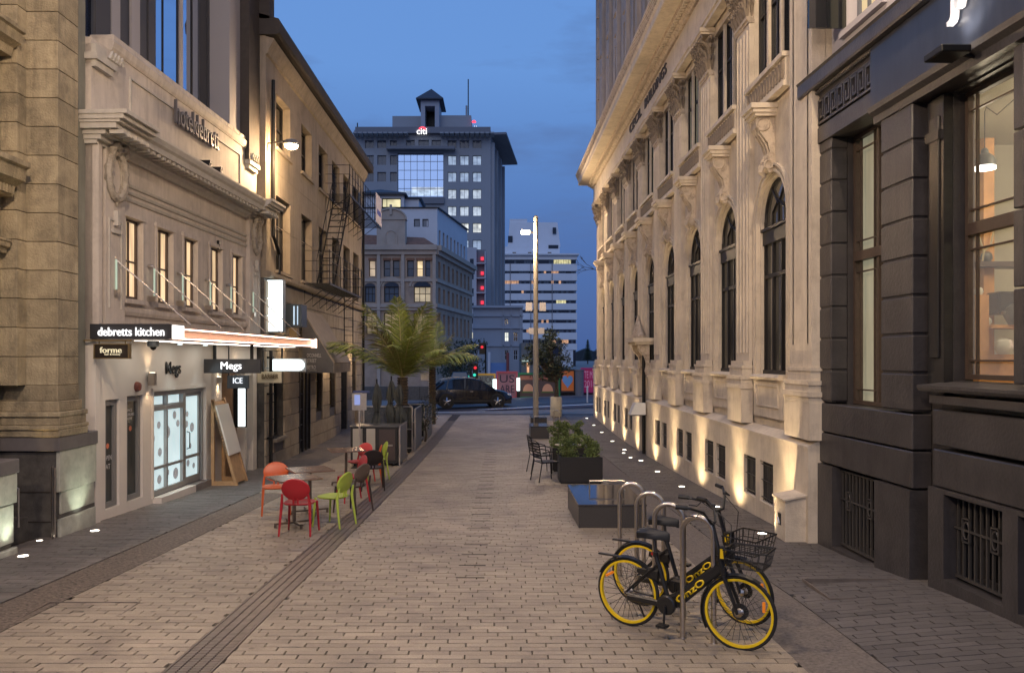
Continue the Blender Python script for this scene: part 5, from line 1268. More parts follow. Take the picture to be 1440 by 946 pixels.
m = MB(FV); n = 10; m.tube([(c - .5 * math.cos(math.pi * i / n), .32, zb + .75 + .5 * math.sin(math.pi * i / n)) for i in range(n + 1)], .05, 5); m.box(c - .55, c - .45, .3, .37, zb, zb + .75); m.box(c + .45, c + .55, .3, .37, zb, zb + .75); m.build('niche_moulding', m_vic2, vic)
MB(FV).add([(X0, 0, PZ(345, 70)), (X1, 0, PZ(345, 70)), (X1 - 1.2, -1.8, PZ(330, 70)), (X0, -1.8, PZ(322, 70))], [(0, 1, 2, 3)]).build('tiled_slope', m_roofr, vic)
# receding face
A = Vector((X1, 70)); B = Vector((PX(664, 86), 86)); dv = (B - A); LL = dv.length
FW = Frame((A.x, A.y), (dv.x, dv.y), (dv.y, -dv.x))
holes = []
for r_ in range(3):
    z0, z1 = rows[r_]
    for i in range(8): a = .9 + i * (LL - 1.4) / 8; holes.append((a, a + .8, z0, z1))
wall(MB(FW), 0.0, LL, -.5, PZ(352, 70), -.5, 0, holes).build('side_wall', m_vic, vic)
for h in holes: window(vic, FW, *h, -.3, m_bronze, MATS['far_pane'], (), (.5,), .06)
for (y0, y1, o) in ((352, 345, .5), (358, 352, .25), (396, 392, .15), (432, 427, .15)): MB(FW).box(0.02, LL + .3, -.3, o, PZ(y0, 70), PZ(y1, 70)).build('cornice', m_vic2, vic)
# white extension behind
ext = thing('white_rooftop_extension', 'white plastered rooftop block with a dark hipped roof behind the brick gable', 'building', (-9, 76, 12))
Y = 75; FE = Frame((0, Y), (1, 0), (0, -1))
wall(MB(FE), PX(500, Y), PX(615, Y), PZ(350, Y), PZ(293, Y), -6, 0, [(PX(582, Y), PX(590.5, Y), PZ(319, Y), PZ(308, Y)), (PX(594, Y), PX(602.5, Y), PZ(319, Y), PZ(308, Y))]).build('wall', m_pw, ext)
for (a, b) in ((582, 590.5), (594, 602.5)): window(ext, FE, PX(a, Y), PX(b, Y), PZ(319, Y), PZ(308, Y), -.2, m_iron, mat('pane_grey', (.15, .18, .22), .2), (), (), .06)
MB(FE).box(PX(500, Y), PX(615, Y), -6, .15, PZ(293, Y), PZ(291.5, Y)).build('roof_edge', m_iron, ext)
A = Vector((PX(615, Y), Y)); B = Vector((PX(657, 88), 88)); dv = B - A; L2_ = dv.length; FX = Frame((A.x, A.y), (dv.x, dv.y), (dv.y, -dv.x))
hs = [(.6 + i * 1.55, 1.3 + i * 1.55, PZ(345, Y), PZ(322, Y)) for i in range(int(L2_ / 1.6))]
wall(MB(FX), 0.0, L2_, PZ(350, Y), PZ(293, Y), -4, 0, hs).build('wall', m_pw, ext)
for h in hs: window(ext, FX, *h, -.2, m_iron, m_wdark, (), (), .05)
MB(FX).box(0, L2_, -1, .2, PZ(293, Y), PZ(291.5, Y)).build('roof_edge', m_iron, ext)
Y = 79; FE = Frame((0, Y), (1, 0), (0, -1))
wall(MB(FE), PX(490, Y), PX(568, Y), PZ(300, Y), PZ(273, Y), -6, 0, [(PX(537, Y), PX(564, Y), PZ(292, Y), PZ(279, Y))]).build('penthouse', m_pw, ext)
window(ext, FE, PX(537, Y), PX(564, Y), PZ(292, Y), PZ(279, Y), -.2, m_bronze, wl((1, .88, .5), .8), (.25,), (), .08)
MB(FE).box(PX(568, Y), PX(588, Y), -6, -.8, PZ(300, Y), PZ(276, Y)).build('penthouse', m_pw, ext)
def hip(x0, x1, y0, y1, z0, z1, par, m_, over=.4, nm='roof'):
    cx, cy = (x0 + x1) / 2, (y0 + y1) / 2
    return MB().add([(x0 - over, y0 - over, z0), (x1 + over, y0 - over, z0), (x1 + over, y1 + over, z0), (x0 - over, y1 + over, z0), (cx, cy, z1), (x0 - over, y0 - over, z0 - .2), (x1 + over, y0 - over, z0 - .2), (x1 + over, y1 + over, z0 - .2), (x0 - over, y1 + over, z0 - .2)],
             [(0, 1, 4), (1, 2, 4), (2, 3, 4), (3, 0, 4), (0, 5, 6, 1), (1, 6, 7, 2), (2, 7, 8, 3), (3, 8, 5, 0), (5, 8, 7, 6)]).build(nm, m_, par)
m_rf = mat('slate_roof', (.05, .055, .07), .7, var=.15, scale=2)
hip(PX(495, 79), PX(566, 79), 79, 84, PZ(272, 79), PZ(259, 79), ext, m_rf); hip(PX(568, 79), PX(586, 79), 80, 84, PZ(275, 79), PZ(268, 79), ext, m_rf)
# big grey tower
cit = thing('grey_office_tower', 'tall blue grey bank tower with a mirrored centre and overhanging roof', 'building', (-15, 160, -.3))
Y = 160; FC = Frame((0, Y), (1, 0), (0, -1)); m_cit = mat('tower_concrete', (.35, .36, .38), .8, var=.06, scale=.2); m_cit2 = mat('tower_band', (.20, .20, .22), .7)
rowy = [(197.5, 208.5), (218.5, 232), (242, 255.6), (266, 279.5), (290, 303.5), (313.7, 327), (337.5, 351), (361.5, 375), (385, 398.5)]
colR = [(629.6, 641.8), (646.6, 659.3), (664.6, 677)]; colL = [(513, 525.5), (530.6, 543), (548.5, 558)]
hs = []
for i, (a, b) in enumerate(rowy):
    for (p, q) in colR: hs.append((PX(p, Y), PX(q, Y), PZ(b, Y), PZ(a, Y), 'R', i))
    if i < 3:
        for (p, q) in colL: hs.append((PX(p, Y), PX(q, Y), PZ(b, Y), PZ(a, Y), 'L', i))
for (p, q) in ((571, 583), (588.5, 603), (607, 620)): hs.append((PX(p, Y), PX(q, Y), PZ(205, Y), PZ(197, Y), 'C', 0))
hs.append((PX(559, Y), PX(624, Y), PZ(277, Y), PZ(215.5, Y), 'G', 0))
wall(MB(FC), PX(498, Y), PX(690, Y), -.5, PZ(183, Y), -2, 0, [h[:4] for h in hs]).build('front_wall', m_cit, cit)
MB(FC).box(PX(502, Y), PX(688, Y), -20, -2, -.5, PZ(184, Y)).build('core', m_cit, cit)
lit1, lit2, lit3 = wl((.62, .78, 1), .42), wl((.75, .85, .95), .6), wl((.9, .92, .85), .75)
rnd = random.Random(5)
m_refl = mat('sky_mirror_glass', (.35, .5, .75), .05, .85, spec=1)
for (a, b, z0, z1, kk, i) in hs:
    if kk == 'G':
        f = window(cit, FC, a, b, z0, z1, -.5, m_cit2, m_refl, (.14, .28, .42, .57, .71, .86), (.2, .4, .62, .82), .12, 'mirrored_glazing')
        for (u, v, w_) in ((.03, .97, .12), (.3, .99, .2)): MB(FC).box(a + (b - a) * u, a + (b - a) * v, -.47, -.45, z0 + .3, z0 + .3 + (z1 - z0) * w_).build('lit_floor', lit1 if w_ < .15 else lit2, f)
    elif kk == 'R' and i >= 1: window(cit, FC, a, b, z0, z1, -.5, m_cit2, (lit1, lit1, lit2, lit2, lit3, lit1, lit2, lit1)[i - 1], (.5,), (), .1)
    else: window(cit, FC, a, b, z0, z1, -.5, m_cit2, MATS['far_pane'], (.5,), (), .1)
MB(FC).box(PX(501, Y), PX(690, Y), -20, 1.2, PZ(189.5, Y), PZ(181, Y)).build('roof_band', m_cit2, cit)
for px in list(range(500, 572, 7)) + list(range(620, 692, 7)): MB(FC).box(PX(px, Y), PX(px + 5, Y), 0, 3.0, PZ(193.5, Y), PZ(191.5, Y)).build('brise_soleil', m_cit, cit)
MB(FC).box(PX(545, Y), PX(640, Y), 0, 2.0, PZ(213, Y), PZ(209, Y)).build('canopy_band', m_cit2, cit)
MB(FC).box(PX(559, Y), PX(625, Y), -.3, .6, PZ(287, Y), PZ(278, Y)).build('balcony_band', m_cit2, cit)
# receding right face
A = Vector((PX(690, Y), Y)); B = Vector((PX(706.5, 182), 182)); dv = B - A; L3 = dv.length; FCR = Frame((A.x, A.y), (dv.x, dv.y), (dv.y, -dv.x))
MB(FCR).box(0.01, L3, -.4, 0, -.5, PZ(184, Y)).build('side_wall', m_cit, cit)
for i in range(12):
    z0 = PZ(218 + 24 * i + 13, Y)
    for u in (.1, .38, .7): window(cit, FCR, L3 * u, L3 * (u + .16), z0, z0 + 2.2, .01, m_cit2, (m_wdark, lit1, m_wdark, m_wdark)[(i + int(u * 10)) % 4], (), (), .1)
for u in (.02, .3, .6, .92): MB(FCR).box(L3 * u, L3 * u + .7, 0, .7, -.5, PZ(200, Y)).build('fin', m_cit, cit)
MB(FCR).box(-.2, L3 + 3, -6, 3.2, PZ(190, Y), PZ(187, Y)).build('roof_overhang', m_cit2, cit)
MB(FC).box(PX(549, Y), PX(592, Y), -14, -3, PZ(183, Y), PZ(157, Y)).build('plant_room', m_cit, cit); MB(FC).box(PX(616, Y), PX(662, Y), -14, -3, PZ(183, Y), PZ(156, Y)).build('plant_room', m_cit, cit)
m = MB(FC); a, b = PX(591, Y), PX(617, Y); p, q = PX(597, Y), PX(611, Y); z0, z1 = PZ(183, Y), PZ(139, Y)
m.box(a, p, -8, -1, z0, z1); m.box(q, b, -8, -1, z0, z1); m.box(p, q, -8, -5, z0, z1); m.box(p, q, -5, -1, PZ(147, Y), z1); m.build('lift_tower', mat('tower_pale', (.38, .4, .45), .8), cit)
MB(FC).box(p, q, -5.1, -4.9, z0, PZ(147, Y)).build('lift_louvre', m_iron, cit)
hip(a, b, 161, 168, z1 + .2, PZ(130, Y) + 2.2, cit, m_rf, .9)
MB(FC).tube([(PX(657.5, Y), -4, PZ(156, Y)), (PX(657.5, Y), -4, PZ(102, Y))], .12, 5).build('antenna', m_iron, cit); MB(FC).tube([(PX(655, Y), -4, PZ(156, Y)), (PX(655, Y), -4, PZ(140, Y))], .2, 5).build('antenna', m_cit, cit)
MB(FC).tube([(PX(502, Y), -.5, PZ(181, Y)), (PX(502, Y), -.5, PZ(172, Y))], .12, 5).build('antenna', m_iron, cit)
tw = emat('citi_white', (1, 1, 1), 2.0); tr = emat('citi_red', (1, .05, .08), 2.2)
text('citi', 'lettering', tw, cit, tuple(FC(PX(587, Y), 1.25, PZ(191.5, Y))), (1, 0, 0), 2.0, 1.15, .1, .0)
MB(FC).tube([(PX(590.5 + i, Y), 1.35, PZ(184.5 - 2.6 * math.sin(math.pi * i / 9), Y)) for i in range(10)], .16, 5).build('red_arc', tr, cit)
text('citi', 'lettering', tw, cit, tuple(FC(PX(664.5, Y), -2.9, PZ(179, Y))), (1, 0, 0), .75, 1.1, .1, .0)
MB(FC).tube([(PX(664 + i * .5, Y), -2.7, PZ(167 - 2 * math.sin(math.pi * i / 8), Y)) for i in range(9)], .22, 5).build('red_arc', tr, cit)
# narrow block with red lit balconies
nb = thing('narrow_block', 'narrow pale block with a column of red lit balconies', 'building', (-5, 145, -.3)); Y = 145; FN = Frame((0, Y), (1, 0), (0, -1))
MB(FN).box(PX(655, Y), PX(670, Y), -10, 0, -.5, PZ(348, Y)).build('wall', mat('block_pale', (.50, .50, .53), .8, var=.05, scale=.5), nb); MB(FN).box(PX(670, Y), PX(683, Y), -10, -1.2, -.5, PZ(350, Y)).build('wall', m_cit2, nb)
MB(FN).box(PX(681.5, Y), PX(683, Y), -1.2, 0, -.5, PZ(353, Y)).build('side_fin', MATS['block_pale'], nb)
for i in range(9):
    y_ = 357 + 20.7 * i; MB(FN).box(PX(670, Y), PX(683, Y), -1.2, .2, PZ(y_ + 14, Y), PZ(y_ + 12.5, Y)).build('balcony', MATS['block_pale'], nb)
    MB(FN).box(PX(676, Y), PX(680, Y), -1.1, -.9, PZ(y_ + 8, Y), PZ(y_ + 3.5, Y)).build('red_light', emat('red_lit', (1, .04, .08), 1.3), nb)
for i in range(7): MB(FN).box(PX(661, Y), PX(666, Y), 0.01, .05, PZ(372 + 20.7 * i, Y), PZ(364 + 20.7 * i, Y)).build('window', wl((1, .9, .6), .6) if i in (5,) else m_wdark, nb)
# striped office tower
st = thing('striped_office_tower', 'white banded office block with a stepped plant room on its roof', 'building', (15, 280, -.3)); Y = 280; FS = Frame((0, Y), (1, 0), (0, -1))
m_sw = mat('white_cladding', (.78, .78, .80), .7, var=.04, scale=.2)
by = [(365, 371), (381, 384.5), (394.5, 399), (408.5, 412.5), (422, 426.5), (435.5, 440), (449.5, 454), (463, 467.5), (477.5, 483)]
MB(FS).box(PX(700, Y), PX(810, Y), -24, -.8, -.5, PZ(358, Y)).build('core', m_wdark, st)
ys = [358.5] + [v for a in by for v in a] + [492]
for i in range(0, len(ys) - 1, 2): MB(FS).box(PX(700, Y), PX(811.5, Y), -24, 0, PZ(ys[i + 1], Y), PZ(ys[i], Y)).build('spandrel', m_sw, st)
MB(FS).box(PX(700, Y), PX(806, Y), -24, -.4, -.5, PZ(492, Y)).build('podium', m_sw, st)
rn = random.Random(11)
for i, (a, b) in enumerate(by):
    lits = {0: [(777, 804)], 1: [(760, 783)], 2: [(707, 727), (745, 748), (774, 776), (784, 787)], 3: [(732, 735)], 4: [(780, 803)], 5: [], 6: [(760, 775)], 7: [(740, 760)], 8: [(775, 800)]}[i]
    px = 702
    while px < 808:
        on = any(p <= px < q for p, q in lits) and rn.random() < .8
        MB(FS).box(PX(px, Y), PX(px + 3.1, Y), -.79, -.7, PZ(b, Y), PZ(a, Y)).build('window', (wl((1, .9, .45), .6) if i in (0, 4) else wl((1, .55, .3), .5)) if on else (MATS['far_pane'] if rn.random() < .4 else m_wdark), st); px += 3.5
for px in (717, 746, 776): MB(FS).box(PX(px, Y), PX(px + .9, Y), 0, .25, -.5, PZ(371, Y)).build('downpipe', m_cit2, st)
MB(FS).box(PX(700, Y), PX(814, Y), -24, 1.2, PZ(359, Y), PZ(357, Y)).build('roof_slab', m_sw, st)
MB(FS).box(PX(710, Y), PX(788, Y), -18, -3, PZ(357, Y), PZ(345, Y)).build('roof_step', m_sw, st)
m = MB(FS); z0, z1 = PZ(345, Y), PZ(310, Y)
m.add([(PX(714, Y), -3, z0), (PX(789, Y), -3, z0), (PX(789, Y), -16, z0), (PX(714, Y), -16, z0), (PX(717, Y), -4, z1), (PX(785, Y), -4, z1), (PX(785, Y), -16, z1), (PX(717, Y), -16, z1)], [(0, 3, 2, 1), (4, 5, 6, 7), (0, 1, 5, 4), (1, 2, 6, 5), (2, 3, 7, 6), (3, 0, 4, 7)]); m.build('plant_room', m_sw, st)
MB(FS).box(PX(717, Y), PX(742, Y), -14, -4.5, PZ(310, Y), PZ(305, Y)).build('plant_room', m_sw, st)
for (a, b, c_, d_) in ((714.5, 721, 330, 339), (778, 783, 318, 327), (772, 786, 343, 348)): MB(FS).box(PX(a, Y), PX(b, Y), -3.1, -2.9, PZ(d_, Y), PZ(c_, Y)).build('louvre', m_wdark, st)
for px in (721, 743, 771): MB(FS).prism([(-2.9, PZ(357, Y)), (-2.9, PZ(353, Y)), (-2.6, PZ(357, Y))], PX(px, Y), PX(px + 5, Y)).build('roof_vent', m_wdark, st)
# small classical building
sb = thing('small_classical_building', 'small pale classical building with one lit upper window near the far tree', 'building', (2, 100, -.3)); Y = 100; FB = Frame((0, Y), (1, 0), (0, -1)); m_sp = mat('classic_plaster', (.40, .42, .46), .8, var=.06, scale=.5)
hs = [(PX(709.5, Y), PX(715.5, Y), PZ(480, Y), PZ(467, Y)), (PX(709.5, Y), PX(715, Y), PZ(456, Y), PZ(448, Y)), (PX(709.5, Y), PX(715.5, Y), PZ(506, Y), PZ(492, Y)), (PX(722, Y), PX(728, Y), PZ(480, Y), PZ(467, Y)), (PX(722, Y), PX(728, Y), PZ(506, Y), PZ(492, Y))]
wall(MB(FB), PX(665, Y), PX(735, Y), -.5, PZ(433, Y), -10, 0, hs).build('wall', m_sp, sb)
for i, h in enumerate(hs): window(sb, FB, *h, -.2, m_pw, wl((.95, .95, .8), 1.0) if i == 0 else m_wdark, (.5,), (.5,), .06)
for (a, b, o) in ((433, 430, .5), (445, 443, .2), (462, 460, .25), (487, 485, .2)): MB(FB).box(PX(664, Y), PX(736, Y), -.2, o, PZ(a, Y), PZ(b, Y)).build('cornice', m_sp, sb)
for px in (707, 718, 731): MB(FB).box(PX(px, Y), PX(px + 1.6, Y), 0, .2, -.5, PZ(433, Y)).build('pilaster', m_sp, sb)
lb = thing('low_grey_shop', 'low grey shop building with a lit doorway behind the planter tree', 'building', (6, 85, -.3)); Y = 85; FB = Frame((0, Y), (1, 0), (0, -1))
MB(FB).box(PX(733, Y), PX(790, Y), -8, 0, -.5, PZ(482, Y)).build('wall', mat('shop_grey', (.2, .2, .2), .8, var=.1), lb); MB(FB).box(PX(741, Y), PX(744, Y), 0.01, .05, PZ(525, Y), PZ(510, Y)).build('lit_door', wl((1, .5, .25), .9), lb)
MB(FB).box(PX(734, Y), PX(743, Y), 0, .6, PZ(508, Y), PZ(506.5, Y)).build('awning', wl((.8, 1, .85), .6), lb); MB(FB).box(PX(770, Y), PX(788, Y), 0.01, .06, PZ(500, Y), PZ(488, Y)).build('window', m_wdark, lb)
# low wall and blue hoarding
t = thing('blue_hoarding', 'large plain blue hoarding sheet above the posters', 'hoarding', (0, 62, 0)); MB().add([(PX(689, 62), 62, -.2), (PX(713, 62), 62, -.2), (PX(715, 62), 62, PZ(510, 62)), (PX(689, 62), 62, PZ(510, 62)), (PX(689, 62), 62.3, -.2), (PX(713, 62), 62.3, -.2), (PX(715, 62), 62.3, PZ(510, 62)), (PX(689, 62), 62.3, PZ(510, 62))], [(0, 1, 2, 3), (7, 6, 5, 4), (0, 4, 5, 1), (1, 5, 6, 2), (2, 6, 7, 3), (3, 7, 4, 0)]).build('sheet', mat('hoarding_blue', (.10, .22, .48), .6), t); MB().tube([(PX(688, 62), 61.9, -.2), (PX(688, 62), 61.9, PZ(495, 62))], .1, 6).build('post', m_pw, t)
MB().tube([(PX(714, 62), 61.9, -.2), (PX(714, 62), 61.9, PZ(496, 62))], .12, 6).build('post', mat('post_red', (.2, .05, .05), .5), t)
# far shore and skyline beside the cream building
struct('hills', MB().add([(60, 900, -.5), (130, 900, -.5), (130, 900, 12), (118, 900, 15), (110, 900, 10), (100, 900, 14), (88, 900, 9), (60, 900, 6), (60, 930, -.5), (130, 930, -.5), (130, 930, 12), (118, 930, 15), (110, 930, 10), (100, 930, 14), (88, 930, 9), (60, 930, 6)],
    [tuple(range(8)), tuple(range(8, 16))[::-1]] + [(i, (i + 1) % 8, 8 + (i + 1) % 8, 8 + i) for i in range(8)]), mat('far_shore', (.03, .04, .05), .9))
# ================================================================ poster hoardings across the road
Yp = 53.0
def poster(px0, px1, py0, py1, frame, face, label, deco=None, name='poster_board'):
    x0, x1 = PX(px0, Yp), PX(px1, Yp); z0, z1 = PZ(py1, Yp), PZ(py0, Yp); gz = min(z0, 2.5)
    t = thing(name, label, 'poster', ((x0 + x1) / 2, Yp, z0))
    m = MB(); w_ = .12; m.box(x0, x1, Yp, Yp + .3, z0, z0 + w_); m.box(x0, x1, Yp, Yp + .3, z1 - w_, z1); m.box(x0, x0 + w_, Yp, Yp + .3, z0 + w_, z1 - w_); m.box(x1 - w_, x1, Yp, Yp + .3, z0 + w_, z1 - w_)
    m.build('frame', frame, t); MB().box(x0 + w_, x1 - w_, Yp + .06, Yp + .2, z0 + w_, z1 - w_).build('sheet', face, t)
    if deco: deco(t, x0 + w_, x1 - w_, z0 + w_, z1 - w_)
    return t
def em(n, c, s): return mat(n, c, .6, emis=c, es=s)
def letters(rows, m_):
    def f(t, x0, x1, z0, z1):
        n = len(rows)
        for i, r in enumerate(rows): h = (z1 - z0) / (n + .3); text(r, 'lettering', m_, t, (x0 + .1, Yp + .05, z1 - h * (i + 1) + .05), (1, 0, 0), (x1 - x0) - .2, h * .75, .01)
    return f
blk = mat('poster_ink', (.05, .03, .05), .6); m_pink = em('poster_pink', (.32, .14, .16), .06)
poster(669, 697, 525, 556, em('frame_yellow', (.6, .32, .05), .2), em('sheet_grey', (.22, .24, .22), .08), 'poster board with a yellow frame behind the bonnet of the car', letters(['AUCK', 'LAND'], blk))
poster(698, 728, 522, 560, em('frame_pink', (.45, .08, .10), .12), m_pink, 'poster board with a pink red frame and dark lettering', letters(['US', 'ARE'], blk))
def burger(t, x0, x1, z0, z1):
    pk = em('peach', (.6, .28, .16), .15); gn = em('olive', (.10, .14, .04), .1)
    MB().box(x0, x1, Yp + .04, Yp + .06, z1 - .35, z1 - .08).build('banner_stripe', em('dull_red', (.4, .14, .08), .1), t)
    for f_ in (.22, .72):
        c = x0 + (x1 - x0) * f_
        m = MB(); pts = [(c + .36 * math.cos(math.pi * i / 10), z0 + .35 + .5 * math.sin(math.pi * i / 10)) for i in range(11)]; m.prismy(pts, Yp + .03, Yp + .058); m.build('printed_dome', pk, t)
        MB().box(c - .42, c + .42, Yp + .035, Yp + .059, z0 + .25, z0 + .34).build('printed_band', gn, t)
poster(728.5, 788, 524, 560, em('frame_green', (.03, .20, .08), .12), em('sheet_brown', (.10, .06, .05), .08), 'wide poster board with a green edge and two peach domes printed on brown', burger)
def heart(t, x0, x1, z0, z1):
    c, cz = (x0 + x1) / 2, (z0 + z1) / 2; m = MB()
    pts = [(c + .36 * math.sin(a) ** 3, cz + .03 * (13 * math.cos(a) - 5 * math.cos(2 * a) - 2 * math.cos(3 * a) - math.cos(4 * a))) for a in [i * math.pi / 10 for i in range(20)]]
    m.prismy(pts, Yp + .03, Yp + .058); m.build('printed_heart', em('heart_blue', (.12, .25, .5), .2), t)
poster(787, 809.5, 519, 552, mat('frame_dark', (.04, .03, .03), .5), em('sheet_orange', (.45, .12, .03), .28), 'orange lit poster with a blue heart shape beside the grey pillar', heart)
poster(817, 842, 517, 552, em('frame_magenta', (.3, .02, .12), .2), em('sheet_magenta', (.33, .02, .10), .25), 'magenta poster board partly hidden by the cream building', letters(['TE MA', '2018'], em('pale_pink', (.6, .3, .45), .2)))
for (a, b, c_, d_, l) in ((693, 698.5, 533, 552, 'small glowing white panel between the yellow and pink posters'), (726.5, 731, 531, 549, 'small glowing white panel between the pink and green posters')):
    t = thing('lit_panel', l, 'light panel', (PX(a, Yp - .3), Yp - .3, PZ(d_, Yp))); MB().box(PX(a, Yp), PX(b, Yp), Yp - .3, Yp - .15, PZ(d_, Yp), PZ(c_, Yp)).build('light_face', emat('panel_glow', (.85, 1, .95), 2.2), t)
    MB().box(PX(a, Yp), PX(b, Yp), Yp - .14, Yp - .05, PZ(d_ + 10, Yp), PZ(c_ - 1, Yp)).build('case', m_iron, t)
t = thing('grey_pillar', 'plain grey pillar between the orange and magenta posters', 'pillar', (PX(815, 52.5), 52.5, 0)); MB().lathe([(.28, -.3), (.28, PZ(521, 52.5))], c=(PX(815, 52.5), 52.5, 0), n=16).build('shaft', mat('pillar_grey', (.2, .19, .2), .7), t); MB().lathe([(.33, PZ(521, 52.5)), (.33, PZ(519.5, 52.5))], c=(PX(815, 52.5), 52.5, 0), n=16).build('cap', MATS['pillar_grey'], t)
t = thing('rubble_wall', 'low dark stone wall running behind the poster boards', 'wall', (0, 54, 0))
for i in range(26):
    x = -9 + i * .75; MB().box(x, x + .73, 53.6, 54, -.4, .62).build('stone_block', m_dstone, t)
# traffic lights
t = thing('traffic_light', 'traffic light showing red over green beside the yellow poster', 'traffic light', (PX(668, 52), 52, 0))
x = PX(668.5, 52); MB().tube([(x, 52, -.3), (x, 52, PZ(510, 52))], .06, 6).build('pole', m_iron, t); MB().box(x - .18, x + .18, 51.8, 51.95, PZ(532, 52), PZ(511, 52)).build('head', m_iron, t)
MB().lathe([(.1, 51.75), (.1, 51.8)], c=(x, 0, PZ(517, 52)), n=12, axis='y').build('red_lens', emat('signal_red', (1, .03, .05), .9), t); MB().lathe([(.1, 51.75), (.1, 51.8)], c=(x - .05, 0, PZ(527, 52)), n=12, axis='y').build('green_lens', emat('signal_green', (.05, 1, .7), .7), t)
t = thing('traffic_light', 'higher red traffic signal in front of the narrow pale block', 'traffic light', (PX(677, 56), 56, 0))
x = PX(678, 56); MB().tube([(x + .25, 56, -.3), (x + .25, 56, PZ(484, 56))], .06, 6).build('pole', m_iron, t); MB().box(x - .2, x + .2, 55.8, 55.95, PZ(498, 56), PZ(482, 56)).build('head', m_iron, t); MB().lathe([(.1, 55.75), (.1, 55.8)], c=(x, 0, PZ(488, 56)), n=12, axis='y').build('red_lens', MATS['signal_red'], t)

# ================================================================ plants
m_lf = mat('leaf_green', (.15, .20, .06), .55, var=.35, scale=4, island=.35); m_lf2 = mat('leaf_dark', (.035, .05, .03), .6, var=.3, scale=2, island=.4)
m_palm = mat('palm_green', (.27, .32, .07), .5, var=.25, scale=3, island=.25); m_palm2 = mat('palm_dry', (.30, .25, .10), .6, var=.25, scale=3, island=.25)
m_bark = mat('bark', (.09, .07, .05), .9, var=.3, scale=12, bump=.8, bscale=40); m_rach = mat('rachis', (.48, .42, .18), .5)
def leafcloud(m, c, rad, n, s, rr, squash=1):
    for _ in range(n):
        while True:
            p = Vector((rr.uniform(-1, 1), rr.uniform(-1, 1), rr.uniform(-1, 1)))
            if p.length < 1: break
        p = p * (p.length ** -.3 if p.length > .05 else 1)
        if p.length > 1: p.normalize()
        q = Vector(c) + Vector((p.x * rad, p.y * rad, p.z * rad * squash))
        u = Vector((rr.gauss(0, 1), rr.gauss(0, 1), rr.gauss(0, .6))).normalized(); v = u.orthogonal().normalized(); v.rotate(Matrix.Rotation(rr.uniform(0, 6.28), 3, u))
        a = s * rr.uniform(.6, 1.3)
        m.add([tuple(q), tuple(q + u * a * .5 + v * a * .28), tuple(q + u * a), tuple(q + u * a * .5 - v * a * .28)], [(0, 1, 2, 3)])
def tree(name, label, x, y, zb, trunk_h, crown, s=.14, n=260, lm=None, rr=None, cat='tree', tr=.09):
    rr = rr or random.Random(int(abs(x * 100)) + 3)
    t = thing(name, label, cat, (x, y, zb))
    m = MB(); top = Vector((x, y, zb + trunk_h))
    m.tube([(x, y, zb), (x + .03, y, zb + trunk_h * .5), tuple(top)], [tr * 1.3, tr, tr * .8], 7)
    for (c, r) in crown: m.tube([tuple(top), tuple((top + Vector(c)) / 2 + Vector((0, 0, -.1))), tuple(c)], [tr * .6, tr * .35, tr * .12], 5)
    m.build('trunk', m_bark, t, smooth=True)
    m = MB()
    for (c, r) in crown: leafcloud(m, c, r, int(n * r * r), s, rr, .85)
    q = m.build('crown', lm or m_lf2, t); q['kind'] = 'stuff'
    return t
rr = random.Random(4)
Yt = 34.8; xt = PX(782, Yt); zt0 = g(xt, Yt)
t = thing('cylinder_planter', 'pale round planter tub holding the street tree', 'planter', (xt, Yt, zt0)); MB().lathe([(.24, 0), (.26, .05), (.26, .82), (.23, .86), (.2, .78)], n=22).build('tub', mat('planter_cream', (.55, .50, .38), .6, var=.08), t, local=1, smooth=True); MB().lathe([(.21, .74), (.21, .76)], n=16).build('soil', m_joint, t, local=1)
cr_ = []
for i in range(26):
    a = rr.uniform(0, 6.28); d = rr.uniform(.1, .95); z = PZ(rr.uniform(468, 528), Yt); cr_.append(((PX(768, Yt) + d * math.cos(a), Yt + d * math.sin(a), z), rr.uniform(.26, .42)))
tree('street_tree', 'dark leafy small tree growing from the pale round planter', xt, Yt, zt0 + .76, .75, cr_, .12, 1150, None, rr)
for (px, Y, top, bot, w_, lab) in [(643, 54, 492, 530, 1.6, 'dark bushy tree behind the car near the brick building'), (634, 52, 505, 545, 1.0, 'small dark tree with a pale trunk behind the car roof'), (662, 56, 480, 525, 1.1, 'sparse dark tree in front of the narrow pale block')]:
    x = PX(px, Y); cr_ = []
    for i in range(9): cr_.append(((x + rr.uniform(-w_, w_) * .7, Y + rr.uniform(-.6, .6), PZ(rr.uniform(top, bot), Y)), rr.uniform(.4, .7)))
    tree('far_tree', lab, x, Y, g(x, Y), 2.0, cr_, .2, 260, None, rr, tr=.1)
t = thing('bare_tree', 'bare leafless twigs reaching out beside the cornice of the cream building', 'tree', (9, 62, 0)); m = MB(); 
def twig(p, d, L, r, dep):
    q = p + d * L; m.tube([tuple(p), tuple(p + d * L * .5 + Vector((0, 0, L * .05))), tuple(q)], [r, r * .8, r * .6], 4)
    if dep:
        for k_ in range(3): 
            e = (d + Vector((rr.uniform(-.5, .5), rr.uniform(-.4, .4), rr.uniform(-.5, .6)))).normalized(); twig(q, e, L * rr.uniform(.5, .8), r * .6, dep - 1)
b0 = Vector((PX(850, 62), 62, PZ(385, 62))); m.tube([(9.5, 62, -.3), (9.3, 62, 5), tuple(b0)], [.3, .22, .1], 6)
twig(b0, Vector((-.8, 0, .35)), 1.0, .05, 3); m.build('trunk', m_bark, t)
t = thing('conifer', 'dark pointed conifer on the far shore beside the cream building', 'tree', (PX(827, 400), 400, 0)); m = MB(); x = PX(826.5, 400)
for i in range(14): z = 2 + i * .72; r = 3.0 * (1 - i / 15) + .3; m.lathe([(r, z), (r * .3, z + .6)], c=(x, 400, 0), n=9)
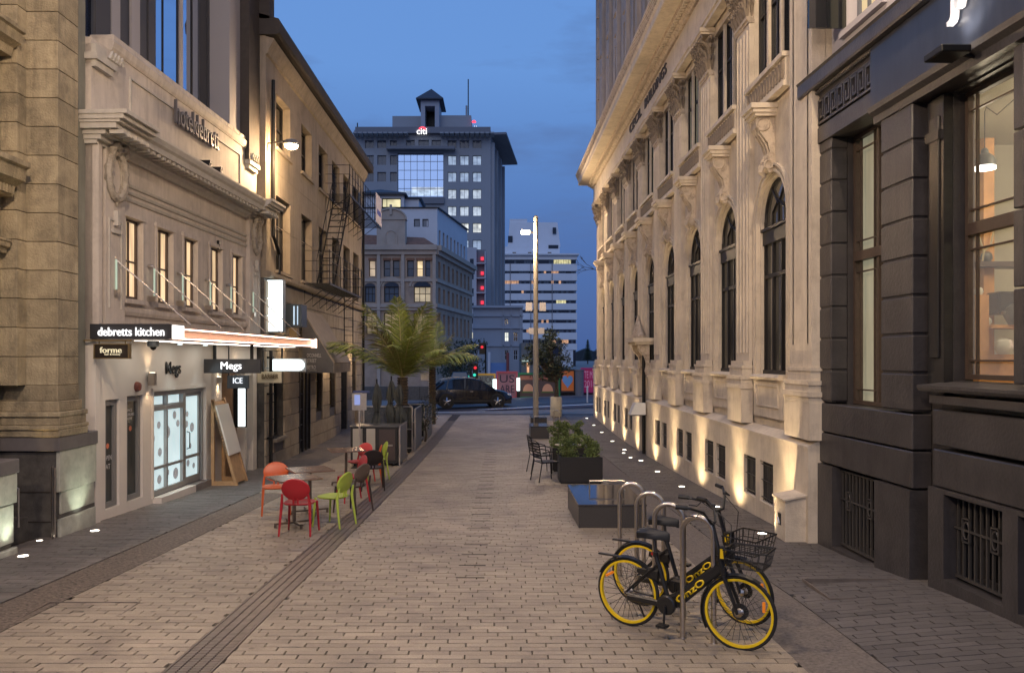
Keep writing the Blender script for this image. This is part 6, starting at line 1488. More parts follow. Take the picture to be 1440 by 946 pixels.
m.build('crown', m_lf2, t); MB().tube([(x, 400, -1), (x, 400, 12)], .3, 5).build('trunk', m_bark, t)
# palms
def palm(name, label, x, y, zc, zb, n, L, seed, tr=.14, drop=.55, zmin=.15, lean=0):
    r_ = random.Random(seed)
    t = thing(name, label, 'palm', (x, y, zb))
    m = MB(); zz = zb; pts = []; rs = []
    while zz < zc: pts += [(x, y, zz), (x, y, zz + .05)]; rs += [tr, tr * 1.25]; zz += .09
    m.tube(pts, rs, 9); m.build('trunk', m_bark, t)
    for i in range(n):
        a = i * 2.399 + r_.uniform(-.25, .25); el = r_.uniform(.55, 1.0) if i % 3 else r_.uniform(1.05, 1.4)
        Lf = L * r_.uniform(.8, 1.08); pts = []; p = Vector((x, y, zc)); d = Vector((math.cos(a) * math.cos(el), math.sin(a) * math.cos(el), math.sin(el)))
        side = Vector((-math.sin(a), math.cos(a), 0))
        K = 12; mm = MB()
        for k_ in range(K + 1): pts.append(p.copy()); p += d * Lf / K; d.z -= drop / K * (1.0 + k_ * .12); d.normalize()
        mm.tube([tuple(q) for q in pts], [.030 - .0021 * k_ for k_ in range(K + 1)], 4)
        rach = mm.build('frond', m_rach, t)
        ml = MB()
        for k_ in range(2, K * 5):
            f_ = k_ / 5; i0 = int(f_); 
            if i0 >= K: break
            q = pts[i0].lerp(pts[i0 + 1], f_ - i0); T = (pts[i0 + 1] - pts[i0]).normalized(); up_ = side.cross(T).normalized()
            ll = (.50 * math.sin(math.pi * min(1, .12 + f_ / K * .86)) + .08) * Lf / 1.8
            for s in (-1, 1):
                e = (side * s * .75 + T * .8 + up_ * r_.uniform(.1, .5)).normalized(); w_ = T * .011 * Lf / 1.8 + up_ * .004
                tip = q + e * ll + Vector((0, 0, -.14 * ll)); mid = q + e * ll * .55
                ml.add([tuple(q - w_), tuple(q + w_), tuple(mid + w_ * 1.3), tuple(mid - w_ * 1.3), tuple(tip)], [(0, 1, 2, 3), (3, 2, 4)])
        q = ml.build('leaflet', m_palm if i % 7 else m_palm2, rach); q['kind'] = 'stuff'
    return t
xp = PX(566, 24); palm('palm_tree', 'large potted palm with arching green fronds rising behind the cafe screens', xp, 24, 1.92, g(xp, 24) + .5, 20, 2.5, 3, drop=.62)
t = thing('palm_pot', 'dark tub holding the large palm behind the cafe screens', 'pot', (xp, 24, g(xp, 24))); MB().lathe([(.28, 0), (.36, .5), (.32, .52), (.28, .48)], n=18).build('tub', m_dk2, t, local=1); MB().lathe([(.29, .44), (.29, .46)], n=16).build('soil', m_joint, t, local=1)
xp2 = PX(608, 31); palm('palm_tree', 'second palm farther up the street with browner fronds', xp2, 31, 2.15, g(xp2, 31) + .1, 16, 1.9, 9, .12)
# evergreen in the cafe terrace
x = PX(598, 26.3); cr_ = [((x + rr.uniform(-.22, .22), 26.3 + rr.uniform(-.2, .2), g(x, 26) + .55 + .13 * i), .26) for i in range(7)]
tree('terrace_shrub', 'clipped dark shrub in a tub at the far end of the cafe terrace', x, 26.3, g(x, 26), .5, cr_, .06, 1500, m_lf2, rr, 'shrub', .03)

# ================================================================ car
def car(x, y, yaw, label):
    z = g(x, y); t = thing('parked_car', label, 'car', (x, y, z), yaw)
    paint = mat('black_paint', (.004, .005, .010), .18, 0, coat=.4, spec=.5); gls = mat('car_glass', (.02, .03, .05), .03, .3, spec=1); trim = mat('car_trim', (.01, .01, .01), .5)
    # body sections (x, half width, z bottom, z shoulder)
    L = 4.2; hw = .90
    prof = [(-2.08, .45, .78), (-2.02, .32, .95), (-1.75, .27, 1.0), (-1.0, .24, 1.02), (0, .23, .99), (.75, .24, .97), (1.25, .26, .95), (1.7, .28, .86), (1.98, .32, .72), (2.1, .42, .60)]
    m = MB(); vs = []; fs = []
    for (px, zb, zs) in prof:
        w_ = hw * (1 - .12 * max(0, abs(px) - 1.4) / .7)
        ring = [(-w_ * .86, zb), (-w_, zb + .12), (-w_ * 1.0, (zb + zs) / 2 + .05), (-w_ * .96, zs - .06), (-w_ * .84, zs), (w_ * .84, zs), (w_ * .96, zs - .06), (w_, (zb + zs) / 2 + .05), (w_, zb + .12), (w_ * .86, zb)]
        vs += [(px, a, b) for a, b in ring]
    k = 10
    for i in range(len(prof) - 1):
        for j in range(k): fs.append((i * k + j, i * k + (j + 1) % k, (i + 1) * k + (j + 1) % k, (i + 1) * k + j))
    fs += [tuple(range(k)), tuple(range((len(prof) - 1) * k, len(prof) * k))]
    m.add(vs, fs); body = m.build('body', paint, t, local=1, smooth=True)
    # greenhouse
    gp = [(-2.0, .97, .70, .72), (-1.45, 1.36, .64, .60), (-.9, 1.48, .60, .57), (-.2, 1.52, .60, .57), (.35, 1.44, .61, .58), (1.18, .95, .72, .74)]
    def cabin(sc_, z_lo, z_hi, a=0, b=6):
        m = MB(); vs = []; fs = []
        for (px, zt, wt, wb) in gp: vs += [(px, -hw * .90 * sc_, z_lo), (px, -wt * 1.02 * sc_, max(z_lo, zt - .03) + z_hi), (px, -wt * .9, zt + z_hi), (px, wt * .9, zt + z_hi), (px, wt * 1.02 * sc_, max(z_lo, zt - .03) + z_hi), (px, hw * .90 * sc_, z_lo)]
        for i in range(len(gp) - 1):
            for j in range(5): fs.append((i * 6 + j, i * 6 + j + 1, (i + 1) * 6 + j + 1, (i + 1) * 6 + j))
        m.add(vs, fs); return m
    cabin(1, .95, 0).build('windows', gls, t, local=1, smooth=True)
    m = MB()
    rp = [(-1.62, 1.30), (-1.45, 1.39), (-.9, 1.51), (-.2, 1.55), (.35, 1.47), (.42, 1.44)]
    vs = []; fs = []
    for (px, zt) in rp: vs += [(px, -.64, zt - .05), (px, -.58, zt), (px, .58, zt), (px, .64, zt - .05)]
    for i in range(len(rp) - 1):
        for j in range(3): fs.append((i * 4 + j, i * 4 + j + 1, i * 4 + j + 5, i * 4 + j + 4))
    m.add(vs, fs).build('roof', paint, t, local=1, smooth=True)
    for s in (-1, 1):
        for pp, rr_ in (([(.4, s * .655, 1.42), (.8, s * .73, 1.2), (1.2, s * .80, .95)], .03), ([(-1.45, s * .66, 1.36), (-1.95, s * .80, .98)], .07), ([(-.35, s * .66, 1.5), (-.38, s * .82, .98)], .035), ([(-1.2, s * .66, 1.48), (-1.32, s * .82, .98)], .03)): MB().tube(pp, rr_, 5).build('pillar', paint, t, local=1)
        MB().tube([(-1.6, s * .62, 1.45), (-.9, s * .62, 1.57), (.2, s * .62, 1.54)], .014, 5).build('roof_rail', m_steel, t, local=1)
        MB().box(.72, .88, s * .94 - .08, s * .94 + .08, 1.0, 1.12).build('mirror', paint, t, local=1, bevel=.03)
        MB().box(-1.7, 1.6, s * .895 - .02, s * .895 + .02, .30, .42).build('sill_trim', trim, t, local=1)
        m = MB()
        for px in (-.38, .78, -1.32): m.box(px - .006, px + .006, s * .90 - .012, s * .90 + .004, .45, .97)
        m.build('door_seam', trim, t, local=1)
        for px in (-1.15, -.12): MB().box(px, px + .16, s * .905 - .01, s * .905 + .015, .84, .87).build('door_handle', m_steel, t, local=1)
        MB().box(1.78, 2.04, s * .66 - .14, s * .66 + .14, .62, .74).build('headlight', mat('headlight', (.6, .6, .62), .1, spec=1), t, local=1, bevel=.03)
        MB().box(-2.09, -1.9, s * .72 - .1, s * .72 + .1, .72, .95).build('tail_light', mat('tail_red', (.3, .01, .02), .2), t, local=1, bevel=.02)
        for px in (-1.32, 1.32):
            m = MB(); m.lathe([(.40, -.015), (.40, .01)], c=(px, s * .885, .36), n=24, axis='y'); m.build('wheel_arch', trim, t, local=1)
            w_ = MB().lathe([(.20, -.12), (.335, -.11), (.345, -.05), (.345, .05), (.335, .11), (.20, .12)], c=(px, s * .80, .345), n=26, axis='y').build('wheel', mat('tyre', (.012, .012, .012), .8), t, local=1, smooth=True)
            m = MB(); o = s * .80 + s * .125
            m.lathe([(.215, -.01), (.225, .012)], c=(px, o, .345), n=24, axis='y'); r2 = MB()
            for k_ in range(5):
                a = k_ * 2 * math.pi / 5 + .3; c_, s_ = math.cos(a), math.sin(a); r2.tube([(px + c_ * .03, o + s * .02, .345 + s_ * .03), (px + c_ * .21, o + s * .012, .345 + s_ * .21)], [.04, .026], 5)
            r2.lathe([(.05, -.01), (.05, .02)], c=(px, o + s * .02, .345), n=12, axis='y')
            m.build('rim_back', trim, w_); r2.build('rim', mat('alloy', (.7, .68, .66), .25, .9), w_)
    MB().box(1.95, 2.12, -.45, .45, .40, .56).build('grille', trim, t, local=1); MB().box(-2.14, -2.05, -.26, .26, .6, .7).build('number_plate', m_white, t, local=1)
    MB().box(-2.06, 2.06, -.8, .8, .22, .45).build('underbody', trim, t, local=1)
    return t
c_ = car(-1.45, 41.9, R(9), 'black five door hatchback parked across the end of the street')
c2 = thing('parked_car', 'second dark vehicle roof showing just behind the black hatchback', 'car', (PX(652, 47), 47, g(-2, 47)))
m = MB(); m.box(-.9, .5, -.8, .8, .35, 1.3); m.build('body', mat('car_dim', (.012, .014, .02), .3, coat=1), c2, local=1, bevel=.15); m = MB(); m.tbox(-.8, .4, -.75, .75, 1.3, 1.85, .2); m.build('cabin', MATS['car_glass'], c2, local=1, bevel=.05)
for s in (-.6, .3): MB().lathe([(.33, -.1), (.33, .1)], c=(s, -.8, .34), n=18, axis='y').build('wheel', MATS['tyre'], c2, local=1)

# ================================================================ street lamp post, bollards
m_post = mat('post_grey', (.24, .22, .19), .5, var=.06)
x, y = PX(753.5, 33), 33; z0 = g(x, y)
t = thing('lamp_post', 'tall slim pale lamp post with a glowing lamp head in the street centre', 'street lamp', (x, y, z0))
MB().lathe([(.15, 0), (.13, .03), (.12, .06), (.115, 3.4), (.10, 3.45), (.095, 8.45), (.05, 8.5)], n=16).build('pole', m_post, t, local=1, smooth=True)
m = MB(); m.box(-.42, -.15, -.03, .03, 4.55, 4.9); m.box(.15, .42, -.03, .03, 4.55, 4.9); m.box(-.3, .35, -.04, .04, 3.6, 3.85); m.build('sign_plate', m_steel, t, local=1)
MB().tube([(0, 0, 7.75), (-.3, -.05, 7.85)], .03, 6).build('arm', m_iron, t, local=1)
MB().box(-.62, -.24, -.16, .06, 7.80, 7.9).build('lamp_head', mat('lamp_head', (.3, .3, .3), .4), t, local=1, bevel=.02); MB().box(-.60, -.26, -.15, .05, 7.74, 7.799).build('lens', MATS['sodium_lens'], t, local=1)
lamp('POINT', 'street_bulb', (x - .55, y - .45, z0 + 7.5), 900, (1, .70, .40), .15, t)
for (px, Y, h, lab) in ((826, 42, .85, 'short white bollard beside the far end of the cream building'), (604.5, 31, 2.35, 'tall slim white post at the far end of the drain')):
    x = PX(px, Y); t = thing('bollard', lab, 'bollard', (x, Y, g(x, Y))); MB().lathe([(.045, 0), (.045, h), (.03, h + .03)], n=10).build('shaft', m_pw, t, local=1); MB().lathe([(.07, 0), (.07, .02)], n=10).build('base', m_steel, t, local=1)
    if h > 2: MB().box(-.35, -.05, -.01, .01, h - .55, h - .28).build('sign_plate', m_white, t, local=1)
# hoops
def hoop(x, y, dx, dy, h, lab, r=.023, grp='steel cycle hoops'):
    z0 = g(x, y); t = thing('cycle_hoop', lab, 'bike rack', (x, y, z0), 0, grp)
    d = Vector((dx, dy, 0)); w_ = d.length; u = d / w_; R_ = w_ / 2
    pts = [Vector((0, 0, -.05)), Vector((0, 0, h - R_))] + [u * (R_ - R_ * math.cos(a * math.pi / 12)) + Vector((0, 0, h - R_ + R_ * math.sin(a * math.pi / 12))) for a in range(1, 12)] + [u * w_ + Vector((0, 0, h - R_)), u * w_ + Vector((0, 0, -.05))]
    MB().tube([tuple(p) for p in pts], r, 12).build('tube', m_steel, t, local=1, smooth=True)
    for p in (Vector((0, 0, 0)), u * w_): MB().lathe([(r * 1.7, -.01), (r * 1.7, .006)], c=tuple(p), n=14).build('foot', m_steel, t, local=1)
hoop(1.59, 6.85, .23, -.14, 1.05, 'nearest steel cycle hoop standing over the front bicycle')
hoop(1.477, 7.5, .25, -.1, 1.05, 'steel cycle hoop just behind the two bicycle saddles')
hoop(1.43, 8.2, .26, -.08, 1.05, 'steel cycle hoop second from the granite bench')
hoop(1.37, 8.95, .26, -.06, 1.05, 'steel cycle hoop closest to the granite bench')
hoop(1.93, 27.4, .18, -.1, .95, 'small far steel hoop beside the little granite block', .02)
# granite bench
m_gran = mat('polished_granite', (.035, .033, .034), .07, var=.25, scale=60, spec=.9); m_gran2 = mat('granite_side', (.05, .047, .046), .35, var=.3, scale=60)
def gbench(x0, x1, y0, y1, h, lab):
    z0 = min(g(x0, y0), g(x1, y1)); zt = g((x0 + x1) / 2, y0) + h
    t = thing('granite_bench', lab, 'bench', (x0, y0, g(x0, y0)))
    MB().box(x0, x1, y0, y1, z0 - .03, zt - .03).build('block', m_gran2, t, bevel=.006); MB().box(x0 - .008, x1 + .008, y0 - .008, y1 + .008, zt - .03, zt).build('top_slab', m_gran, t, bevel=.005)
    return t, zt
t, zt = gbench(1.21, 2.22, 11.9, 13.75, .35, 'low polished granite bench block with a steel rail beside the cycle hoops')
MB().tube([(1.52, 13.2, zt), (1.52, 13.2, zt + .15), (2.1, 13.2, zt + .15), (2.1, 13.2, zt)], .014, 8).build('rail', m_steel, t)
t, zt = gbench(1.12, 1.75, 27.2, 28.6, .42, 'small far granite bench block with a steel rail near the lamp post')
MB().tube([(1.28, 28.1, zt), (1.28, 28.1, zt + .28), (1.75, 28.1, zt + .28), (1.75, 28.1, zt)], .016, 8).build('rail', m_steel, t)
t, zt = gbench(1.25, 1.85, 30.0, 31.2, .45, 'granite block just behind the small far bench')
# planters with bushes
def boxplanter(x0, x1, y0, y1, h, lab):
    z0 = g((x0 + x1) / 2, y0); t = thing('planter_box', lab, 'planter', ((x0 + x1) / 2, (y0 + y1) / 2, z0))
    m = MB(); w_ = .03; m.box(x0, x1, y0, y0 + w_, z0 + .03, z0 + h); m.box(x0, x1, y1 - w_, y1, z0 + .03, z0 + h); m.box(x0, x0 + w_, y0 + w_, y1 - w_, z0 + .03, z0 + h); m.box(x1 - w_, x1, y0 + w_, y1 - w_, z0 + .03, z0 + h); m.build('box', mat('planter_black', (.018, .017, .017), .4), t)
    MB().box(x0 + w_, x1 - w_, y0 + w_, y1 - w_, z0 + .03, z0 + h - .05).build('soil', m_joint, t); MB().box(x0 + .03, x1 - .03, y0 + .03, y1 - .03, z0 - .01, z0 + .03).build('base', m_iron, t)
    return z0 + h
zt = boxplanter(1.31, 2.22, 16.85, 17.45, .56, 'black planter box nearest the granite bench, holding clipped green shrubs')
def shrub(x, y, z, w_, h, lab):
    t = thing('green_shrub', lab, 'shrub', (x, y, z)); m = MB()
    for k_ in range(5): m.tube([(x + rr.uniform(-.03, .03), y, z - .06), (x + rr.uniform(-w_, w_) * .4, y + rr.uniform(-w_, w_) * .4, z + h * .7)], [.008, .004], 4)
    m.build('stem', m_bark, t); m = MB()
    n_ = 9
    for k_ in range(n_): leafcloud(m, (x + rr.uniform(-.5, .5) * w_, y + rr.uniform(-.4, .4) * w_, z + .04 + h * (k_ + .3) / n_), w_ * (.66 - .25 * k_ / n_), 170, .05, rr, .8)
    o_ = m.build('foliage', m_lf, t); o_['kind'] = 'stuff'
shrub(1.52, 17.15, zt - .05, .26, .42, 'lower shrub at the street side of the nearest black planter'); shrub(2.02, 17.15, zt - .05, .24, .40, 'bushy shrub at the wall side of the nearest black planter')
zt = boxplanter(1.30, 2.15, 18.9, 19.5, .56, 'second black planter box partly hidden behind the first')
shrub(1.28 + .12, 19.2, zt - .05, .20, .62, 'tall shrub at the street side of the second black planter'); shrub(1.62, 19.2, zt - .05, .20, .60, 'middle shrub of the second black planter'); shrub(1.92, 19.2, zt - .05, .20, .62, 'narrow upright shrub at the wall side of the second black planter')
# utility box by the wall
zb = g(4.1, 11.0); t = thing('utility_box', 'cream metal utility box with a sloping lid against the corner pier', 'box', (4.05, 11.0, zb))
MB().add([(3.92, 10.86, zb), (4.21, 10.86, zb), (4.21, 11.28, zb), (3.92, 11.28, zb), (3.92, 10.86, zb + .56), (4.21, 10.86, zb + .62), (4.21, 11.28, zb + .62), (3.92, 11.28, zb + .56)], [(0, 3, 2, 1), (4, 5, 6, 7), (0, 1, 5, 4), (1, 2, 6, 5), (2, 3, 7, 6), (3, 0, 4, 7)]).build('case', m_cream, t, bevel=.006)
MB().add([(3.89, 10.83, zb + .56), (4.2, 10.83, zb + .625), (4.2, 11.31, zb + .625), (3.89, 11.31, zb + .56), (3.89, 10.83, zb + .585), (4.2, 10.83, zb + .65), (4.2, 11.31, zb + .65), (3.89, 11.31, zb + .585)], [(0, 3, 2, 1), (4, 5, 6, 7), (0, 1, 5, 4), (1, 2, 6, 5), (2, 3, 7, 6), (3, 0, 4, 7)]).build('lid', m_cream, t)
MB().box(3.915, 3.9195, 11.02, 11.14, zb + .20, zb + .36).build('slot', m_iron, t); MB().tube([(3.91, 11.06, zb + .22), (3.90, 11.1, zb + .3)], .012, 6).build('latch', m_pw, t)
# yellow valve mark on the plinth corner omitted: nothing there in the photograph
# ================================================================ cafe furniture
def mchair(col, rough=.35): return col
def oval_chair(label, x, y, rz, m_, legm=None, backm=None):
    z0 = g(x, y); t = thing('cafe_chair', label, 'chair', (x, y, z0), rz, 'plastic cafe chairs round the tables')
    legm = legm or m_; backm = backm or m_
    # seat faces +y, back at -y
    m = MB(); n = 18; vs = []
    for (zz, s) in ((.43, .92), (.45, 1.0), (.458, .97), (.452, .80)):
        for k in range(n):
            a = 2 * math.pi * k / n; ca, sa = math.cos(a), math.sin(a)
            px = .225 * s * math.copysign(abs(ca) ** .7, ca); py = .215 * s * math.copysign(abs(sa) ** .7, sa); vs.append((px, py, zz))
    fs = [tuple(range(n))[::-1], tuple(range(3 * n, 4 * n))]
    for i in range(3):
        for k in range(n): l = (k + 1) % n; fs.append((i * n + k, i * n + l, (i + 1) * n + l, (i + 1) * n + k))
    m.add(vs, fs).build('seat', legm, t, local=1, smooth=True)
    # oval back, slightly curved and leaning
    m = MB(); n = 20; vs = []; rings = ((0, 0), (.5, .004), (.9, .002), (1, 0))
    def bp(rx, rz_, off):
        zc = .665; return [(rx * math.cos(a), -.225 - (rz_ * math.sin(a)) * .22 + (rx * math.cos(a)) ** 2 * .55 + off, zc + rz_ * math.sin(a)) for a in [2 * math.pi * k / n for k in range(n)]]
    vs += bp(.19, .145, .012) + bp(.207, .16, 0) + bp(.19, .145, -.014)
    c0 = len(vs); vs += [(0, -.225 + .012, .665), (0, -.225 - .014, .665)]
    fs = []
    for k in range(n):
        l = (k + 1) % n; fs += [(k, l, n + l, n + k), (n + k, n + l, 2 * n + l, 2 * n + k), (c0, l, k), (c0 + 1, 2 * n + k, 2 * n + l)]
    m.add(vs, fs).build('backrest', backm, t, local=1, smooth=True)
    m = MB(); m.tube([(-.035, -.2, .45), (-.03, -.21, .53)], .014, 6); m.tube([(.035, -.2, .45), (.03, -.21, .53)], .014, 6); m.build('back_stem', legm, t, local=1)
    for s in (-1, 1):
        MB().tube([(s * .20, .18, .44), (s * .215, .20, .2), (s * .225, .215, 0)], [.02, .017, .013], 8).build('leg', legm, t, local=1, smooth=True)
        MB().tube([(s * .185, -.235, .60), (s * .20, -.20, .46), (s * .215, -.23, .22), (s * .225, -.265, 0)], [.015, .022, .018, .013], 8).build('leg', legm, t, local=1, smooth=True)
    return t
c_red = mat('plastic_red', (.42, .02, .03), .38); c_lime = mat('plastic_lime', (.42, .55, .08), .4); c_or = mat('plastic_orange', (.62, .12, .03), .4); c_taupe = mat('plastic_taupe', (.13, .10, .085), .4); c_blk = mat('plastic_black', (.02, .015, .015), .45); c_pink = mat('plastic_coral', (.55, .05, .05), .4); c_brn = mat('plastic_brown', (.05, .035, .03), .45)
oval_chair('red plastic chair nearest, its round back turned to the viewer', -2.86, 11.5, R(-2), c_red)
oval_chair('lime green plastic chair beside the nearest table', -2.50, 12.1, R(68), c_lime)
oval_chair('orange plastic chair by itself on the building side of the tables', -3.66, 13.15, R(196), c_or)
oval_chair('taupe plastic chair with dark legs at the second table', -2.44, 13.35, R(62), c_brn, c_brn, c_taupe)
oval_chair('red plastic chair hidden behind the taupe one', -2.66, 14.5, R(120), c_red)
oval_chair('black backed chair at the farther table', -2.52, 16.0, R(12), c_blk)
oval_chair('coral red chair at the farther table, beside the black one', -2.98, 17.1, R(150), c_pink)
oval_chair('rust orange chair behind the black one', -2.72, 16.9, R(100), c_or)
oval_chair('lime green chair farthest away beside the dark cafe screen', -2.70, 17.6, R(110), c_lime)
m_tt = mat('table_top', (.16, .105, .08), .22, var=.25, scale=14, spec=.7); m_tl = mat('table_leg', (.16, .13, .11), .4, .7)
def table(label, x, y, rz, s=.33, zt=.74):
    z0 = g(x, y); t = thing('cafe_table', label, 'table', (x, y, z0), rz, 'square cafe tables')
    MB().box(-s, s, -s, s, zt - .025, zt).build('table_top', m_tt, t, local=1, bevel=.006)
    MB().tube([(0, 0, .05), (0, 0, zt - .025)], .028, 10).build('column', m_tl, t, local=1)
    MB().box(-.12, .12, -.12, .12, zt - .045, zt - .026).build('top_plate', m_tl, t, local=1)
    m = MB(); m.box(-.30, .30, -.025, .025, .05, .075); m.box(-.025, .025, -.30, -.026, .048, .073); m.box(-.025, .025, .026, .30, .048, .073); m.build('base', m_tl, t, local=1)
    for (a, b) in ((.29, 0), (-.29, 0), (0, .29), (0, -.29)): MB().lathe([(.02, 0), (.02, .05)], c=(a, b, 0), n=8).build('foot', m_tl, t, local=1)
table('nearest square brown table beside the red chair', -3.08, 12.05, R(35))
table('second square brown table between the orange and taupe chairs', -3.10, 13.15, R(28))
table('farther square brown table beside the coral chair', -3.18, 16.7, R(20), .36)
# cafe screens
def screen(y, x0, x1, h, lab, glassy=True):
    z0 = g((x0 + x1) / 2, y); t = thing('cafe_screen', lab, 'screen', ((x0 + x1) / 2, y, z0))
    m = MB(); 
    for x in (x0, (x0 + x1) / 2, x1): m.box(x - .02, x + .02, y - .02, y + .02, z0 + .04, z0 + h)
    m.box(x0, x1, y - .016, y + .016, z0 + h, z0 + h + .035); m.box(x0, x1, y - .015, y + .015, z0 + .10, z0 + .14); m.box(x0, x1, y - .014, y + .014, z0 + h * .5, z0 + h * .5 + .03)
    m.build('frame', m_steel, t)
    MB().box(x0 + .02, x1 - .02, y - .006, y + .006, z0 + h * .5 + .03, z0 + h).build('glass_panel', mat('screen_glass', (.08, .085, .08), .08, alpha=.62, spec=.8), t)
    MB().box(x0 + .02, x1 - .02, y - .008, y + .008, z0 + .14, z0 + h * .5).build('lower_panel', m_dk2, t)
    for x in (x0 + .08, x1 - .08): MB().box(x - .03, x + .03, y - .2, y + .2, z0, z0 + .05).build('foot', m_iron, t)
    return t
screen(23.3, -3.92, -2.50, 1.32, 'long glass cafe screen with a steel frame in front of the palm')
screen(26.6, -3.4, -2.45, 1.2, 'farther glass cafe screen beyond the palm')
def sidescreen(x, y0, y1, h, lab):
    z0 = g(x, y0) - .02; t = thing('cafe_screen', lab, 'screen', (x, (y0 + y1) / 2, z0)); m = MB()
    m.box(x - .02, x + .02, y0, y0 + .04, z0, z0 + h); m.box(x - .02, x + .02, y1 - .04, y1, z0, z0 + h); m.box(x - .022, x + .022, y0, y1, z0 + h, z0 + h + .03); m.build('frame', m_steel, t)
    MB().box(x - .012, x + .012, y0 + .04, y1 - .04, z0 + .05, z0 + h).build('panel', mat('screen_dark', (.05, .055, .05), .3), t)
sidescreen(-2.48, 20.1, 21.6, 1.0, 'dark side screen facing the drain, nearest one'); sidescreen(-2.44, 23.45, 25.3, 1.25, 'dark side screen facing the drain behind the glass screen'); sidescreen(-2.38, 26.9, 28.6, 1.1, 'farthest dark side screen facing the drain')
# service cabinet with pale louvred panels
y = 20.0; z0 = g(-3, y); t = thing('service_cabinet', 'dark outdoor service cabinet with two pale louvred panels beside the cafe chairs', 'cabinet', (-3.0, y, z0))
MB().box(-3.70, -2.52, y + .03, y + .75, z0 + .06, z0 + .97).build('body', MATS['planter_black'], t); MB().box(-3.74, -2.48, y, y + .8, z0 + .97, z0 + 1.01).build('top', mat('cab_top', (.09, .09, .09), .3), t, bevel=.005)
for (a, b) in ((-3.64, -3.40), (-3.30, -3.08)):
    p = MB().box(a, b, y + .0, y + .028, z0 + .12, z0 + .94).build('pale_panel', mat('panel_cream', (.50, .46, .38), .6), t)
    for k in range(14): MB().box(a + .02, b - .02, y - .010, y - .001, z0 + .16 + k * .052, z0 + .18 + k * .052).build('louvre', MATS['panel_cream'], p)
MB().box(-2.98, -2.58, y + .01, y + .029, z0 + .14, z0 + .92).build('door', mat('door_brown', (.07, .05, .045), .4), t)
MB().box(-2.86, -2.64, y - .012, y + .009, z0 + .5, z0 + .54).build('handle', m_steel, t)
for x in (-3.6, -2.62): MB().lathe([(.04, -.02), (.04, .02)], c=(x, y + .06, z0 + .04), n=10, axis='x').build('caster', m_iron, t)
# tall menu stand
x, y = -3.42, 19.7; z0 = g(x, y); t = thing('menu_stand', 'slim steel menu stand with a small blue lit display', 'menu stand', (x, y, z0))
MB().box(x - .02, x + .02, y - .02, y + .02, z0, z0 + 1.75).build('pole', m_steel, t); MB().box(x - .18, x + .18, y - .03, y - .021, z0 + 1.42, z0 + 1.84).build('frame', m_steel, t); MB().box(x - .12, x + .02, y - .04, y - .031, z0 + 1.55, z0 + 1.80).build('display', emat('display_blue', (.35, .45, .9), .55), t); MB().box(x - .18, x + .18, y - .2, y + .2, z0, z0 + .02).build('base', m_iron, t)
MB().box(x - .15, x + .25, y - .05, y + .05, z0 + 1.85, z0 + 1.90).build('hood', mat('hood_blue', (.06, .08, .2), .4), t)
# folded umbrellas
m_umb = mat('umbrella_cloth', (.06, .066, .062), .85, var=.2, scale=9)
for i, (x, y, zb, zt, lab) in enumerate([(-3.22, 21.2, .55, 2.05, 'folded dark umbrella with the longest hanging cloth'), (-2.98, 22.3, .85, 2.12, 'middle folded dark umbrella behind the cafe screen'), (-2.72, 22.0, .88, 2.02, 'folded dark umbrella nearest the street beside the palm')]):
    z0 = g(x, y); t = thing('folded_umbrella', lab, 'umbrella', (x, y, z0), 0, 'folded cafe umbrellas')
    MB().tube([(x, y, z0), (x, y, z0 + zt + .12)], .02, 8).build('pole', m_iron, t); MB().box(x - .2, x + .2, y - .2, y + .2, z0, z0 + .06).build('base', m_iron, t)
    m = MB(); n = 24; vs = []; lev = [(0, .015), (.03, .04), (.12, .075), (.25, .10), (.36, .095), (.45, .06), (.5, .05), (.58, .08), (.72, .12), (.88, .115), (1, .07)]
    for (f_, r) in lev:
        for k in range(n): a = 2 * math.pi * k / n; rr_ = r * (1 + .30 * math.cos(5 * a + f_ * 4.5 + i) + .2 * math.cos(8 * a + i - f_ * 3)) ; vs.append((x + rr_ * math.cos(a) + .05 * math.sin(5 * f_ + i * 2) * f_ + rr.uniform(-.012, .012), y + rr_ * math.sin(a), z0 + zt + (zb - zt) * f_ - ((.16 * math.cos(3 * a + i) + .08 * math.cos(5 * a)) * max(0, f_ - .5))))
    fs = [(i_ * n + k, i_ * n + (k + 1) % n, (i_ + 1) * n + (k + 1) % n, (i_ + 1) * n + k) for i_ in range(len(lev) - 1) for k in range(n)]
    m.add(vs, fs).build('cloth', m_umb, t, smooth=True); MB().tube([(x + .085 * math.cos(a * .52), y + .085 * math.sin(a * .52), z0 + zt + (zb - zt) * .5) for a in range(12)], .012, 4, True).build('tie', m_iron, t)
# black metal armchairs by the planters
def metal_chair(label, x, y, rz):
    z0 = g(x, y); t = thing('metal_armchair', label, 'chair', (x, y, z0), rz, 'black metal armchairs')
    for s in (-1, 1):
        MB().tube([(s * .24, .22, 0), (s * .25, .20, .42), (s * .26, .17, .62), (s * .27, 0, .66), (s * .26, -.2, .64)], .012, 6).build('arm', m_iron, t, local=1)
        MB().tube([(s * .24, -.28, 0), (s * .22, -.2, .42), (s * .2, -.27, .84)], .012, 6).build('leg', m_iron, t, local=1)
    m = MB(); m.tube([(-.22, .2, .42), (.22, .2, .42), (.22, -.2, .42), (-.22, -.2, .42)], .012, 6, True)
    for k in range(7): yy = -.18 + .06 * k; m.box(-.21, .21, yy - .02, yy + .02, .425, .433)
    m.build('seat', m_iron, t, local=1)
    m = MB(); m.tube([(-.2, -.27, .84), (-.1, -.3, .88), (.1, -.3, .88), (.2, -.27, .84)], .012, 6)
    for k in range(6): f_ = k / 6; m.box(-.2, .2, -.215 - .07 * f_, -.205 - .07 * f_, .50 + .36 * f_, .54 + .36 * f_)
    m.build('backrest', m_iron, t, local=1)
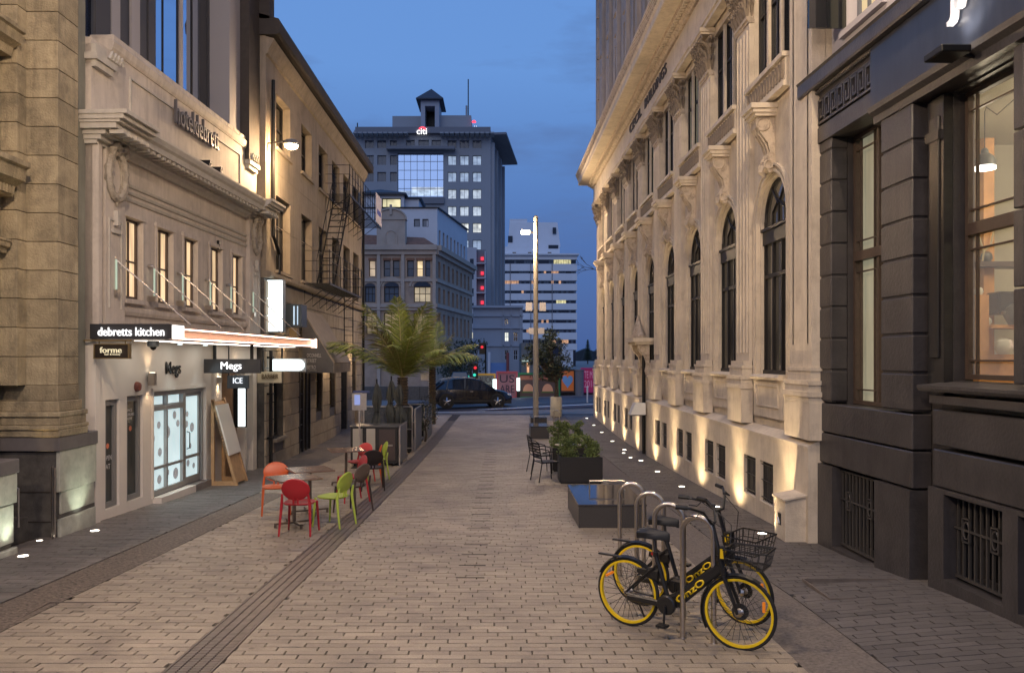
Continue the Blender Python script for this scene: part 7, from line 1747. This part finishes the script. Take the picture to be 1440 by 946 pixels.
metal_chair('black metal armchair nearest the viewer beside the planter', 1.06, 17.3, R(-70)); metal_chair('black metal armchair behind the first, beside the second planter', 1.0, 18.7, R(-80))
z0 = g(1.5, 18.1); t = thing('round_cafe_table', 'small dark round table between the black planters', 'table', (1.6, 18.1, z0)); MB().lathe([(.3, .70), (.3, .72)], n=20).build('table_top', m_steel, t, local=1); MB().tube([(0, 0, 0), (0, 0, .7)], .025, 8).build('column', m_iron, t, local=1); MB().lathe([(.2, 0), (.18, .02)], n=16).build('base', m_iron, t, local=1)

# ================================================================ bicycles
m_yel = mat('rim_yellow', (.75, .52, .01), .4); m_tyre = mat('bike_tyre', (.014, .013, .012), .75); m_bk = mat('bike_black', (.014, .014, .014), .35); m_spk = mat('spoke', (.08, .08, .08), .4, .8); m_sad = mat('saddle', (.008, .008, .008), .5); m_org = mat('reflector', (.9, .25, .02), .3, emis=(1, .3, .02), es=.15)
def bicycle(label, rear, yaw, steer, wb=1.02):
    r = .305; z0 = g(rear[0], rear[1]); t = thing('bicycle', label, 'bicycle', (rear[0], rear[1], z0), yaw, 'black share bicycles with yellow rims')
    def V(x, y, z): return (x, y, z)
    H = Vector((.90 * wb / 1.02, 0, .74)); FX_ = Vector((wb, 0, r))       # head tube lower point, front axle
    axis = (Vector((.80, 0, 1.0)) - Vector((.93, 0, .60))).normalized()
    P0 = Vector((.90, 0, .68))
    Rm = Matrix.Rotation(steer, 3, axis)
    def st(p): return tuple(P0 + Rm @ (Vector(p) - P0))
    def wheel(cx, f, nm):
        m = MB(f); n = 40; m.tube([(cx + (r - .013) * math.cos(2 * math.pi * k / n), 0, r + (r - .013) * math.sin(2 * math.pi * k / n)) for k in range(n)], .0155, 8, True)
        w_ = m.build(nm, m_tyre, t, local=1, smooth=True)
        m = MB(f); vs = []; rp = [(r - .024, .0165), (r - .028, .0175), (r - .044, .014), (r - .044, -.014), (r - .028, -.0175), (r - .024, -.0165)]
        for k in range(n):
            a = 2 * math.pi * k / n
            for (q, o) in rp: vs.append((cx + q * math.cos(a), o, r + q * math.sin(a)))
        m.add(vs, [(k * 6 + j, k * 6 + (j + 1) % 6, ((k + 1) % n) * 6 + (j + 1) % 6, ((k + 1) % n) * 6 + j) for k in range(n) for j in range(6)]).build('rim', m_yel, w_, smooth=True)
        m = MB(f)
        for k in range(28):
            a = 2 * math.pi * k / 28; b = a + (.5 if k % 2 else -.5); s = .03 if k % 4 < 2 else -.03
            m.tube([(cx + .03 * math.cos(b), s, r + .03 * math.sin(b)), (cx + (r - .06) * math.cos(a), 0, r + (r - .06) * math.sin(a))], .0022, 3)
        m.build('spokes', m_spk, w_)
        MB(f).lathe([(.01, -.06), (.02, -.045), (.032, -.03), (.014, -.02), (.014, .02), (.032, .03), (.02, .045), (.01, .06)], c=(cx, 0, r), n=14, axis='y').build('hub', m_steel, w_)
        a = 2.3 if nm == 'rear_wheel' else .2
        MB(f).tube([(cx + .21 * math.cos(a), -.02, r + .21 * math.sin(a)), (cx + .24 * math.cos(a + .35), -.02, r + .24 * math.sin(a + .35))], .013, 5).build('reflector', m_org, w_)
        return w_
    F0 = lambda a, b, c: Vector((a, b, c)); F1 = lambda a, b, c: Vector(st((a, b, c)))
    wheel(0, F0, 'rear_wheel'); fw_ = wheel(wb, F1, 'front_wheel')
    MB(F1).lathe([(.07, .038), (.07, .042)], c=(wb, 0, r), n=20, axis='y').build('brake_disc', m_spk, fw_)
    # frame: broad downtube, seat tube, stays
    m = MB()
    def beam(pa, pb, w_, h_, w2=None, h2=None):
        pa, pb = Vector(pa), Vector(pb); d = (pb - pa).normalized(); u = Vector((0, 1, 0)); v = d.cross(u); w2 = w2 or w_; h2 = h2 or h_
        vs = []
        for (p, ww, hh) in ((pa, w_, h_), (pb, w2, h2)):
            for (a, b) in ((-1, -.6), (-.6, -1), (.6, -1), (1, -.6), (1, .6), (.6, 1), (-.6, 1), (-1, .6)): vs.append(tuple(p + u * ww * a / 2 + v * hh * b / 2))
        m.add(vs, [tuple(range(8)), tuple(range(8, 16))] + [(i, (i + 1) % 8, 8 + (i + 1) % 8, 8 + i) for i in range(8)])
    beam((.46, 0, .30), (.87, 0, .66), .055, .12, .05, .085); beam((.36, 0, .26), (.48, 0, .32), .06, .12)
    m.tube([(.40, 0, .28), (.29, 0, .62), (.27, 0, .68)], .021, 8); m.tube([(.895, 0, .60), (.85, 0, .76)], .03, 10)
    for s in (-1, 1): m.tube([(0, s * .06, r), (.2, s * .055, .29), (.38, s * .03, .27)], .012, 6); m.tube([(0, s * .06, r), (.15, s * .05, .46), (.30, s * .02, .60)], .011, 6)
    beam((.10, 0, .52), (.30, 0, .50), .05, .05, .06, .12)
    fr_ = m.build('frame', m_bk, t, local=1)
    MB().box(.02, .36, -.075, -.045, .245, .30).build('chain_guard', m_bk, t, local=1, bevel=.01); MB().lathe([(.075, -.08), (.085, -.07), (.085, -.045)], c=(.40, 0, .27), n=20, axis='y').build('chain_cover', m_bk, t, local=1)
    for (z_, s) in ((.115, -1), (.425, 1)):
        cr = MB().tube([(.40, s * .095, .27), (.40, s * .11, z_)], .011, 6).build('crank', m_bk, t, local=1); MB().box(.36, .45, min(s * .11, s * .19), max(s * .11, s * .19), z_ - .01, z_ + .01).build('pedal', m_bk, cr)
    MB().tube([(.04, .06, .28), (.10, .16, .01)], .009, 6).build('kickstand', m_spk, t, local=1)
    # lettering on the downtube, camera side (-y)
    o_ = Vector((.50, -.031, .29)); d_ = Vector((.41, 0, .36)).normalized(); up_ = Vector((-d_.z, 0, d_.x)); mw = Matrix.Translation(t.location) @ Matrix.Rotation(yaw, 4, 'Z')
    text('OnzO', 'lettering', m_yel, t, tuple(mw @ o_), tuple(mw.to_3x3() @ d_), .33, .058, .003, .03, tuple(mw.to_3x3() @ up_))
    # mudguards
    def guard(f, cx, a0, a1):
        m = MB(f); n = 14; vs = []
        for k in range(n + 1):
            a = a0 + (a1 - a0) * k / n; R1 = r + .018
            for (o, q) in ((-.03, -.012), (0, .004), (.03, -.012)): vs.append((cx + (R1 + q) * math.cos(a), o, r + (R1 + q) * math.sin(a)))
        m.add(vs, [(3 * k + j, 3 * k + j + 1, 3 * k + j + 4, 3 * k + j + 3) for k in range(n) for j in (0, 1)]); return m
    guard(F0, 0, .35, 2.75).build('mudguard', m_bk, t, local=1); guard(F1, wb, 1.0, 3.7).build('mudguard', m_bk, t, local=1)
    MB().box(-.30, -.10, -.02, .02, .60, .615).build('rear_rack', m_bk, t, local=1, bevel=.004); MB().lathe([(.016, 0), (.016, .02)], c=(.24, -.0, .68), n=8, axis='y').build('rear_reflector', mat('red_reflector', (.4, .01, .01), .3), t, local=1)
    # fork
    m = MB(F1)
    for s in (-1, 1): m.tube([(wb, s * .055, r), (wb - .03, s * .055, .40), (.905, s * .05, .60)], [.012, .016, .02], 7)
    m.tube([(.905, -.05, .60), (.905, .05, .60)], .02, 6); m.tube([(.90, 0, .6), (.845, 0, .80), (.79, 0, 1.02)], .018, 8)
    m.build('fork', m_bk, t, local=1)
    # handlebar
    m = MB(F1); m.tube([(.60, -.29, 1.17), (.68, -.25, 1.16), (.76, -.15, 1.12), (.80, -.06, 1.02), (.80, .06, 1.02), (.76, .15, 1.12), (.68, .25, 1.16), (.60, .29, 1.17)], .012, 8); hb = m.build('handlebar', m_bk, t, local=1)
    for s in (-1, 1):
        MB(F1).tube([(.57, s * .30, 1.17), (.66, s * .262, 1.165)], .019, 8).build('grip', m_sad, hb); MB(F1).tube([(.74, s * .18, 1.13), (.74, s * .26, 1.10), (.68, s * .30, 1.11)], .006, 5).build('brake_lever', m_bk, hb)
        MB(F1).tube([(.74, s * .18, 1.12), (.92, s * .12, 1.0), (.92, s * .06, .72), (.90, s * .03, .6)], .004, 5).build('cable', m_bk, hb)
    MB(F1).lathe([(.02, 0), (.02, .02), (.008, .03)], c=(.75, .17, 1.13), n=10).build('bell', m_spk, hb)
    lb_ = MB(F1).box(.86, .93, -.04, .04, .72, .84).build('front_lock_box', m_bk, t, local=1, bevel=.01); MB(F1).box(.87, .92, -.044, -.0405, .74, .82).build('yellow_label', m_yel, lb_)
    # saddle
    m = MB(); vs = []; secs = [(-.12, .05, .0), (-.10, .09, .015), (-.03, .085, .02), (.06, .045, .012), (.14, .022, .01), (.17, .01, .0)]
    for (px, w_, h_) in secs:
        for (a, b) in ((-1, -.06), (-1.05, -.01), (-.5, .016), (0, .01), (.5, .016), (1.05, -.01), (1, -.06)): vs.append((.23 + px, w_ * a, .865 + b + h_))
    m.add(vs, [(7 * i + j, 7 * i + j + 1, 7 * i + j + 8, 7 * i + j + 7) for i in range(5) for j in range(6)] + [tuple(range(7)), tuple(range(35, 42))] + [(7 * i, 7 * i + 6, 7 * i + 13, 7 * i + 7) for i in range(5)])
    m.build('saddle', m_sad, t, local=1, smooth=True); MB().tube([(.275, 0, .66), (.25, 0, .85)], .014, 8).build('seat_post', m_spk, t, local=1); MB().lathe([(.026, -.02), (.026, .02)], c=(.272, 0, .68), n=10).build('seat_clamp', m_bk, t, local=1)
    # basket
    m = MB(F1); x0, x1, zb, zt, hw = .94, 1.24, .70, .84, .14
    def rr4(x0, x1, hw, z): return [(x0, -hw, z), (x1, -hw, z), (x1, hw, z), (x0, hw, z)]
    for (f_, rad) in ((1, .008), (.5, .004), (0, .006)):
        z = zb + (zt - zb) * f_; e = .03 * f_; m.tube(rr4(x0 - e * .3, x1 + e, hw + e, z), rad, 5, True)
    for k in range(7):
        f_ = k / 6; 
        for s in (-1, 1): m.tube([(x0 + (x1 - x0) * f_, s * hw, zb), (x0 + (x1 + .03 - x0) * f_, s * (hw + .03), zt)], .0035, 4)
        y_ = -hw + 2 * hw * f_; m.tube([(x1, y_, zb), (x1 + .03, y_ * 1.2, zt)], .0035, 4); m.tube([(x0, y_, zb), (x0 - .01, y_ * 1.2, zt)], .0035, 4); m.tube([(x0, y_, zb), (x1, y_, zb)], .0035, 4)
    m.tube([(.90, 0, .70), (.95, 0, .70)], .012, 5); m.build('basket', m_bk, t, local=1)
    return t
bicycle('front black bicycle with yellow rims and a wire basket, its saddle nearest the viewer', (1.177, 7.19), R(-37), R(6))
bicycle('rear black bicycle with yellow rims standing behind the first', (1.40, 7.82), R(-36), R(-14))
